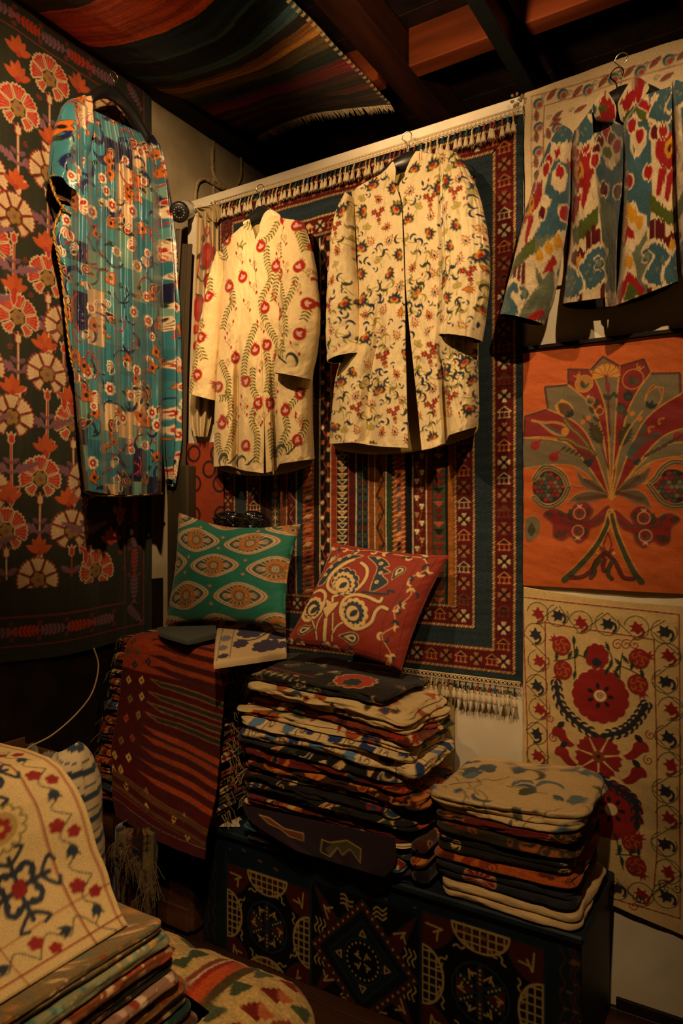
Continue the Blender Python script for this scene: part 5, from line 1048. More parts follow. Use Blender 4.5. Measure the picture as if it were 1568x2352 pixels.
def tile(kind, pal, seed):
    key = (kind, pal, seed)
    if key in _tile: return _tile[key]
    r_ = np.random.RandomState(seed*7+len(pal)*3); P_ = PALS[pal]; c = Cv(0, .62, 0, .26, .0018, P_[0])
    if kind == 'suz':
        for k in range(44):
            a, b = r_.rand()*.62, r_.rand()*.26; col = P_[1+r_.randint(5)]; s = .016+.024*r_.rand(); r = r_.rand()*6; oc = P_[3] if r_.rand() < .7 else None
            m = r_.randint(4); S_ = [scal(8, 1, .25), pais(), curlleaf(.35, 1.2, 3.6, 14), jagleaf(.5, 4)][m]
            c.shape(tf(S_, a, b, s, r), col, oc, .0032)
            if m == 0: c.poly(tf(scal(5, .45, .3), a, b, s, r), P_[1+r_.randint(5)])
        for k in range(16): c.line(tf(spir(1, 1.3, 12, r_.rand()*6), r_.rand()*.62, r_.rand()*.26, .018), .003, P_[3])
    elif kind == 'kil':
        x = 0
        while x < .62:
            w_ = .008+.03*r_.rand(); col = P_[r_.randint(6)]; c.rect(x, x+w_, 0, .26, col)
            if w_ > .02:
                for z in np.arange(0, .26, .022): c.poly(tf([(-1, 0), (0, 1), (1, 0), (0, -1)], x+w_/2, z, w_*.42), P_[r_.randint(6)])
            x += w_
    elif kind == 'blue':
        for a, b in ((.05, .04), (.16, .03), (.27, .05), (.38, .03), (.5, .04), (.58, .05), (.1, .15), (.3, .18), (.47, .16)):
            col = [P_[1], P_[2]][r_.randint(2)]; c.poly(tf(scal(5, 1, .3, .7), a, b, .032, r_.rand()*6), col)
            c.line(tf(spir(1, 1.2, 14, r_.rand()*6), a+.055, b, .016), .003, P_[4]); c.line([(a+.03, b-.05), (a+.04, b+.05)], .003, P_[4])
    elif kind == 'broc':
        for k in range(420): a, b = r_.rand()*.62, r_.rand()*.26; s = .004+.006*r_.rand(); c.poly(tf([scal(5, 1, .3), leafp(.3, 6), pais()][k % 3], a, b, s*1.3, r_.rand()*6), P_[1+r_.randint(5)])
    elif kind == 'line':
        for k in range(9):
            a, b = r_.rand()*.62, r_.rand()*.26; S_ = tf(scal(9, 1, .15), a, b, .045); c.poly(S_, P_[1])
            for q in range(12): c.line([(a, b), (a+.045*math.cos(q*PI/6), b+.045*math.sin(q*PI/6))], .0022, P_[3])
            c.line(S_, .0026, P_[3], 1, True)
    Xg_, Zg_ = c.grid(); c.im *= (1+.12*fnoise(Xg_*30, Zg_*60, seed % 20))[..., None]
    _tile[key] = c; return c
def folded(name, bx, z0, h, cvt, mat, plies=(1, 3, 1, 2), sag=None, seed=0, rc=.022, rot=0., parent=None, label=None, cat='folded textile', group=None, rings=(.05, .12, .22, .35, .5, .65, .8, 1.0), M=17, step=.0033, crease=0.0, wob=.006, top=None, off=(0, 0), ptop=0.0):
    """one folded cloth: a rounded stack of plies; plies = how many show on the front, right, back and left side"""
    x0, x1, y0, y1 = bx; rs_ = np.random.RandomState(seed+11)
    path = []; cor = [(x0+rc, y0+rc, PI, 1.5*PI), (x1-rc, y0+rc, 1.5*PI, 2*PI), (x1-rc, y1-rc, 0, .5*PI), (x0+rc, y1-rc, .5*PI, PI)]
    for k, (cx_, cy_, a0, a1) in enumerate(cor):
        for q in np.linspace(a0, a1, 9): path.append((cx_+rc*math.cos(q), cy_+rc*math.sin(q), math.cos(q), math.sin(q)))
        e_ = cor[(k+1) % 4]; q = a1 % (2*PI); p0 = np.array(path[-1]); e0 = np.array([e_[0]+rc*math.cos(e_[2]), e_[1]+rc*math.sin(e_[2])]); Ln = np.linalg.norm(e0-p0[:2]); n_ = max(2, int(Ln/(step if k in (0, 1) or k == 3 else .03)))
        for t in range(1, n_): path.append((*(p0[:2]+(e0-p0[:2])*t/n_), p0[2], p0[3]))
    P_ = np.array(path); n = len(P_); d = np.r_[0, np.cumsum(np.hypot(*np.diff(P_[:, :2], axis=0).T))]
    nx_, ny_ = P_[:, 2], P_[:, 3]; wts = np.stack([np.clip(-ny_, 0, 1), np.clip(nx_, 0, 1), np.clip(ny_, 0, 1), np.clip(-nx_, 0, 1)], 1)**2
    f = np.linspace(0, 1, M)[:, None]
    out = 0
    for k in range(4):
        kk = plies[k]; fr_ = (f*kk) % 1.0; fr_ = np.where(f >= .9999, 1., fr_); out = out+wts[None, :, k]*np.clip(1-(2*fr_-1)**2, 0, 1)**.30*(h/kk*.5+.002)
    wv = wob*fnoise(d[None]*5+seed*3.1, f*1.2+seed, seed % 40, 2)+wob*.35*fnoise(d[None]*22, f*3+seed, (seed+5) % 40, 2)
    ins = h*.35
    X_ = P_[None, :, 0]+nx_[None]*(out-ins+wv); Y_ = P_[None, :, 1]+ny_[None]*(out-ins+wv); hv = 1-.10*np.abs(fnoise(d*4, d*0+seed, (seed+9) % 40, 2))
    Z_ = z0+f*h*hv[None]
    cx_, cy_ = (x0+x1)/2, (y0+y1)/2; XS, YS, ZS, Bs = [X_], [Y_], [Z_], [f*h*1.4+0*d[None]]
    xt, yt = X_[-1], Y_[-1]; dist = 0
    for s in rings:
        xr = xt*(1-s)+cx_*s; yr = yt*(1-s)+cy_*s; zt_ = Z_[-1]+(ptop*math.sin(min(1, s*1.6)*PI/2)) -.002*np.abs(fnoise(xr*9, yr*9, seed % 30))+crease*s**.3*fnoise(xr*5+yr*8, yr*4, 17)
        XS.append(xr[None]); YS.append(yr[None]); ZS.append(zt_[None]); Bs.append((h*1.4+np.hypot(xr-xt, yr-yt))[None])
    for s in (.05, .12, .22, .35, .5, .65, .8, 1.0): XS.insert(0, (X_[0]*(1-s)+cx_*s)[None]); YS.insert(0, (Y_[0]*(1-s)+cy_*s)[None]); ZS.insert(0, Z_[:1]); Bs.insert(0, 0*d[None])
    X_, Y_, Z_, Bq = [np.concatenate(q, 0) for q in (XS, YS, ZS, Bs)]
    c, s_ = math.cos(rot), math.sin(rot); Xr = cx_+(X_-cx_)*c-(Y_-cy_)*s_; Yr = cy_+(X_-cx_)*s_+(Y_-cy_)*c
    if sag is not None: Z_ = Z_+sag(Xr, Yr)
    cc, hh = cvt.sample((d[None]+0*Bq+off[0]) % .615, (Bq+off[1]) % .255)
    if top is not None: cc, hh = top(Xr, Yr, Z_, cc, hh)
    P3 = np.stack([Xr, Yr, Z_], -1)
    o = build(name, P3.reshape(-1, 3), gfaces(len(P3), n, True), mat, parent, cc.reshape(-1, 3))
    if label: tag(o, label, cat, group)
    return o
def tassels(parent, name, x, y, z, n, spread, length, col, seed=0, mat='cotton', lean=(0, 0, -1)):
    r_ = np.random.RandomState(seed); parts = []
    for k in range(n):
        p0 = np.array([x, y, z])+np.array(spread)*(r_.rand()-.5); d_ = np.array(lean)+np.abs(r_.randn(3))*[.3*np.sign(lean[0]), 0, 0]+r_.randn(3)*[.03 if lean[0] else .3, .35, .2]; l = length*(.6+.6*r_.rand())
        parts.append(tubep(smooth([p0, p0+d_*l*.4+r_.randn(3)*.003, p0+d_*l*.75+np.array([0, 0, -l*.3]), p0+d_*l+np.array([0, 0, -l*.5])], 3), .0011, 4, col*(.7+.5*r_.rand())))
    return gather(name, parts, mat, parent)
# =================================================== painted chest
cf = Cv(-1.64, -.40, 0, .41, .0021, C('0f1c26')); rs = np.random.RandomState(12); Xg, Zg = cf.grid()
W_, R_, DB, BKx = C('998450'), C('40150a'), C('13232f'), C('080a0c')
cf.im *= (1+.3*fnoise(Xg*14, Zg*14, 4))[..., None].clip(.4, 1.8)
for k in range(16):
    z_ = .02+.39*rs.rand(); x_ = -1.62+rs.rand()*1.2
    if z_ > .325 or z_ < -.02: cf.line(smooth([(x_+i*.03, z_+.006*(-1)**i) for i in range(6)], 3), .0035, C('3c1c10'))
for x_ in (-1.615, -1.585, -.455, -.43, -.42): cf.line(smooth([(x_+.007*(-1)**i, .02+i*.03) for i in range(13)], 3), .004, C('42200f'))
def wav(x, z, l, r, w_=.0042): cf.line(tf(smooth([(-1, 0), (-.35, .28), (.3, -.25), (1, .05)], 4), x, z, l, r), w_, W_)
def chev(x, z, s, r, w_=.005):
    cf.line(tf([(-.5, -.5), (0, .7), (.15, -.1)], x, z, s, r), w_, W_); cf.line(tf([(.1, .3), (.75, .0)], x, z, s, r), w_, W_)
def square(a0, a1, b0, b1):
    cf.rect(a0, a1, b0, b1, BKx); w_, h_ = a1-a0, b1-b0; cx_, cy_ = (a0+a1)/2, (b0+b1)/2
    for x_, z_, r0 in ((a0, b0, 0), (a1, b0, PI/2), (a1, b1, PI), (a0, b1, 1.5*PI)):
        Q = np.vstack([[(0, 0)], arc(.30*w_, 0, PI/2, 10)]); Q = tf(Q, x_, z_, 1, r0); cf.poly(Q, R_); cf.line(Q, .004, DB, 1, True); chev(x_+.11*w_*(1 if x_ == a0 else -1), z_+.12*h_*(1 if z_ == b0 else -1), .11*w_, r0+.3)
    for side in range(4):
        ang = side*PI/2; e_ = np.array([math.cos(ang), math.sin(ang)]); c0 = np.array([cx_, cy_])+e_*np.array([w_/2, h_/2])*.99
        R0 = .235*(w_ if side % 2 else h_); Q = np.array([c0-e_*R0*.78*math.sin(t)+np.array([-e_[1], e_[0]])*R0*math.cos(t) for t in np.linspace(0, PI, 18)])
        cf.poly(Q, R_*.7 if side % 2 else C('16100e')); cf.line(Q, .006, W_, 1, True)
        for k in range(-3, 4):
            for hv_ in (0, 1):
                if hv_ == 0:
                    u_ = k*R0*.28; dd_ = math.sqrt(max(0, R0*R0-u_*u_))*.78; a_ = c0+np.array([-e_[1], e_[0]])*u_; cf.line([a_, a_-e_*dd_], .0042, W_)
                elif k >= 0 and k*.26 < .78:
                    v_ = k*R0*.26; dd_ = math.sqrt(max(0, 1-(v_/(R0*.78))**2))*R0; a_ = c0-e_*v_; t_ = np.array([-e_[1], e_[0]]); cf.line([a_-t_*dd_, a_+t_*dd_], .0042, W_)
    rr = .235*w_; cf.line(arc(rr, 0, 2*PI, 40, cx_, cy_), .0045, DB*1.6)
    for k in range(6):
        a = k*PI/3+PI/2; Q = tf(leafp(.13, 10), cx_, cy_, rr*.98, a-PI/2); cf.poly(Q, R_*.8 if k % 3 == 0 else C('0c1014')); cf.line(Q, .0032, DB*1.6, 1, True)
        for t in (.35, .5, .65, .8): q = tf([(0, t)], cx_, cy_, rr*.98, a-PI/2)[0]; cf.disc(q[0], q[1], .0032, W_)
        a2 = a+PI/6; q = (cx_+rr*.62*math.cos(a2), cy_+rr*.62*math.sin(a2))
        if k in (1, 4): cf.poly(tf([(0, .2), (-.35, .85), (.35, .85)], cx_, cy_, rr, a2-PI/2), R_)
        chev(q[0], q[1], rr*.26, a2-PI/2, .0045)
    for k in range(8):
        for dq in (-.12, .12): a = k*PI/4+PI/8+dq; wav(cx_+w_*.36*math.cos(a), cy_+h_*.36*math.sin(a), .016, a+1.2)
sqz0, sqz1 = .0, .262
square(-1.53, -1.205, -.035, .285); square(-.835, -.50, -.01, .33)
cf.rect(-1.2, -.84, -.03, .315, BKx); cx_, cy_ = -1.022, .13
Dm = lambda s, sy=1.0: tf([(-1, 0), (0, 1), (1, 0), (0, -1)], cx_, cy_, 1)*[1, 1] if 0 else np.array([(cx_-s, cy_), (cx_, cy_+s), (cx_+s, cy_), (cx_, cy_-s)])
for x_, z_, sx, sz in ((-1.2, .315, 1, -1), (-.84, .315, -1, -1), (-1.2, -.03, 1, 1), (-.84, -.03, -1, 1)):
    Q = [(x_+sx*.005, z_), (x_+sx*.115, z_+sz*.105), (x_+sx*.065, z_+sz*.14)]; cf.poly(Q, R_); cf.line(Q, .004, DB, 1, True); chev(x_+sx*.06, z_+sz*.075, .03, math.atan2(sz, sx)+PI/2)
    for k in range(3): wav(x_+sx*(.125+.0*k), z_+sz*(.018+.013*k), .022, .3*sx*sz); wav(x_+sx*(.018+.014*k), z_+sz*(.125+.0*k), .022, PI/2)
cf.poly(Dm(.178), R_); cf.line(Dm(.178), .004, DB*1.3, 1, True); cf.poly(Dm(.15), C('0a1218')); cf.line(Dm(.15), .005, DB, 1, True); cf.poly(Dm(.115), C('0c1a24')); cf.line(Dm(.115), .005, DB*1.2, 1, True)
for k in range(40): t = k/10.; a_ = Dm(.164); i = int(t); q = a_[i % 4]*(1-(t-i))+a_[(i+1) % 4]*(t-i); cf.disc(q[0], q[1], .0036, W_)
cf.disc(cx_, cy_, .062, BKx); cf.line(arc(.063, 0, 2*PI, 30, cx_, cy_), .004, DB*1.5)
for k in range(22): cf.disc(cx_+.052*math.cos(k*2*PI/22), cy_+.052*math.sin(k*2*PI/22), .003, W_)
for k in range(4): chev(cx_+.020*math.cos(PI/4+k*PI/2), cy_+.020*math.sin(PI/4+k*PI/2), .016, k*PI/2, .0038)
for k in range(4): a = k*PI/2; Q = tf([(-.6, 0), (.6, 0), (0, 1)], cx_+.072*math.cos(a), cy_+.072*math.sin(a), .018, a-PI/2); cf.poly(Q, R_); cf.line(Q, .0035, W_, 1, True)
for x_ in (-1.535, -1.202, -.838, -.497): cf.rect(x_-.004, x_+.004, -.03, .32, DB)
for k in range(60):
    x_ = -.46+.055*rs.rand() if k % 2 else -1.6+1.2*rs.rand(); z_ = .41*rs.rand()
    if k % 2 == 0: z_ = .30+.1*rs.rand()
    cf.poly(tf(scal(5, 1, .5, .4), x_, z_, .004+.010*rs.rand(), rs.rand()*.6-.3), C('5c4224'))
zz, xx = np.meshgrid(np.linspace(0, .372, 178), np.linspace(-1.633, -.412, 582), indexing='ij'); cc, hh = cf.sample(xx, zz)
chest = empty('painted_chest', (-1.02, -.2, 0), 'dark blue painted wooden chest with lattice and star patterns under the middle pile', 'chest')
sheet('front_panel', np.stack([xx, -.385-.0006*hh+.0*xx, zz], -1), cc, 'paint', chest, back=(0, .02, 0))
gather('body', [boxp(-1.63, -.415, -.372, -.02, 0.005, .37, bev=.004)], surf_mat('dark_green_paint', '17221c', '0c120f', 8, .5, .3), chest, smooth_=False)
gather('lid', [boxp(-1.645, -.402, -.40, -.012, .3735, .395, bev=.005)], surf_mat('worn_blue_paint', '1d2b33', '0e1a24', 11, .55, .5, lo=.3, hi=.75), chest, smooth_=False)
# =================================================== older wooden chest at the left
oc = empty('wooden_chest', (-1.9, -.2, 0), 'old brown wooden chest under the pile of flat woven kilims', 'chest')
gather('body', [boxp(-2.15, -1.672, -.40, -.03, .01, .375, bev=.012)], 'oldwood', oc, smooth_=False)
gather('lid', [boxp(-2.165, -1.66, -.425, -.02, .378, .408, bev=.012)], 'oldwood', oc, smooth_=False)
gather('foot_rail', [boxp(-2.14, -1.68, -.41, -.4, .02, .10, bev=.004)], 'oldwood', oc, smooth_=False)
# =================================================== left pile: flat woven kilims on the old chest
sgL = lambda x, y: .006*fnoise(x*4.2, y*3, 62, 2)-.010*np.clip((x+2.0)/.5, 0, 1)**2-.02*np.clip((-y-.36)/.12, 0, 1)**2+.004*np.sin(x*11)
z = .409; rs = np.random.RandomState(31)
wordsL = ['rust orange', 'black and red', 'olive and maroon', 'cream and black', 'dark red', 'brown and cream', 'black and cream', 'red and green', 'deep maroon', 'orange and black', 'cream striped', 'dark green', 'brown striped', 'maroon and gold', 'black and orange', 'red striped', 'dark brown', 'cream and red', 'maroon striped', 'black striped']
palL = ['orange', 'dark', 'purple', 'dark', 'red', 'brown', 'cream', 'green', 'red', 'orange', 'cream', 'green', 'brown', 'red', 'dark', 'red', 'brown', 'cream', 'red', 'dark']
place = ['lowest of the left pile', 'second from the bottom of the left pile', 'third from the bottom of the left pile'] + ['']*20
hs = []
for k in range(20):
    h_ = .046 if k == 0 else .026+.004*rs.rand()
    t = k/20; xa = -2.10+.06*t+.018*rs.rand(); xb = -1.545-.03*t*0+.03*rs.rand()-.06*(k < 3)*0; ya = -.475+.075*t+.012*rs.randn()*.6
    if k == 0: xa, xb, ya = -2.12, -1.66, -.47
    nth = ['first', 'second', 'third', 'fourth', 'fifth', 'sixth', 'seventh', 'eighth', 'ninth', 'tenth', 'eleventh', 'twelfth', 'thirteenth', 'fourteenth', 'fifteenth', 'sixteenth', 'seventeenth', 'eighteenth', 'nineteenth', 'twentieth'][k]
    o = folded('folded_kilim', (xa, xb, ya, -.10), z, h_*.90, tile('kil' if k else 'suz', palL[k], 40+k), 'kilim', (1 if k % 3 else 2, 2, 1, 2), lambda x, y, q=k/19.: sgL(x, y)*q, 100+k, .03, parent=None,
               label=f'{wordsL[k]} folded kilim, {nth} from the bottom in the left pile', cat='folded kilim', group='folded kilims in the left pile', wob=.010, off=(rs.rand()*.5, 0))
    if k % 2 == 1:
        for sd, sg_ in (((xa-.020, ya+.045, z+.012), -.35), ((xb+.022, ya+.06, z+.012), .35)): tassels(o, 'fringe', *sd, 9, (.002, .05, .008), .03, C('8a7450'), k, lean=(sg_, 0, -.8))
    z += h_
ztopL = z-.003
# red striped kilim draped over the left pile
DK, DO = C('4a0c0e'), C('9c3c1c')
dk = Cv(0, .56, 0, 1.0, .0024, DK); rs = np.random.RandomState(51)
KR = lambda x, y: (180+x/3.015, 1400+y/3.015)
# cloth coordinates: a across, b down from the back edge
def kuv(x, y):
    yt_ = np.interp(y, [130, 1280], [0, 1]); xl = np.interp(y, [130, 430, 1000, 1280], [335, 270, 205, 250]); xr = np.interp(y, [130, 480, 900, 1280], [1000, 1015, 960, 880])
    return .005+.55*(x-xl)/(xr-xl), .155+.585*yt_
dk.rect(0, .56, 0, kuv(300, 440)[1], DO)
BLK = C('2c2c20')
for k, yl in enumerate((200, 270, 340, 400)):
    Q = [kuv(x, yl+f_) for x, f_ in ((500-k*12, 0), (560, -8), (640, 5), (800, 18), (1020, 38))]+[kuv(x, yl+f_) for x, f_ in ((1020, 68), (800, 46), (640, 30), (560, 18))]; dk.poly(Q, DK); dk.line(Q, .003, BLK)
for k, yl in enumerate((470, 540, 600, 660)):
    Q = [kuv(x, yl+f_) for x, f_ in ((480-k*8, 0), (560, 5), (700, 5), (850, 22), (1020, 48))]+[kuv(x, yl+f_) for x, f_ in ((1020, 80), (850, 52), (700, 35), (560, 30))]; dk.poly(Q, BLK); dk.line(Q, .003, C('8a5a34'), 1, True)
for k, yl in enumerate((725, 775, 850, 925, 1000)):
    Q = [kuv(x, yl+f_) for x, f_ in ((440-k*14, 0), (540, 12), (700, 25), (850, 50), (1020, 85))]+[kuv(x, yl+f_) for x, f_ in ((1020, 125), (850, 88), (700, 62), (540, 45))]; dk.poly(Q, DO); dk.line(Q, .0032, BLK)
def dia(x, y, c_, s=.013):
    a, b = kuv(x, y)
    for i in (-1, 0, 1):
        for j in (-1, 0, 1):
            if abs(i)+abs(j) <= 1 or 1:
                q = (a+(i-j)*s*.42, b+(i+j)*s*.36)
                if (i, j) != (0, 0) : dk.poly(tf([(-.5, 0), (0, .5), (.5, 0), (0, -.5)], q[0], q[1], s*.8), c_)
for x, y, c_ in ((400, 150, '8a5a2c'), (365, 205, '6a5430'), (345, 280, '4c4424'), (320, 345, '5a5030'), (390, 330, '5a5030'), (365, 410, '2c3028'), (475, 215, '4a0c0e'), (465, 375, '2c3028'), (325, 510, 'c9a060'), (420, 490, 'c9a060'), (425, 582, 'c9a060'), (335, 622, '7a6438'), (405, 693, '8a7440'), (318, 738, '9c4424'), (372, 832, '9c4424'), (288, 880, '7a6438'), (343, 960, 'c9a858'), (243, 985, 'c9a858'), (290, 1050, 'b89048'), (235, 1070, 'b89048'), (475, 1103, '8a6434'), (335, 1133, 'a08048'), (490, 1180, 'd0a850'), (675, 1180, 'b88a3c'), (742, 1158, '8a7a4c'), (765, 1250, 'd09a44')): dia(x, y, C(c_))
for yl, c_, w_ in ((1065, '8a5a44', .002), (1085, '5c3c1c', .014), (1112, '3a1010', .004), (1150, '5c3c1c', .012), (1175, '7a4a34', .002), (1225, '8a6a54', .002)): dk.line([kuv(x, yl+(x-240)*.16) for x in (240, 500, 700, 900)], w_, C(c_))
Xg, Zg = dk.grid(); dk.im *= (1+.16*fnoise(Xg*40, Zg*220, 6))[..., None]
nu, nv = 200, 340; v, u = np.meshgrid(np.linspace(0, 1, nv), np.linspace(0, 1, nu), indexing='ij')
tl, tr = B(289, 1500, -.455)[0], B(512, 1500, -.455)[0]
zt_ = ztopL+.010
arcl = .22; tot = .80; sL = v*tot
# path: back to front over the top, then down the front of the pile
front_z = lambda s_: zt_-(s_-arcl)
ang = np.clip((sL-arcl+.035)/.07, 0, 1)
yy = np.where(sL < arcl-.035, -.205-sL, -.205-(arcl-.035)-.045*np.sin(ang*PI/2)); zz = np.where(sL < arcl-.035, zt_, zt_-.045*(1-np.cos(ang*PI/2)))
dn = np.clip(sL-arcl-.035, 0, 1); zz = zz-dn*.99+.0*u; yy = yy-dn*.15
xl = np.interp(v, [0, .3, .75, 1], [tl, tl-.01, tl-.02, tl+.04]); xr = np.interp(v, [0, .3, .75, 1], [tr, tr+.01, tr, tr-.01])
xx = xl+(xr-xl)*u; zz = zz-.035*u*np.clip(dn/.3, 0, 1)-.012*np.sin(PI*u)*np.clip(dn/.4, 0, 1)
zz = zz+.004*fnoise(u*3, v*4, 3)+sgL(xx, yy*0-.2); yy = yy-.006*fnoise(u*2.5, v*8, 5)-.010*g8(dn, .48, .08)-.012
cc, hh = dk.sample(.01+.54*u, .02+sL*.94)
o = sheet('draped_kilim', np.stack([xx, yy, zz], -1), cc, 'kilim', None, back=(0, .006, -.004)); tag(o, 'dark red kilim with orange stripes draped over the front of the left pile', 'kilim')
# =================================================== middle pile
def sgM(x, y): return .007*fnoise(x*4.2, y*3, 61, 2)-.045*np.clip((x+1.30)/.45, 0, 1)**1.6*.9-.015*np.clip((-y-.33)/.1, 0, 1)
mid = [('purple cloth with a gold leaf', 'purple', 'suz', .034, 'velvet', (2, 2, 1, 1)), ('blue cloth with red and black scrolls', 'teal', 'suz', .036, 'cotton', (1, 2, 1, 1)), ('dark green cloth with small red flowers', 'green', 'suz', .034, 'cotton', (2, 3, 1, 1)),
 ('thin cream floral cloth with red spots', 'cream', 'suz', .018, 'cotton', (1, 2, 1, 1)), ('maroon cloth with an orange corner', 'red', 'suz', .032, 'wool', (2, 2, 1, 2)), ('grey blue and maroon tapestry', 'navy', 'suz', .02, 'wool', (1, 2, 1, 1)),
 ('multicoloured cloth with orange and green blobs', 'dark', 'suz', .026, 'cotton', (1, 2, 1, 1)), ('black cloth with red blocks', 'dark', 'suz', .032, 'cotton', (1, 3, 1, 1)), ('thin yellow edged cloth', 'cream', 'kil', .016, 'cotton', (1, 2, 1, 1)),
 ('brown cloth with orange camouflage blots', 'brown', 'suz', .040, 'wool', (1, 2, 1, 1)), ('crimson cloth with dark squares', 'red', 'suz', .032, 'cotton', (1, 2, 1, 1)), ('black cloth with orange flowers', 'dark', 'suz', .028, 'velvet', (1, 2, 1, 1)),
 ('cream cloth with bold blue embroidery', 'blue', 'blue', .040, 'cotton', (1, 3, 1, 1)), ('cream cloth with light blue leaves', 'blue', 'blue', .030, 'cotton', (1, 3, 1, 2)), ('cream cloth with red scrolls', 'cream', 'suz', .024, 'cotton', (2, 3, 1, 2)),
 ('rust cloth with cream teeth and purple', 'rust', 'suz', .028, 'wool', (1, 2, 1, 1)), ('cream cloth with grey blue leaves', 'cream', 'suz', .034, 'stitch', (1, 2, 1, 1)), ('cream and red cloth with green sprigs', 'cream', 'suz', .034, 'stitch', (1, 2, 1, 1)), ('black embroidered cloth with a large red flower', 'dark', 'suz', .030, 'stitch', (1, 2, 1, 1))]
z = .397; rs = np.random.RandomState(61)
bt = Cv(-1.5, -.8, -.55, -.05, .0022, C('0e0c0c')); r_ = np.random.RandomState(15)
for k in range(40):
    a, b = -1.45+.6*r_.rand(), -.5+.4*r_.rand(); bt.poly(tf([leafp(.3, 8), curlleaf(.25, 1.2, 3, 10), pais()][k % 3], a, b, .016+.014*r_.rand(), r_.rand()*6), [C('a08048'), C('7c1c14'), C('6a6a58'), C('a8906a')][r_.randint(4)])
for k in range(24): a, b = -1.45+.6*r_.rand(), -.5+.4*r_.rand(); bt.line(tf(spir(1, 1.3, 14, r_.rand()*6), a, b, .018), .0024, C('a8905c'))
for k in range(9): a = -1.40+.024*k; bt.poly(tf([(-.3, -1), (0, -.3), (-.8, 0), (-.2, .2), (0, 1), (.2, .2), (.8, 0), (0, -.3), (.3, -1)], a, -.39-.004*k, .014), C('c9b488'))
bt.line([(-1.42, -.36), (-1.2, -.37)], .006, C('8c2014'))
P_ = tf(scal(11, .066, .13), -1.075, -.335); bt.poly(P_, C('b03414')); bt.line(P_, .005, C('c0a068'), 1, True); P_ = tf(scal(7, .032, .2), -1.075, -.355); bt.poly(P_, C('1c2a2a')); bt.line(P_, .003, C('8c7040'), 1, True)
btz = .397+.545-.03
def blacktop(X_, Y_, Z_, cc, hh):
    a_, b_ = bt.sample(X_+0*Z_, Y_-1.3*np.clip(btz+.028+sgM(X_, Y_)-Z_, 0, .1)); return a_, b_
posw = ['lowest of', 'second from the bottom of', 'third from the bottom of', 'low in', 'low in', 'low in', 'in the lower half of', 'in the lower half of', 'halfway up', 'halfway up', 'halfway up', 'below the blue and cream cloths of', 'in the upper half of', 'in the upper half of', 'in the upper half of', 'near the top of', 'third from the top of', 'second from the top of', 'on top of']
for k, (nm, pl, kd, h_, mt, ply) in enumerate(mid):
    h_ *= .545/sum(q[3] for q in mid); xa = -1.435+.02*rs.randn()*.5; xb = -.872+.022*rs.randn(); ya = -.405+.012*rs.randn()*1.1
    if k in (12, 13): xb += .012; ya -= .012
    if k in (14, 13): xa -= .02
    if k < 2: xa, xb = -1.44, -.875
    tp = None
    if k == 18: tp = blacktop
    o = folded('folded_textile', (xa, xb, max(ya, -.43), -.13), z, h_*.91, tile(kd, pl, 80+k), mt, ply, lambda x, y, q=k/18.: sgM(x, y)*q, 200+k, .02+.03*rs.rand(), rot=.02*rs.randn(), label=f'{nm}, folded, {posw[k]} the middle pile', cat='folded textile', group='folded textiles in the middle pile', wob=.017, off=(rs.rand()*.5, 0), rings=(.05, .12, .22, .35, .5, .65, .8, 1.0) if k < 18 else tuple(np.linspace(.02, 1, 50)), top=tp, crease=.006 if k == 18 else 0.)
    if k in (17, 16, 10, 7, 5, 3): tassels(o, 'fringe', xa-.024, ya+.045, z+h_*.5, 14, (.002, .04, .008), .035, C('b09a68'), k, lean=(-.4, 0, -.8))
    z += h_
ztopM = z
# the two named motifs: big red flower on the top cloth, leaf on the purple one
fl = empty('cloth_overhang', (-1.1, -.41, .4), 'purple cloth with a gold leaf hanging down over the painted chest front', 'cloth')
lv = Cv(-1.5, -.8, .2, .5, .002, C('26121f')); px_ = lambda x, y: np.array(B(500+x/2.8, 1450+y/2.8, -.42))
lv.poly([px_(*q) for q in ((660, 1420), (760, 1350), (830, 1340), (920, 1400), (915, 1490), (880, 1440), (850, 1400), (800, 1440), (770, 1390), (720, 1450), (690, 1400))], C('4a4420')); lv.line([px_(*q) for q in ((660, 1420), (670, 1340), (720, 1360), (830, 1345), (920, 1400), (915, 1490), (880, 1440), (850, 1400), (800, 1440), (770, 1390), (720, 1450), (665, 1420))], .003, C('a08a48'))
lv.poly([px_(*q) for q in ((265, 1180), (330, 1200), (430, 1270), (550, 1300), (550, 1350), (460, 1320), (400, 1270), (330, 1240))], C('7c3c1c')); lv.line([px_(*q) for q in ((265, 1180), (330, 1200), (430, 1270), (550, 1300), (550, 1350), (460, 1320), (400, 1270), (330, 1240), (265, 1180))], .003, C('b0986a'))
shell('overhang', [(556, 1850, 906, 1925), (570, 1880, 908, 1960), (600, 1905, 905, 1990), (680, 1955, 882, 2016)], 170, 60, -.436, lambda u, v: .006+.008*np.sin(u*16+v)*v, lv, 'cotton', fl, -.42, back=(0, .004, 0))
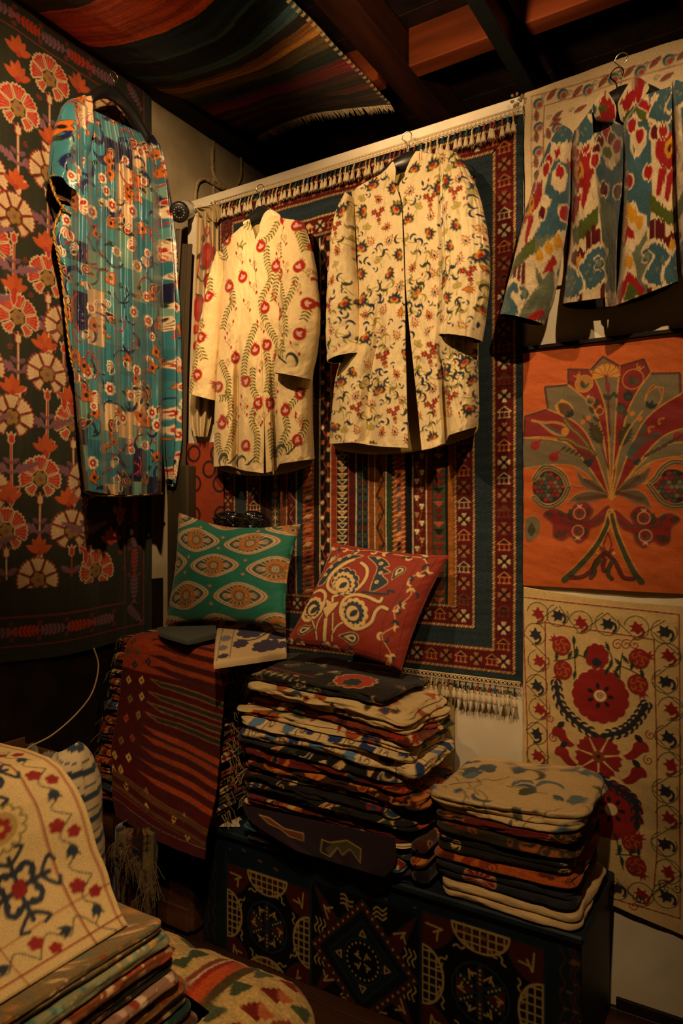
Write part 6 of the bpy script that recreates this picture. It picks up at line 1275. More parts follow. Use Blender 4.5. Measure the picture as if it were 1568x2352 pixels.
# =================================================== right pile on the chest
def sgR(x, y): return .006*fnoise(x*5, y*4, 63, 2)+.018*np.clip((x+.80)/.4, 0, 1)+.02*np.clip((y+.36)/.3, 0, 1)
rt = [('raw cream linen', 'raw', 'plain', .044, 'linen', (2, 2, 1, 2)), ('charcoal cloth with outlined maroon flowers', 'navy', 'line', .050, 'cotton', (2, 3, 1, 2)), ('orange red wool cloth', 'orange', 'suz', .024, 'wool', (1, 2, 1, 1)), ('black, red and green cloth', 'dark', 'suz', .042, 'cotton', (2, 3, 1, 2)),
 ('dark olive cloth with a small orange leaf', 'olive', 'suz', .036, 'cotton', (1, 2, 1, 1)), ('maroon cloth with cream rings', 'red', 'line', .018, 'cotton', (1, 3, 1, 1))]
z = .398
for k, (nm, pl, kd, h_, mt, ply) in enumerate(rt):
    xa = -.80+.008*rs.randn(); xb = -.425+.004*rs.randn()
    if k == 0: xa, xb = -.775, -.412
    folded('folded_textile', (xa, xb, -.40 if k == 0 else -.385+.006*rs.randn(), -.075), z, h_*.94, tile(kd, pl, 90+k), mt, ply, lambda x, y, q=k/6.: sgR(x, y)*q, 300+k, .035, label=f'{nm}, ' + ['lowest of', 'second from the bottom of', 'third from the bottom of', 'fourth from the bottom of', 'third from the top of', 'just under the top cloth of'][k]+' the right pile', cat='folded textile', group='folded textiles in the right pile', wob=.010, off=(.1*k, 0))
    z += h_
tpz = z; tt = Cv(-1.0, -.2, -.5, .1, .0022, C('c9ad78')); r_ = np.random.RandomState(9)
for k in range(44):
    a, b = -.85+.5*r_.rand(), -.42+.42*r_.rand(); c_ = [C('42525a'), C('5a7078'), C('4a4a2c'), C('38506a')][r_.randint(4)]
    tt.poly(tf([scal(3, 1, .3, .7), leafp(.3, 8), curlleaf(.25, 1.2, 3, 10)][k % 3], a, b, .026+.016*r_.rand(), r_.rand()*6), c_)
for k in range(22): a, b = -.85+.5*r_.rand(), -.42+.42*r_.rand(); tt.line(tf(smooth([(-1, -.5), (-.3, .1), (.3, .0), (1, .6)], 4), a, b, .05, r_.rand()*6), .003, C('4c4424'))
def topfun(X_, Y_, Z_, cc, hh):
    a_, b_ = tt.sample(X_+0*Z_, Y_-.6*np.clip(tpz+.05-Z_, 0, .1)); return a_, b_
folded('folded_textile', (-.815, -.418, -.39, -.075), z, .052, tile('plain', 'raw', 3), 'stitch', (3, 1, 1, 1), sgR, 333, .07, label='cream cloth with grey blue embroidered flowers, on top of the right pile', cat='folded textile', group='folded textiles in the right pile', wob=.014, rings=tuple(np.linspace(.02, 1, 60)), top=topfun, ptop=.014, M=22, step=.003, crease=.009)
# small rolled cloths between the two piles
for k, (x_, z_, r0, c_, nm) in enumerate(((-.835, .425, .024, 'dark', 'small dark green rolled cloth, lowest between the two piles on the painted chest'), (-.842, .463, .021, 'orange', 'small orange rolled cloth between the middle and right piles'), (-.838, .505, .023, 'brown', 'small brown rolled cloth between the middle and right piles, on top'))):
    t_ = tile('suz', c_, 70+k); n_, m_ = 40, 60; a, yv = np.meshgrid(np.linspace(0, 2*PI, n_, endpoint=False), np.linspace(0, 1, m_))
    rr = r0*np.where(yv < .08, np.sqrt(np.clip(1-(1-yv/.08)**2, .02, 1)), 1)*(1+.06*fnoise(a, yv*3, k)); cc, _h = t_.sample((a*r0) % .6, (yv*.25) % .25)
    P_ = np.stack([x_+rr*1.15*np.cos(a), -.41+.30*yv, z_+rr*np.sin(a)*.85], -1); o = build('rolled_cloth', P_.reshape(-1, 3), gfaces(m_, n_, True), 'wool', None, cc.reshape(-1, 3)); tag(o, nm, 'rolled cloth', 'small cloths between the piles')
# =================================================== cushions
def cushion(name, cor, thick, cvs, mat, label, seamc, n=150, dent=.05, dtop=0.0):
    """cor: four corners (px, py, y) top left, top right, bottom right, bottom left"""
    Q = [np.array([B(a, b, y)[0], y, B(a, b, y)[1]]) for a, b, y in cor]; v, u = np.meshgrid(np.linspace(0, 1, n), np.linspace(0, 1, n), indexing='ij')
    pin = lambda t: 4*t*(1-t)
    ui = .5+(u-.5)*(1-dent*pin(v)); vi = .5+(v-.5)*(1-dent*pin(u))+dtop*pin(u)**1.5*np.clip(1-v*1.6, 0, 1); nrm = np.cross(Q[1]-Q[0], Q[3]-Q[0]); nrm /= np.linalg.norm(nrm)
    if nrm[1] > 0: nrm = -nrm
    base = (Q[0]*((1-ui)*(1-vi))[..., None]+Q[1]*(ui*(1-vi))[..., None]+Q[2]*(ui*vi)[..., None]+Q[3]*((1-ui)*vi)[..., None])
    prof = (np.clip(pin(u), 0, 1)*np.clip(pin(v), 0, 1))**.42*thick
    wr_ = .004*fnoise(u*4, v*4, 7)*prof/thick+.003*fnoise((u+v)*14, (u-v)*3, 9)*np.clip(1-prof/thick, 0, 1)
    cc, hh = cvs.sample(u, 1-v); F_ = base+nrm*(prof+wr_+.001*hh)[..., None]; Bk = base-nrm*(prof*.6)[..., None]
    nn = n*n; V = np.concatenate([F_.reshape(-1, 3), Bk.reshape(-1, 3)]); fc = np.concatenate([gfaces(n, n), gfaces(n, n, off=nn)[:, ::-1]])
    e_ = [j*n for j in range(n)]; loops = [np.arange(n), np.arange(n)*n+n-1, np.arange(n)[::-1]+(n-1)*n, np.arange(n)[::-1]*n]; st = []
    for l in loops: st.append(np.stack([l[:-1], l[1:], l[1:]+nn, l[:-1]+nn], -1))
    fc = np.concatenate([fc]+st); col = np.concatenate([cc.reshape(-1, 3), np.broadcast_to(seamc, (nn, 3))])
    o = build(name, V, fc, mat, None, col, smooth_=True); tag(o, label, 'cushion'); return o
ev = Cv(-.02, 1.02, -.02, 1.02, .0048, C('0b6a58'))
EP = lambda x, y: ((x-195-(y-85)*-.118)/1290, 1-((y-85)-(x-195)*.085)/1125)
ER = lambda x, y: np.array(EP(x, y))
CE, GY, OE, DG = C('c0a880'), C('50503e'), C('a8661c'), C('38443e')
def eye(x, y, fx=1, w_=290, h__=150, up=1):
    lens = lambda k: smooth([ER(x+q[0]*w_*k, y+q[1]*h__*k) for q in ((-1, 0), (-.62, -.62), (0, -1.0), (.62, -.62), (1, .0), (.62, .62), (0, 1.0), (-.62, .62))], 5, True)
    for k, c_ in ((1.0, GY), (.955, CE), (.88, GY), (.84, CE), (.75, DG)): ev.poly(lens(k), c_)
    cx_, cy_ = x, y; L7 = lens(.74)
    for k in range(22):
        a = k*2*PI/22+.1; d_ = np.array([math.cos(a)*w_*.60, math.sin(a)*h__*.70*(1 if abs(math.cos(a)) < .8 else .6)]); ev.line([ER(cx_, cy_), ER(cx_+d_[0], cy_+d_[1])], .0075, CE)
    sp = np.array([ER(cx_+fx*r*math.cos(t), cy_-up*r*math.sin(t)) for t, r in zip(np.linspace(-.4, PI*1.75, 24), np.linspace(62, 118, 24))])
    ev.disc(*ER(cx_, cy_), .055, OE, 1.3, .062)
    for k in range(len(sp)-1): ev.line(sp[k:k+2], .038-.018*k/24, OE, 1.3)
    for r, c_ in ((.046, GY), (.038, OE*.8), (.031, GY), (.025, CE), (.017, GY), (.010, CE), (.004, GY)): ev.disc(*ER(cx_, cy_), r, c_, 1.4, r*1.14)
for x, y, fx, up in ((470, 360, 1, -1), (1075, 400, 1, -1), (700, 665, -1, 1), (365, 970, -1, 1), (970, 1015, -1, 1), (90, 620, 1, 1), (1330, 720, -1, 1), (160, 120, 1, 1), (1440, 190, 1, 1), (100, 1270, 1, 1), (660, 1330, 1, 1), (1300, 1320, 1, 1), (780, 60, 1, 1)): eye(x, y, fx, up=up)
for x, y in ((780, 310), (740, 450), (385, 560), (340, 730), (1045, 615), (1020, 780), (658, 903), (655, 1090), (510, 200), (1115, 235)): a_ = ER(x, y); q = tf([(-1, 0), (0, 1), (1, 0), (0, -1)], a_[0], a_[1], .026); ev.poly(q, GY); ev.poly(tf([(-1, 0), (0, 1), (1, 0), (0, -1)], a_[0], a_[1], .017), C('9a8a5c'))
cushion('cushion', [(410, 1177, -.14), (692, 1204, -.11), (657, 1440, -.235), (380, 1436, -.26)], .065, ev, 'stitch', 'green cushion embroidered with rows of cream and orange eyes', C('0b6a58'), dent=.09, dtop=.05)
rv = Cv(-.02, 1.02, -.02, 1.02, .0048, C('84230a'))
def RR(x, y):
    A = np.array([[990, -410], [110, 885]], float); q = np.linalg.solve(A, np.array([x-490, y-65], float)); return np.array([q[0], 1-q[1]])
RQ = lambda L_, n_=5, cl=False: smooth([RR(*q) for q in L_], n_, cl)
CR2, BL3, BK3 = C('cdac74'), C('1c2c38'), C('16100c')
def band(L_, w_=.028): Q = RQ(L_, 6); rv.line(Q, w_+.012, BK3); rv.line(Q, w_, CR2, 1.3)
band([(700, 250), (600, 300), (490, 390), (450, 490), (510, 560), (620, 570), (740, 520), (815, 420), (820, 330), (770, 280)]); band([(955, 590), (930, 620), (840, 590), (720, 575), (620, 620), (585, 720), (630, 810), (730, 850), (850, 790), (900, 700), (950, 660), (1000, 670)]); band([(310, 540), (370, 530), (425, 560), (435, 620), (390, 730), (290, 790), (230, 760), (225, 700), (260, 600)])
def rosette(x, y, s, dx, dy):
    for r, n_, c_, d_ in ((1.0, 11, BL3 if s > 120 else CR2, .16), (.80, 13, CR2 if s > 120 else BL3, .16), (.62, 13, BL3 if s > 120 else BL3, .2), (.50, 1, CR2, 0)):
        P_ = scal(n_, s*r, d_) if n_ > 1 else arc(s*r, 0, 2*PI, 24); P_ = P_+np.array([x+dx*(1-r)*s, y+dy*(1-r)*s]); rv.poly([RR(*q) for q in P_], c_, 1.2)
        if r == 1.0: rv.line([RR(*q) for q in P_], .006, CR2, 1.2, True)
    a_ = RR(x+dx*s*.62, y+dy*s*.62); rv.poly(tf(leafp(.34, 8), a_[0]-.01, a_[1]-.03, .085, -.6), BL3, 1.5)
rosette(620, 460, 135, -.35, .5); rosette(320, 680, 95, .0, .5); rosette(715, 720, 118, -.35, .2)
for L_ in ([(340, 480), (400, 380), (500, 290), (640, 210), (775, 205), (760, 225), (600, 280), (480, 380), (410, 470)], [(830, 215), (920, 215), (980, 240), (1020, 300), (970, 320), (1030, 360), (960, 390), (1010, 450), (920, 520), (850, 535), (880, 430), (910, 310)]): rv.poly(RQ(L_, 4, True), BL3, 1.2); rv.line(RQ(L_, 4, True), .006, CR2, 1.2, True)
for x, y in ((420, 390), (475, 320), (560, 250), (655, 212), (925, 225), (945, 280), (945, 370), (910, 455)): a_ = RR(x, y); rv.disc(*a_, .018, CR2, 1.4); rv.disc(*a_, .006, BL3, 1.5)
rv.line(RQ([(780, 545), (860, 550), (1000, 550), (1010, 520), (1060, 530)]), .022, BL3)
for x, y, r, s in ((1110, 340, 2.9, .085), (240, 865, -1.2, .085), (680, 920, 1.6, .095), (480, 250, -.6, .06)):
    a_ = RR(x, y)
    for k_, c_ in ((1.25, CR2), (1.15, BL3), (.75, CR2), (.38, BL3)): rv.poly(tf(pais(), a_[0], a_[1], s*k_, r), c_, 1.2)
rv.shape(RQ([(490, 640), (440, 620), (455, 680), (420, 700), (460, 790), (480, 750), (540, 690), (570, 640), (520, 650)], 3, True), CR2, BK3, .005)
for L_, w_ in (([(450, 790), (430, 940)], .030), ([(320, 790), (355, 870), (362, 940)], .012), ([(360, 870), (380, 800), (420, 740)], .010), ([(515, 740), (510, 850), (495, 950)], .012), ([(510, 890), (550, 840), (600, 810)], .016), ([(555, 590), (515, 600), (510, 640)], .022)): band(L_, w_)
for L_ in ([(515, 75), (900, 170), (1400, 205), (1300, 400), (1160, 700), (1030, 1020), (1010, 1060)], [(600, 130), (1260, 250), (1100, 560), (960, 760), (900, 1010), (100, 925)]): rv.line([RR(*q) for q in L_], .004, BK3)
vn = [(430, 240), (480, 160), (580, 130), (700, 160), (850, 140), (1000, 170), (1150, 190), (1280, 210), (1330, 300), (1280, 350), (1180, 420), (1210, 520), (1140, 600), (1060, 660), (1060, 780), (940, 870), (1000, 980), (960, 1030), (870, 1080), (740, 1060), (620, 1010), (520, 1010), (420, 965), (300, 1020), (190, 960), (110, 1010), (90, 930)]
rv.line(RQ(vn, 6), .007, CR2)
for k, (x, y) in enumerate(vn): a_ = RR(x, y); rv.poly(tf(curlleaf(.3, .9, 3.4, 10), a_[0], a_[1], .045, k*1.9), CR2 if k % 2 else BL3, 1.3); rv.poly(tf(curlleaf(.3, .9, 3.4, 10), a_[0]+.03, a_[1]-.02, .035, k*2.9), BL3 if k % 2 else CR2, 1.3)
cushion('cushion', [(766, 1246, -.13), (1032, 1276, -.06), (922, 1540, -.235), (656, 1478, -.33)], .06, rv, 'stitch', 'rust red cushion embroidered with cream ringed flowers on the middle pile', C('92290e'), dent=.075)
# =================================================== flat cloths on top of the piles
tq = Cv(0, 1, 0, 1, .005, C('d2b888')); PU = C('3c3450')
wq = lambda x, y: np.array([(x-310)/345, 1-(y-590)/215])
for L_ in ([(325, 600), (655, 600)], [(345, 610), (325, 800)], [(400, 620), (385, 790)]): tq.line([wq(*q) for q in L_], .012, C('5a5a58'), .5)
for x, y, s, c_ in ((370, 615, .09, PU), (480, 655, .21, PU), (615, 680, .15, PU), (560, 740, .22, PU), (435, 720, .12, PU), (360, 690, .09, C('7a7a88')), (350, 735, .07, C('7a7a88')), (355, 775, .08, PU), (640, 740, .14, PU), (480, 620, .08, PU)): a_ = wq(x, y); tq.poly(tf(scal(7, 1, .2, .8), a_[0], a_[1], s, .4), c_)
for L_ in ([(420, 700), (500, 700), (560, 660), (600, 640), (650, 640)], [(560, 740), (570, 690), (600, 650)]): tq.line(smooth([wq(*q) for q in L_], 5), .03, PU)
def slab_px(name, rows, zfun, thick, cvs, mat, label, cat, n=(120, 70), col=None, uvw=None):
    """a folded cloth lying on a pile: its outline is taken on the level surface under it"""
    v, u = np.meshgrid(np.linspace(0, 1, n[1]), np.linspace(0, 1, n[0]), indexing='ij'); R = rows_at(rows, np.linspace(0, 1, n[1]))[:, None]; px = R[..., 0]+(R[..., 2]-R[..., 0])*u; py = R[..., 1]+(R[..., 3]-R[..., 1])*u
    z_ = zfun(u, v); X_, Y_ = on_z(px, py, z_); cc = cvs.sample(u, 1-v)[0] if col is None else np.broadcast_to(col, X_.shape+(3,))
    e = np.minimum(np.minimum(u, 1-u)*n[0], np.minimum(v, 1-v)*n[1]); P_ = np.stack([X_, Y_, z_-thick*.4*np.clip(1-e/3., 0, 1)**2], -1)
    o = sheet(name, P_, cc, mat, None, back=(0, .002, -thick)); tag(o, label, cat); return o
slab_px('folded_cloth', [(502, 1424, 655, 1432), (495, 1460, 657, 1460), (490, 1520, 658, 1497)], lambda u, v: ztopL+.032-.03*sm(v, .35, 1)*(1-.0*u)-.012*sm(u, .6, 1), .016, tq, 'cotton', 'cream folded cloth printed with purple leaves beside the green cushion', 'folded cloth')
slab_px('folded_cloth', [(364, 1438, 495, 1434), (370, 1452, 497, 1448), (430, 1470, 498, 1455)], lambda u, v: ztopL+.045-.012*v, .012, tq, 'cotton', 'grey green folded cloth lying on the left pile in front of the green cushion', 'folded cloth', (60, 40), C('4a5048'))
slab_px('folded_cloth', [(360, 1440, 440, 1446), (400, 1456, 460, 1462), (445, 1472, 470, 1466)], lambda u, v: ztopL+.028-.008*v, .010, tq, 'cotton', 'pale yellow folded cloth under the grey one on the left pile', 'folded cloth', (50, 30), C('b09a5c'))
slab_px('paper_sheet', [(470, 1872, 535, 1866), (475, 1885, 560, 1884), (490, 1898, 575, 1898)], lambda u, v: .398+.006*np.sin(u*5)*v, .0015, tq, 'cotton', 'crumpled white paper lying on the left corner of the painted chest', 'paper', (40, 20), C('d8c8a4'))
# glossy black bag behind the green cushion
r_ = np.random.RandomState(3); parts = []
bb = empty('black_bag', (0, 0, 0), 'shiny black vinyl bag tucked behind the green cushion', 'bag'); bc = np.array([B(562, 1203, -.085)[0], -.085, B(562, 1203, -.085)[1]]); bb.location = tuple(bc)
for k, (dx, dz, sx, sz) in enumerate(((-.075, .008, .06, .036), (.035, .0, .062, .042))):
    n_ = 60; th_, ph_ = np.meshgrid(np.linspace(0, PI, n_), np.linspace(0, 2*PI, n_*2, endpoint=False), indexing='ij'); d_ = np.stack([np.sin(th_)*np.cos(ph_), np.sin(th_)*np.sin(ph_), np.cos(th_)], -1)
    rr = 1+.16*fnoise(d_[..., 0]*3+k*3, d_[..., 2]*3+d_[..., 1]*2, 5)+.08*np.abs(fnoise(d_[..., 0]*8, d_[..., 2]*7+d_[..., 1]*4, 6)); P_ = np.sign(d_)*np.abs(d_)**.8*rr[..., None]*np.array([sx, .04, sz])+bc+np.array([dx, 0, dz])
    build('bag_half', P_.reshape(-1, 3), gfaces(n_, n_*2, True), 'gloss', bb, (.01, .01, .01))
# ------------------------------------------------------------------ foreground: stack of silky folded cloths
rs = np.random.RandomState(71)
fk = [('pale green brocade', 'f_green', 'rosy and cream'), ]
PALS.update({'b1': [C('8c8c68'), C('54786a'), C('c9a060'), C('a06a3c'), C('8aa890'), C('c8b890')], 'b2': [C('7c6840'), C('b87a3c'), C('5c6a58'), C('c8a878'), C('8c4a24'), C('d0b890')],
             'b3': [C('8a4a24'), C('c89a70'), C('b0402c'), C('c8a878'), C('6a3018'), C('d8b890')], 'b4': [C('181410'), C('7c4a24'), C('2c3028'), C('a08050'), C('402010'), C('5c3a20')],
             'b5': [C('94705a'), C('7c1c18'), C('c8a088'), C('d0b898'), C('8c3424'), C('6a2018')], 'b6': [C('8a5a24'), C('9c2418'), C('24384a'), C('c89a50'), C('1c2c38'), C('b0702c')],
             'b7': [C('4a4438'), C('a89068'), C('1c2c34'), C('c8b088'), C('60584c'), C('7c2418')], 'b8': [C('143028'), C('1c4a34'), C('0e2018'), C('3c6a4c'), C('1a2c24'), C('28584a')], 'b9': [C('4a2c1c'), C('7c3a1c'), C('1c3a44'), C('8a5a34'), C('2c4a50'), C('6a2a18')]})
seq = ['b9', 'b9', 'b8', 'b7', 'b6', 'b5', 'b4', 'b3', 'b1', 'b2']
nmz = ['brown and teal', 'dark teal and rust', 'dark green', 'grey and cream patterned', 'red, gold and blue patterned', 'dusty pink and maroon', 'black and bronze', 'copper and rose', 'pale sea green and gold', 'straw coloured floral']
ordw = ['lowest in view', 'second from the bottom', 'third from the bottom', 'fourth from the bottom', 'fifth from the bottom', 'fifth from the top', 'fourth from the top', 'third from the top', 'second from the top', 'topmost']
z = .262
folded('folded_brocade', (-1.62, -1.08, -1.95, -1.0), 0.0, .26, tile('suz', 'b9', 121), 'velvet', (5, 8, 1, 1), None, 701, .03, label='dark thick folded brocade blanket at the base of the foreground stack', cat='folded textile', wob=.008)
for k in range(10):
    h_ = .0285
    folded('folded_brocade', (-1.60, -1.088+.008*rs.randn()*.6-.0032*k, -1.95, -.99+.012*rs.randn()*.6-.0075*k), z, h_*.94, tile('broc', seq[k], 120+k), 'silk' if k in (8, 7, 5, 3) else 'velvet', (1, 1 if k % 3 else 2, 1, 1), None, 400+k, .024, label=f'{nmz[k]} folded brocade cloth, {ordw[k]} in the foreground stack', cat='folded textile', group='folded brocades in the foreground stack', wob=.006, off=(rs.rand()*.5, 0))
    z += h_
ztF = z
# cream embroidered cloth falling from a box onto the stack
fc = Cv(0, .62, 0, 1.0, .0026, C('d2b67c')); rr_ = np.random.RandomState(81); Xg, Zg = fc.grid(); fc.im *= (1+.05*fnoise(Xg*9, Zg*9, 3))[..., None]
FR, FN, FG = C('8c1810'), C('1f2c3c'), C('8a7c3c')
fc.line([(.012, 0), (.012, 1)], .004, FR); fc.line([(.085, 0), (.085, 1)], .0035, FR); fc.line([(.235, 0), (.235, 1)], .003, FR)
fc.line([(0, .022), (1, .022)], .004, FR); fc.line([(0, .095), (1, .095)], .0035, FR); fc.line([(.235, .25), (1, .25)], .003, FR)
def anch(a, b, s, r=0):
    for q in (0, PI/2, PI, 1.5*PI):
        fc.line(tf([(0, 0), (0, 1)], a, b, s, r+q), s*.16, FN)
        for sg in (-1, 1):
            C_ = tf(smooth([(0, .45), (sg*.35, .62), (sg*.62, .45), (sg*.5, .25)], 4), a, b, s, r+q); fc.line(C_, s*.17, FN); C_ = tf(smooth([(0, .75), (sg*.3, .95), (sg*.5, 1.15), (sg*.28, 1.25)], 4), a, b, s, r+q); fc.line(C_, s*.13, FN)
    P_ = tf(scal(4, .3, .3), a, b, s, r); fc.poly(P_, FR)
def ros(a, b, s):
    P_ = tf(scal(8, 1, .22), a, b, s); fc.poly(P_, FR); fc.disc(a, b, s*.68, C('c8a868')); fc.disc(a, b, s*.52, FN); P_ = tf(scal(6, .36, .3), a, b, s); fc.poly(P_, C('a8341c'))
    for k in range(14): fc.line(tf([(0, 1.12), (0, 1.3)], a, b, s, k*2*PI/14), .004, FG)
def wheel(a, b, s):
    P_ = tf(scal(13, 1, .2), a, b, s); fc.line(P_, .005, FG, 1, True); fc.disc(a, b, s*.66, C('a88c4c')); fc.poly(tf(scal(6, .45, .3), a, b, s), FR); fc.disc(a, b, s*.12, C('c8a040'))
for b in np.arange(.06, 1, .13):
    Q = smooth([(.03, b-.06), (.062, b-.03), (.036, b), (.062, b+.035), (.03, b+.07)], 5); fc.line(Q, .003, C('3c4438'))
    fc.poly(tf([(0, -.6), (.4, -.2), (.7, .7), (.25, .35), (0, .9), (-.25, .35), (-.7, .7), (-.4, -.2)], .048, b, .022, PI), FN); fc.poly(tf(scal(5, .016, .25), .062, b+.06), FR); fc.poly(tf(scal(5, .014, .25), .034, b+.035), FR)
for a in np.arange(.12, .62, .13):
    fc.line(smooth([(a-.06, .03), (a-.03, .07), (a, .04), (a+.035, .07), (a+.07, .03)], 5), .003, C('3c4438'))
    fc.poly(tf([(0, -.6), (.4, -.2), (.7, .7), (.25, .35), (0, .9), (-.25, .35), (-.7, .7), (-.4, -.2)], a, .055, .022, -PI/2), FN); fc.poly(tf(scal(5, .016, .25), a+.06, .065), FR); fc.poly(tf(scal(5, .014, .25), a+.035, .035), FR)
for k, b in enumerate(np.arange(.17, 1, .125)):
    (anch(.16, b, .062, PI/4*(k % 2)) if k % 2 == 0 else (wheel(.16, b, .052)))
for k, a in enumerate(np.arange(.29, .62, .125)): (anch(a, .17, .06, 0) if k % 2 else wheel(a, .17, .052))
for k, (a, b) in enumerate(((.33, .34), (.47, .36), (.33, .50), (.48, .52), (.33, .66), (.48, .7), (.33, .82), (.47, .88))): (ros(a, b, .058) if k % 3 != 1 else wheel(a, b, .06)); anch(a+.07, b+.075, .036, PI/4)
n_, m_ = 230, 300; v, u = np.meshgrid(np.linspace(0, 1, m_), np.linspace(0, 1, n_), indexing='ij')   # v: down the fall (across x), u: along y from far edge
cvx = np.array([-1.98, -1.70, -1.52, -1.44, -1.40, -1.355, -1.315, -1.285, -1.255, -1.235, -1.205, -1.168]); cvz = np.array([.835, .85, .858, .855, .842, .805, .755, .70, .645, .605, .575, ztF+.006])
cv2x = np.array([-1.98, -1.70, -1.52, -1.45, -1.42, -1.39, -1.37, -1.35, -1.32, -1.27, -1.215, -1.168]); cv2z = np.array([.835, .85, .858, .85, .83, .78, .72, .66, .605, .575, .565, ztF+.006])
dd = np.r_[0, np.cumsum(np.hypot(np.diff(cvx), np.diff(cvz)))]; dd2 = np.r_[0, np.cumsum(np.hypot(np.diff(cv2x), np.diff(cv2z)))]
w2 = np.clip(u*2.2, 0, 1); xa = np.interp(v*dd[-1], dd, cvx); za = np.interp(v*dd[-1], dd, cvz); xb = np.interp(v*dd2[-1], dd2, cv2x); zb_ = np.interp(v*dd2[-1], dd2, cv2z)
xx = xa*(1-w2)+xb*w2; zz = za*(1-w2)+zb_*w2; fl_ = sm(v, .35, .6)*(1-sm(v, .8, .95))
xx = xx+fl_*(.012*np.sin(u*14+v*3)+.006*fnoise(u*6, v*3, 3)); zz = zz+.003*fnoise(u*8, v*8, 4)*(1-sm(v, .85, .97)); yy = -1.118-.80*u+.012*fnoise(v*4, u*2, 5)*(1-u)
k_ = 5
for ax in (0,):
    for _ in range(3): zz[1:-1] = (zz[:-2]+zz[1:-1]*2+zz[2:])/4; xx[1:-1] = (xx[:-2]+xx[1:-1]*2+xx[2:])/4
cc, hh = fc.sample(.0+(1-v)*dd[-1]*1.0, .0+.80*u); cc2, _ = fc.sample(.80*u, (1-v)*dd[-1]); 
o = sheet('embroidered_throw', np.stack([xx, yy, zz], -1), cc2, 'stitch', None, back=(0, .002, -.005)); tag(o, 'cream embroidered throw with navy scrolls falling onto the foreground stack', 'throw')
bx_ = empty('storage_box', (-1.7, -1.55, 0), 'brown cardboard box under the cream embroidered throw in the left foreground', 'box')
gather('box_body', [boxp(-2.0, -1.67, -2.0, -1.14, 0, .82, bev=.01)], 'card', bx_, smooth_=False)
# striped bolster standing behind the throw
n_ = 90; a, t = np.meshgrid(np.linspace(0, 2*PI, n_, endpoint=False), np.linspace(0, 1, 80)); prof = .088*np.clip(1-((t-.42)/.60)**4, 0, 1)**.6
X_ = -1.56-.02*t+prof*np.cos(a)*.85; Y_ = -.955+prof*np.sin(a)*1.0; Z_ = .40+.41*t+.012*np.cos(a-.6)*t
zz_ = Z_+.02*np.cos(a); cst = np.where((((zz_*17) % 1) < .28)[..., None], C('2c3a4a'), C('c8b48c')); cst = np.where(((((zz_*17)+.45) % 1) < .06)[..., None], C('4a5458'), cst)
o = build('bolster', np.stack([X_+.004*fnoise(a, t*6, 4), Y_, Z_], -1).reshape(-1, 3), gfaces(80, n_, True), 'cotton', None, cst.reshape(-1, 3)); tag(o, 'cream bolster with blue grey stripes standing behind the cream throw', 'bolster')
stl = gather('bolster_stand', [boxp(-1.66, -1.48, -.98, -.87, 0, .395, bev=.01)], 'oldwood', None, smooth_=False); tag(stl, 'low dark wooden stand under the striped bolster', 'stand')
# beige kilim heaped low in the foreground
bk = Cv(-1.6, -.6, -1.9, -.4, .0026, C('b89a60')); Xg, Zg = bk.grid()
G1, O1, D1, R1, S1 = C('3c4a30'), C('b04a20'), C('4a3a20'), C('6a1c14'), C('a85c34')
bk.rect(-1.135, -1.095, -1.9, -.80, O1); bk.rect(-1.15, -1.135, -1.9, -.80, C('8a2418')); bk.rect(-1.095, -1.065, -1.9, -.80, D1); bk.rect(-1.175, -1.158, -1.9, -.8, C('7c3a28')); bk.rect(-1.158, -1.15, -1.9, -.8, C('b0a07c'))
def step(x, y, s, c_, n_=4, sg=1):
    for k in range(n_): bk.rect(x+(-s*(1-.22*k) if 1 else 0), x+s*(1-.22*k)*.6, y+k*s*.33*sg-.004, y+(k+1)*s*.33*sg+.001, c_) if sg > 0 else bk.rect(x-s*(1-.22*k), x+s*(1-.22*k)*.6, y-(k+1)*s*.33-.001, y-k*s*.33+.004, c_)
for k, y in enumerate(np.arange(-1.85, -.8, .085)): step(-1.225, y, .035, G1, 4, 1 if k % 2 else -1); step(-1.30, y+.03, .03, R1 if k % 2 else G1, 3, 1); step(-1.035, y+.02, .034, G1 if k % 2 else C('4a5438'), 4, -1)
for k, y in enumerate(np.arange(-1.8, -.72, .07)):
    step(-.965, y, .030, R1, 4, 1); step(-.945, y+.035, .024, S1, 3, -1); step(-.90, y+.02, .026, [C('7c3a20'), G1, R1][k % 3], 4, 1)
bk.im *= (1+.14*fnoise(Xg*60, Zg*60, 6)+.08*fnoise(Xg*260, Zg*18, 7, 1))[..., None]
n1, n2 = 260, 300; v, u = np.meshgrid(np.linspace(0, 1, n2), np.linspace(0, 1, n1), indexing='ij')
x0, x1, y0, y1, rc = -1.42, -.855, -1.75, -.765, .16
cy_ = y0+(y1-y0)*v; x0v = x0+.37*(1-sm(cy_, -1.0, -.93)); cx_ = x0v+(x1-x0v)*u
dx = np.clip(cx_-(x1-rc), 0, rc)/rc; dy = np.clip(cy_-(y1-rc), 0, rc)/rc; dl = np.clip(np.hypot(dx, dy), 0, 1.4); ov_ = np.clip(np.sqrt(np.clip(1-np.clip(dl, 0, 1)**2, 0, 1)), 0, 1)
corner = np.hypot(dx, dy) > 1; sc_ = np.where(corner, 1/np.maximum(np.hypot(dx, dy), 1e-6), 1)
px2 = np.where(dx > 0, (x1-rc)+dx*rc*sc_, cx_); py2 = np.where(dy > 0, (y1-rc)+dy*rc*sc_, cy_); zz = .335-.075*(1-ov_)-.0*u
zz = zz-.02*np.clip((cx_+1.0)/.2, 0, 1)**2+.010*fnoise(cx_*7, cy_*5, 3)+.0015*fnoise(cx_*60, cy_*200, 5)
P_ = np.stack([px2, py2, zz], -1); cc, hh = bk.sample(cx_, cy_)
rw = 30; ext = [P_]; extc = [cc]
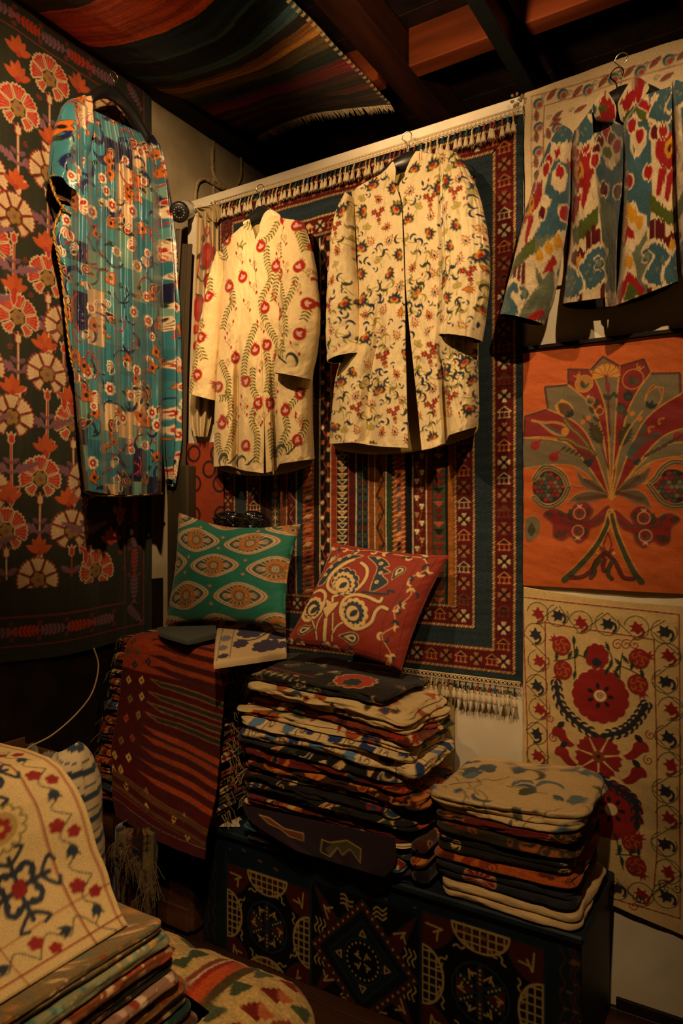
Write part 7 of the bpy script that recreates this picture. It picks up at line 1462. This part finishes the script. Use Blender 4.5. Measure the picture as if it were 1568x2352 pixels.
skirtx = P_[:, -1:, :].repeat(rw, 1).copy(); tt_ = np.linspace(0.03, 1, rw)[None, :]; skirtx[..., 2] = skirtx[..., 2]*(1-tt_)+.0*tt_; skirtx[..., 0] += .02*np.sin(tt_*PI*.5)
P_ = np.concatenate([P_, skirtx], 1); cc = np.concatenate([cc, bk.sample(-.855-.0*tt_+0*skirtx[..., 0]-.3*tt_*.3, skirtx[..., 1])[0]], 1)
sk = P_[-1:, :, :].repeat(rw, 0).copy(); t2 = np.linspace(0.03, 1, rw)[:, None]; sk[..., 2] = sk[..., 2]*(1-t2); sk[..., 1] += .015*t2
P_ = np.concatenate([P_, sk], 0); cc = np.concatenate([cc, cc[-1:].repeat(rw, 0)], 0)
o = sheet('heaped_kilim', P_, cc, 'kilim', None, back=None); tag(o, 'beige kilim with orange band and stepped green motifs heaped in the foreground', 'kilim')
# ------------------------------------------------------------------ left corner behind the coats
post = gather('wooden_post', [boxp(-2.12, -2.005, -.075, -.02, .40, 1.62, bev=.006)], surf_mat('grey_green_wood', '4a3f2c', '2c2618', 9, .7, .5, (1, 1, .1)), None, smooth_=False); tag(post, 'grey brown upright wooden post between the green hanging and the carpet', 'post')
# security camera on its bracket
yc_ = -.10; cm = empty('security_camera', (B(412, 487, yc_)[0], yc_, B(412, 487, yc_)[1]), 'white bullet security camera with black ringed lens above the left corner', 'camera')
c = np.array(cm.location); to = np.array([0, CY, CZ])-c; to /= np.linalg.norm(to); to = to+np.array([-.12, 0, -.05]); to /= np.linalg.norm(to); back = -to+np.array([.75, .45, .1]); back /= np.linalg.norm(back)
whm = new_mat('white_enamel', .35, .02, 80, color=C('c8c0ac'), spec=.5)
build('housing', *lathep(c-to*.012, -to*.8+back*.55, [(0, .034), (.01, .036), (.05, .036), (.085, .034), (.09, .022), (.12, .02)], 28)[:2], whm, cm)
build('lens_cover', *lathep(c+to*.02, -to, [(0, .030), (.002, .037), (.010, .039), (.034, .039), (.036, .03)], 30)[:2], 'black', cm)
build('lens', *lathep(c+to*.024, -to, [(0, .004), (.003, .012), (.006, .012)], 20)[:2], 'gloss', cm)
ux = np.cross(to, [0, 0, 1]); ux /= np.linalg.norm(ux); uz = np.cross(ux, to); led = new_mat('led_glass', .15, 0, 80, color=(.45, .42, .36), spec=.9)
gather('led_ring', [lathep(c+to*.0225+(ux*math.cos(a)+uz*math.sin(a))*.020, -to, [(0, .0008), (.0015, .0026), (.003, .0026)], 8) for a in np.linspace(0, 2*PI, 12, endpoint=False)], led, cm)
build('bracket', *tubep([tuple(c-to*.05+back*.03), tuple(c+back*.11), (c[0]+.07, -.004, c[2]+.01)], .012, 10)[:2], whm, cm)
build('wall_plate', *lathep((c[0]+.07, -.001, c[2]+.01), (0, -1, 0), [(0, .034), (.006, .034), (.012, .026)], 24)[:2], whm, cm)
# hanging straps under the camera
rs = np.random.RandomState(91)
def strap(name, label, cat, pts, wdt, y, col, n=8, mat='cotton'):
    r_ = rows_at([(a-wdt, b, a+wdt, b) for a, b in pts], np.linspace(0, 1, 140)); v, u = np.meshgrid(np.linspace(0, 1, 140), np.linspace(0, 1, 30), indexing='ij'); px = r_[:, 0][:, None]+(r_[:, 2]-r_[:, 0])[:, None]*u; py = r_[:, 1][:, None]+0*u
    yy = y-.012*np.abs(np.sin(u*PI*2.5))-.003*fnoise(u*3, v*9, 3); X_, Z_ = on_y(px, py, yy); o = sheet(name, np.stack([X_, yy, Z_], -1), np.broadcast_to(col, X_.shape+(3,)), mat, None, back=(0, .008, 0)); tag(o, label, cat); return o
strap('cloth_bundle', 'dark grey brown folded cloth bundle hanging in the corner behind the teal tunic', 'cloth', [(424, 560), (420, 640), (416, 740), (412, 860), (410, 1000), (408, 1100)], 15, -.055, C('4a3c26'))
strap('cloth_strip', 'pale greenish cloth strip hanging beside the teal tunic', 'cloth', [(408, 525), (404, 600), (398, 700), (394, 820), (398, 900), (396, 1000), (394, 1080)], 6, -.085, C('6a5a3a'))
# cream and red scarf
shv = Cv(B(430, 1020, -.07)[0]-.05, B(520, 480, -.07)[0]+.05, B(470, 1020, -.07)[1]-.02, B(470, 470, -.07)[1]+.02, .0022, C('bfa878')); pk3 = lambda x, y: np.array(B(330+x/6.191, 380+y/6.191, -.07))
for x, y, s, f_ in ((895, 1290, .030, 1.8), (990, 1210, .012, 1.4), (785, 2030, .03, 1.9), (740, 2330, .020, 1), (900, 1640, .02, 1.5), (450+300, 2560, .02, 1)): a, b = pk3(x, y); shv.disc(a, b, s, C('a0281a'), 1, s*f_); shv.disc(a+.004, b+.006, s*.5, C('b8401c'), 1, s*.8)
for L_ in ([(840, 780), (860, 1000), (800, 1300), (760, 1600)], [(930, 880), (960, 1100), (990, 1400)], [(760, 1560), (830, 1650), (900, 1560), (960, 1520)], [(740, 1830), (820, 1860)], [(900, 870), (870, 930), (890, 1010), (930, 940)]): shv.line(smooth([pk3(*q) for q in L_], 5), .007, C('4a2c1c') if L_[0][1] > 1500 else C('9c2c1a'))
for x, y, r in ((860, 1100, .3), (870, 1480, .9), (930, 1560, -1), (830, 1250, 2)): shv.poly(tf(leafp(.3, 8), *pk3(x, y), .035, r), C('4c3a1c'))
sc_ = empty('hanging_scarf', (B(470, 700, -.05)[0], -.05, 1.9), 'cream scarf printed with red fruit hanging behind the pomegranate coat sleeve', 'scarf')
shell('scarf_cloth', [(452, 488, 500, 480), (450, 560, 500, 540), (447, 650, 500, 650), (444, 760, 500, 760), (440, 880, 492, 880), (436, 960, 484, 960), (446, 1002, 474, 1004)], 70, 240, -.022, lambda u, v: .016+.014*np.cos(u*2*PI*2.6+v)+.02*np.sin(PI*u), shv, 'cotton', sc_, -.07)
shell('gathered_top', [(446, 478, 470, 474), (455, 492, 500, 470), (470, 505, 504, 496), (486, 510, 498, 510)], 40, 40, -.045, lambda u, v: .02*np.sin(PI*u)+.006*np.sin(u*20), shv, 'cotton', sc_, -.07, col=C('a08a5c'))
# orange cloth with black rings below
rg = Cv(B(405, 1200, -.03)[0]-.03, B(515, 1200, -.03)[0]+.02, 1.0, B(450, 1010, -.03)[1]+.02, .0022, C('8c3414')); Xg, Zg = rg.grid(); rg.im *= (1+.12*fnoise(Xg*50, Zg*160, 3))[..., None]
for x, y in ((385, 640), (390, 870), (385, 1110), (580, 870), (590, 1110), (300, 750), (290, 990), (560, 640), (500, 760)): a, b = B(330+x/3.336, 850+y/3.336, -.03); rg.line(tf(arc(1, 0, 2*PI, 24), a, b, .031), .010, C('100c0a'))
o = shell('ring_cloth', [(409, 1020, 512, 1014), (408, 1100, 512, 1100), (406, 1195, 512, 1195), (404, 1420, 512, 1420)], 90, 180, -.018, lambda u, v: .006+.006*np.sin(u*7), rg, 'cotton', None, -.03); tag(o, 'rust orange cloth printed with black rings hanging left of the carpet', 'cloth')
# cream cloth and plain curtain under the carpet
cl = Cv(-1.15, -.6, .2, .95, .0026, C('a8905c')); cl.line([B(1000, 1605, -.012), B(1045, 1600, -.012), B(1043, 1900, -.012)], .003, C('3c2c1c'), 0); cl.line([B(968, 1660, -.012), B(1000, 1605, -.012)], .003, C('3c2c1c'), 0)
o = shell('wall_cloth', [(930, 1560, 1042, 1575), (930, 1700, 1043, 1710), (930, 1890, 1042, 1900)], 60, 90, -.008, lambda u, v: .004+.004*np.sin(u*9)+.002*fnoise(u*4, v*5, 5), cl, 'linen', None, -.012); tag(o, 'plain cream cloth hanging on the wall behind the middle pile', 'cloth')
# =================================================== under the green hanging: carton, plastic, papers, cable
ct = empty('cardboard_carton', (-1.95, -.8, 0), 'open brown cardboard carton on the floor under the green hanging', 'box')
gather('carton_side', [boxp(-1.765, -1.757, -.98, -.70, 0, .66, bev=.002)], 'card', ct, smooth_=False); gather('carton_side', [boxp(-2.14, -2.132, -.98, -.70, 0, .68, bev=.002)], 'card', ct, smooth_=False)
gather('carton_side', [boxp(-2.13, -1.767, -.708, -.70, 0, .66, bev=.002)], 'card', ct, smooth_=False); gather('carton_side', [boxp(-2.13, -1.767, -.98, -.972, 0, .66, bev=.002)], 'card', ct, smooth_=False); gather('carton_bottom', [boxp(-2.13, -1.767, -.972, -.708, 0.001, .01)], 'card', ct, smooth_=False)
def sheetbox(name, c0, e1, e2, thick, mat, label, cat, col, amp=.01, seed=3, n=60):
    v, u = np.meshgrid(np.linspace(-1, 1, n), np.linspace(-1, 1, n), indexing='ij'); P_ = np.array(c0)+np.array(e1)*u[..., None]+np.array(e2)*v[..., None]; P_[..., 2] += amp*fnoise(u*3, v*3, seed)+amp*.5*np.abs(fnoise(u*9, v*7, seed+1)); o = sheet(name, P_, np.broadcast_to(col, P_.shape), mat, None, back=(0, 0, -thick)); tag(o, label, cat); return o
pm = bpy.data.materials.new('clear_plastic_film'); pm.use_nodes = True; b_ = pm.node_tree.nodes['Principled BSDF']; b_.inputs['Base Color'].default_value = (.55, .5, .42, 1); b_.inputs['Roughness'].default_value = .18; b_.inputs['Alpha'].default_value = .35
sheetbox('plastic_bag', (-1.945, -.84, .615), (.165, 0, .0), (0, .12, .03), .003, pm, 'crumpled clear plastic bag lying in the open carton', 'bag', C('8a7c60'), .022, 5, 80)
gather('carton_filling', [boxp(-2.12, -1.78, -.96, -.72, .012, .56, bev=.02)], 'card', ct, smooth_=False)
for k, (c0, e1, e2, nm) in enumerate((((-1.93, -1.08, .735), (.06, .02, 0), (-.02, .05, .004), 'white paper sheet leaning among the boxes at the left edge, beside the throw'), ((-1.86, -1.13, .862), (.05, .015, 0), (-.012, .035, .003), 'small folded white paper on the box behind the cream throw'))): pass
pb = gather('paper_box', [boxp(-2.12, -1.80, -1.13, -.99, 0, .70, bev=.008)], 'card', None, smooth_=False); tag(pb, 'low closed cardboard box between the open carton and the throw', 'box')
sheetbox('paper_sheet', (-1.93, -1.055, .708), (.10, .01, .0), (-.01, .045, .0), .001, 'cotton', 'flat white paper sheet on the closed cardboard box at the left edge', 'paper', C('a8987c'), .003, 7, 30)
sheetbox('paper_sheet', (-1.85, -1.075, .722), (.045, .012, .008), (-.02, .035, .003), .001, 'cotton', 'small tilted white paper lying over the larger sheet at the left edge', 'paper', C('b8a888'), .003, 9, 30)
tb = tubep([(-1.80, -1.03, .735), (-1.66, -1.10, .80)], .016, 16); o = build('cardboard_tube', tb[0], tb[1], 'black'); tag(o, 'black ended cardboard tube sticking up behind the cream throw', 'tube')
cab = [(-2.0, *((0, 0)))]; P_ = [(x_, *L(px, py, x_)) for px, py, x_ in ((215, 1488, -2.05), (226, 1530, -2.03), (212, 1590, -1.98), (175, 1640, -1.92), (120, 1688, -1.86), (70, 1715, -1.82), (52, 1735, -1.80), (70, 1780, -1.78))]
o = gather('loose_cable', [tubep(smooth(P_, 10), .0028, 6)], 'cable'); tag(o, 'thin pale cable looping down from the green hanging towards the carton', 'cable')
# black panel put in for the darkness of the opening under the green hanging
o = gather('dark_opening_panel', [boxp(-2.1985, -2.194, -2.4, -.02, 0, 1.16, bev=.002)], 'blackwood', None, smooth_=False); tag(o, 'dark panel put in for the unlit opening below the green hanging', 'board')
# bundle of rolled rug ends with frayed yarn in front of the old chest
rg_ = empty('frayed_rug_roll', (-1.75, -.56, 0), 'dark rolled rug standing by the old chest with frayed cream yarn ends', 'rug')
t_ = tile('kil', 'red', 55); n_, m_ = 60, 90; a, tv = np.meshgrid(np.linspace(0, 2*PI, n_, endpoint=False), np.linspace(0, 1, m_)); rr = .075*(1+.05*fnoise(a*1.2, tv*4, 3)+.06*np.cos(a*3))*np.where(tv > .97, .7, 1)
cc, _ = t_.sample((a*.075) % .6, (tv*.4) % .25); P_ = np.stack([-1.80+.02*tv+rr*np.cos(a), -.535+rr*np.sin(a)*.8, .0+.415*tv], -1); build('rug_roll', P_.reshape(-1, 3), gfaces(m_, n_, True), 'wool', rg_, (cc*.25).reshape(-1, 3))
for k, (px, py) in enumerate(((262, 1935), (300, 1975), (335, 1990), (345, 2035), (315, 2060), (285, 1950))):
    x, z = B(px, py, -.62); tassels(rg_, 'frayed_yarn', x, -.62, z, 26, (.03, .02, .03), .06, C('5c4526'), 50+k, 'wool', (.1, -.1, -.6))
# dark silver threaded cloth hanging over the old chest's edge
dc = Cv(-2.0, -1.5, .2, .6, .0024, C('12110f'))
for k in range(5): a, b = B(325+k*14, 1905+k*4, -.44); dc.poly(tf(curlleaf(.25, 1, 3, 12), a, b, .026, k*1.1), C('8a8068'))
o = shell('chest_cloth', [(312, 1872, 396, 1884), (314, 1890, 392, 1900), (322, 1915, 368, 1905), (338, 1935, 350, 1935)], 70, 50, -.436, lambda u, v: .006+.004*np.sin(u*9), dc, 'cotton', None, -.44); tag(o, 'small black cloth with silver thread hanging over the old chest edge', 'cloth')
# crochet edged tag end beside the throw
ds = tubep([(-1.845, -1.2, .3), (-1.845, -1.2, .31)], .001, 4)
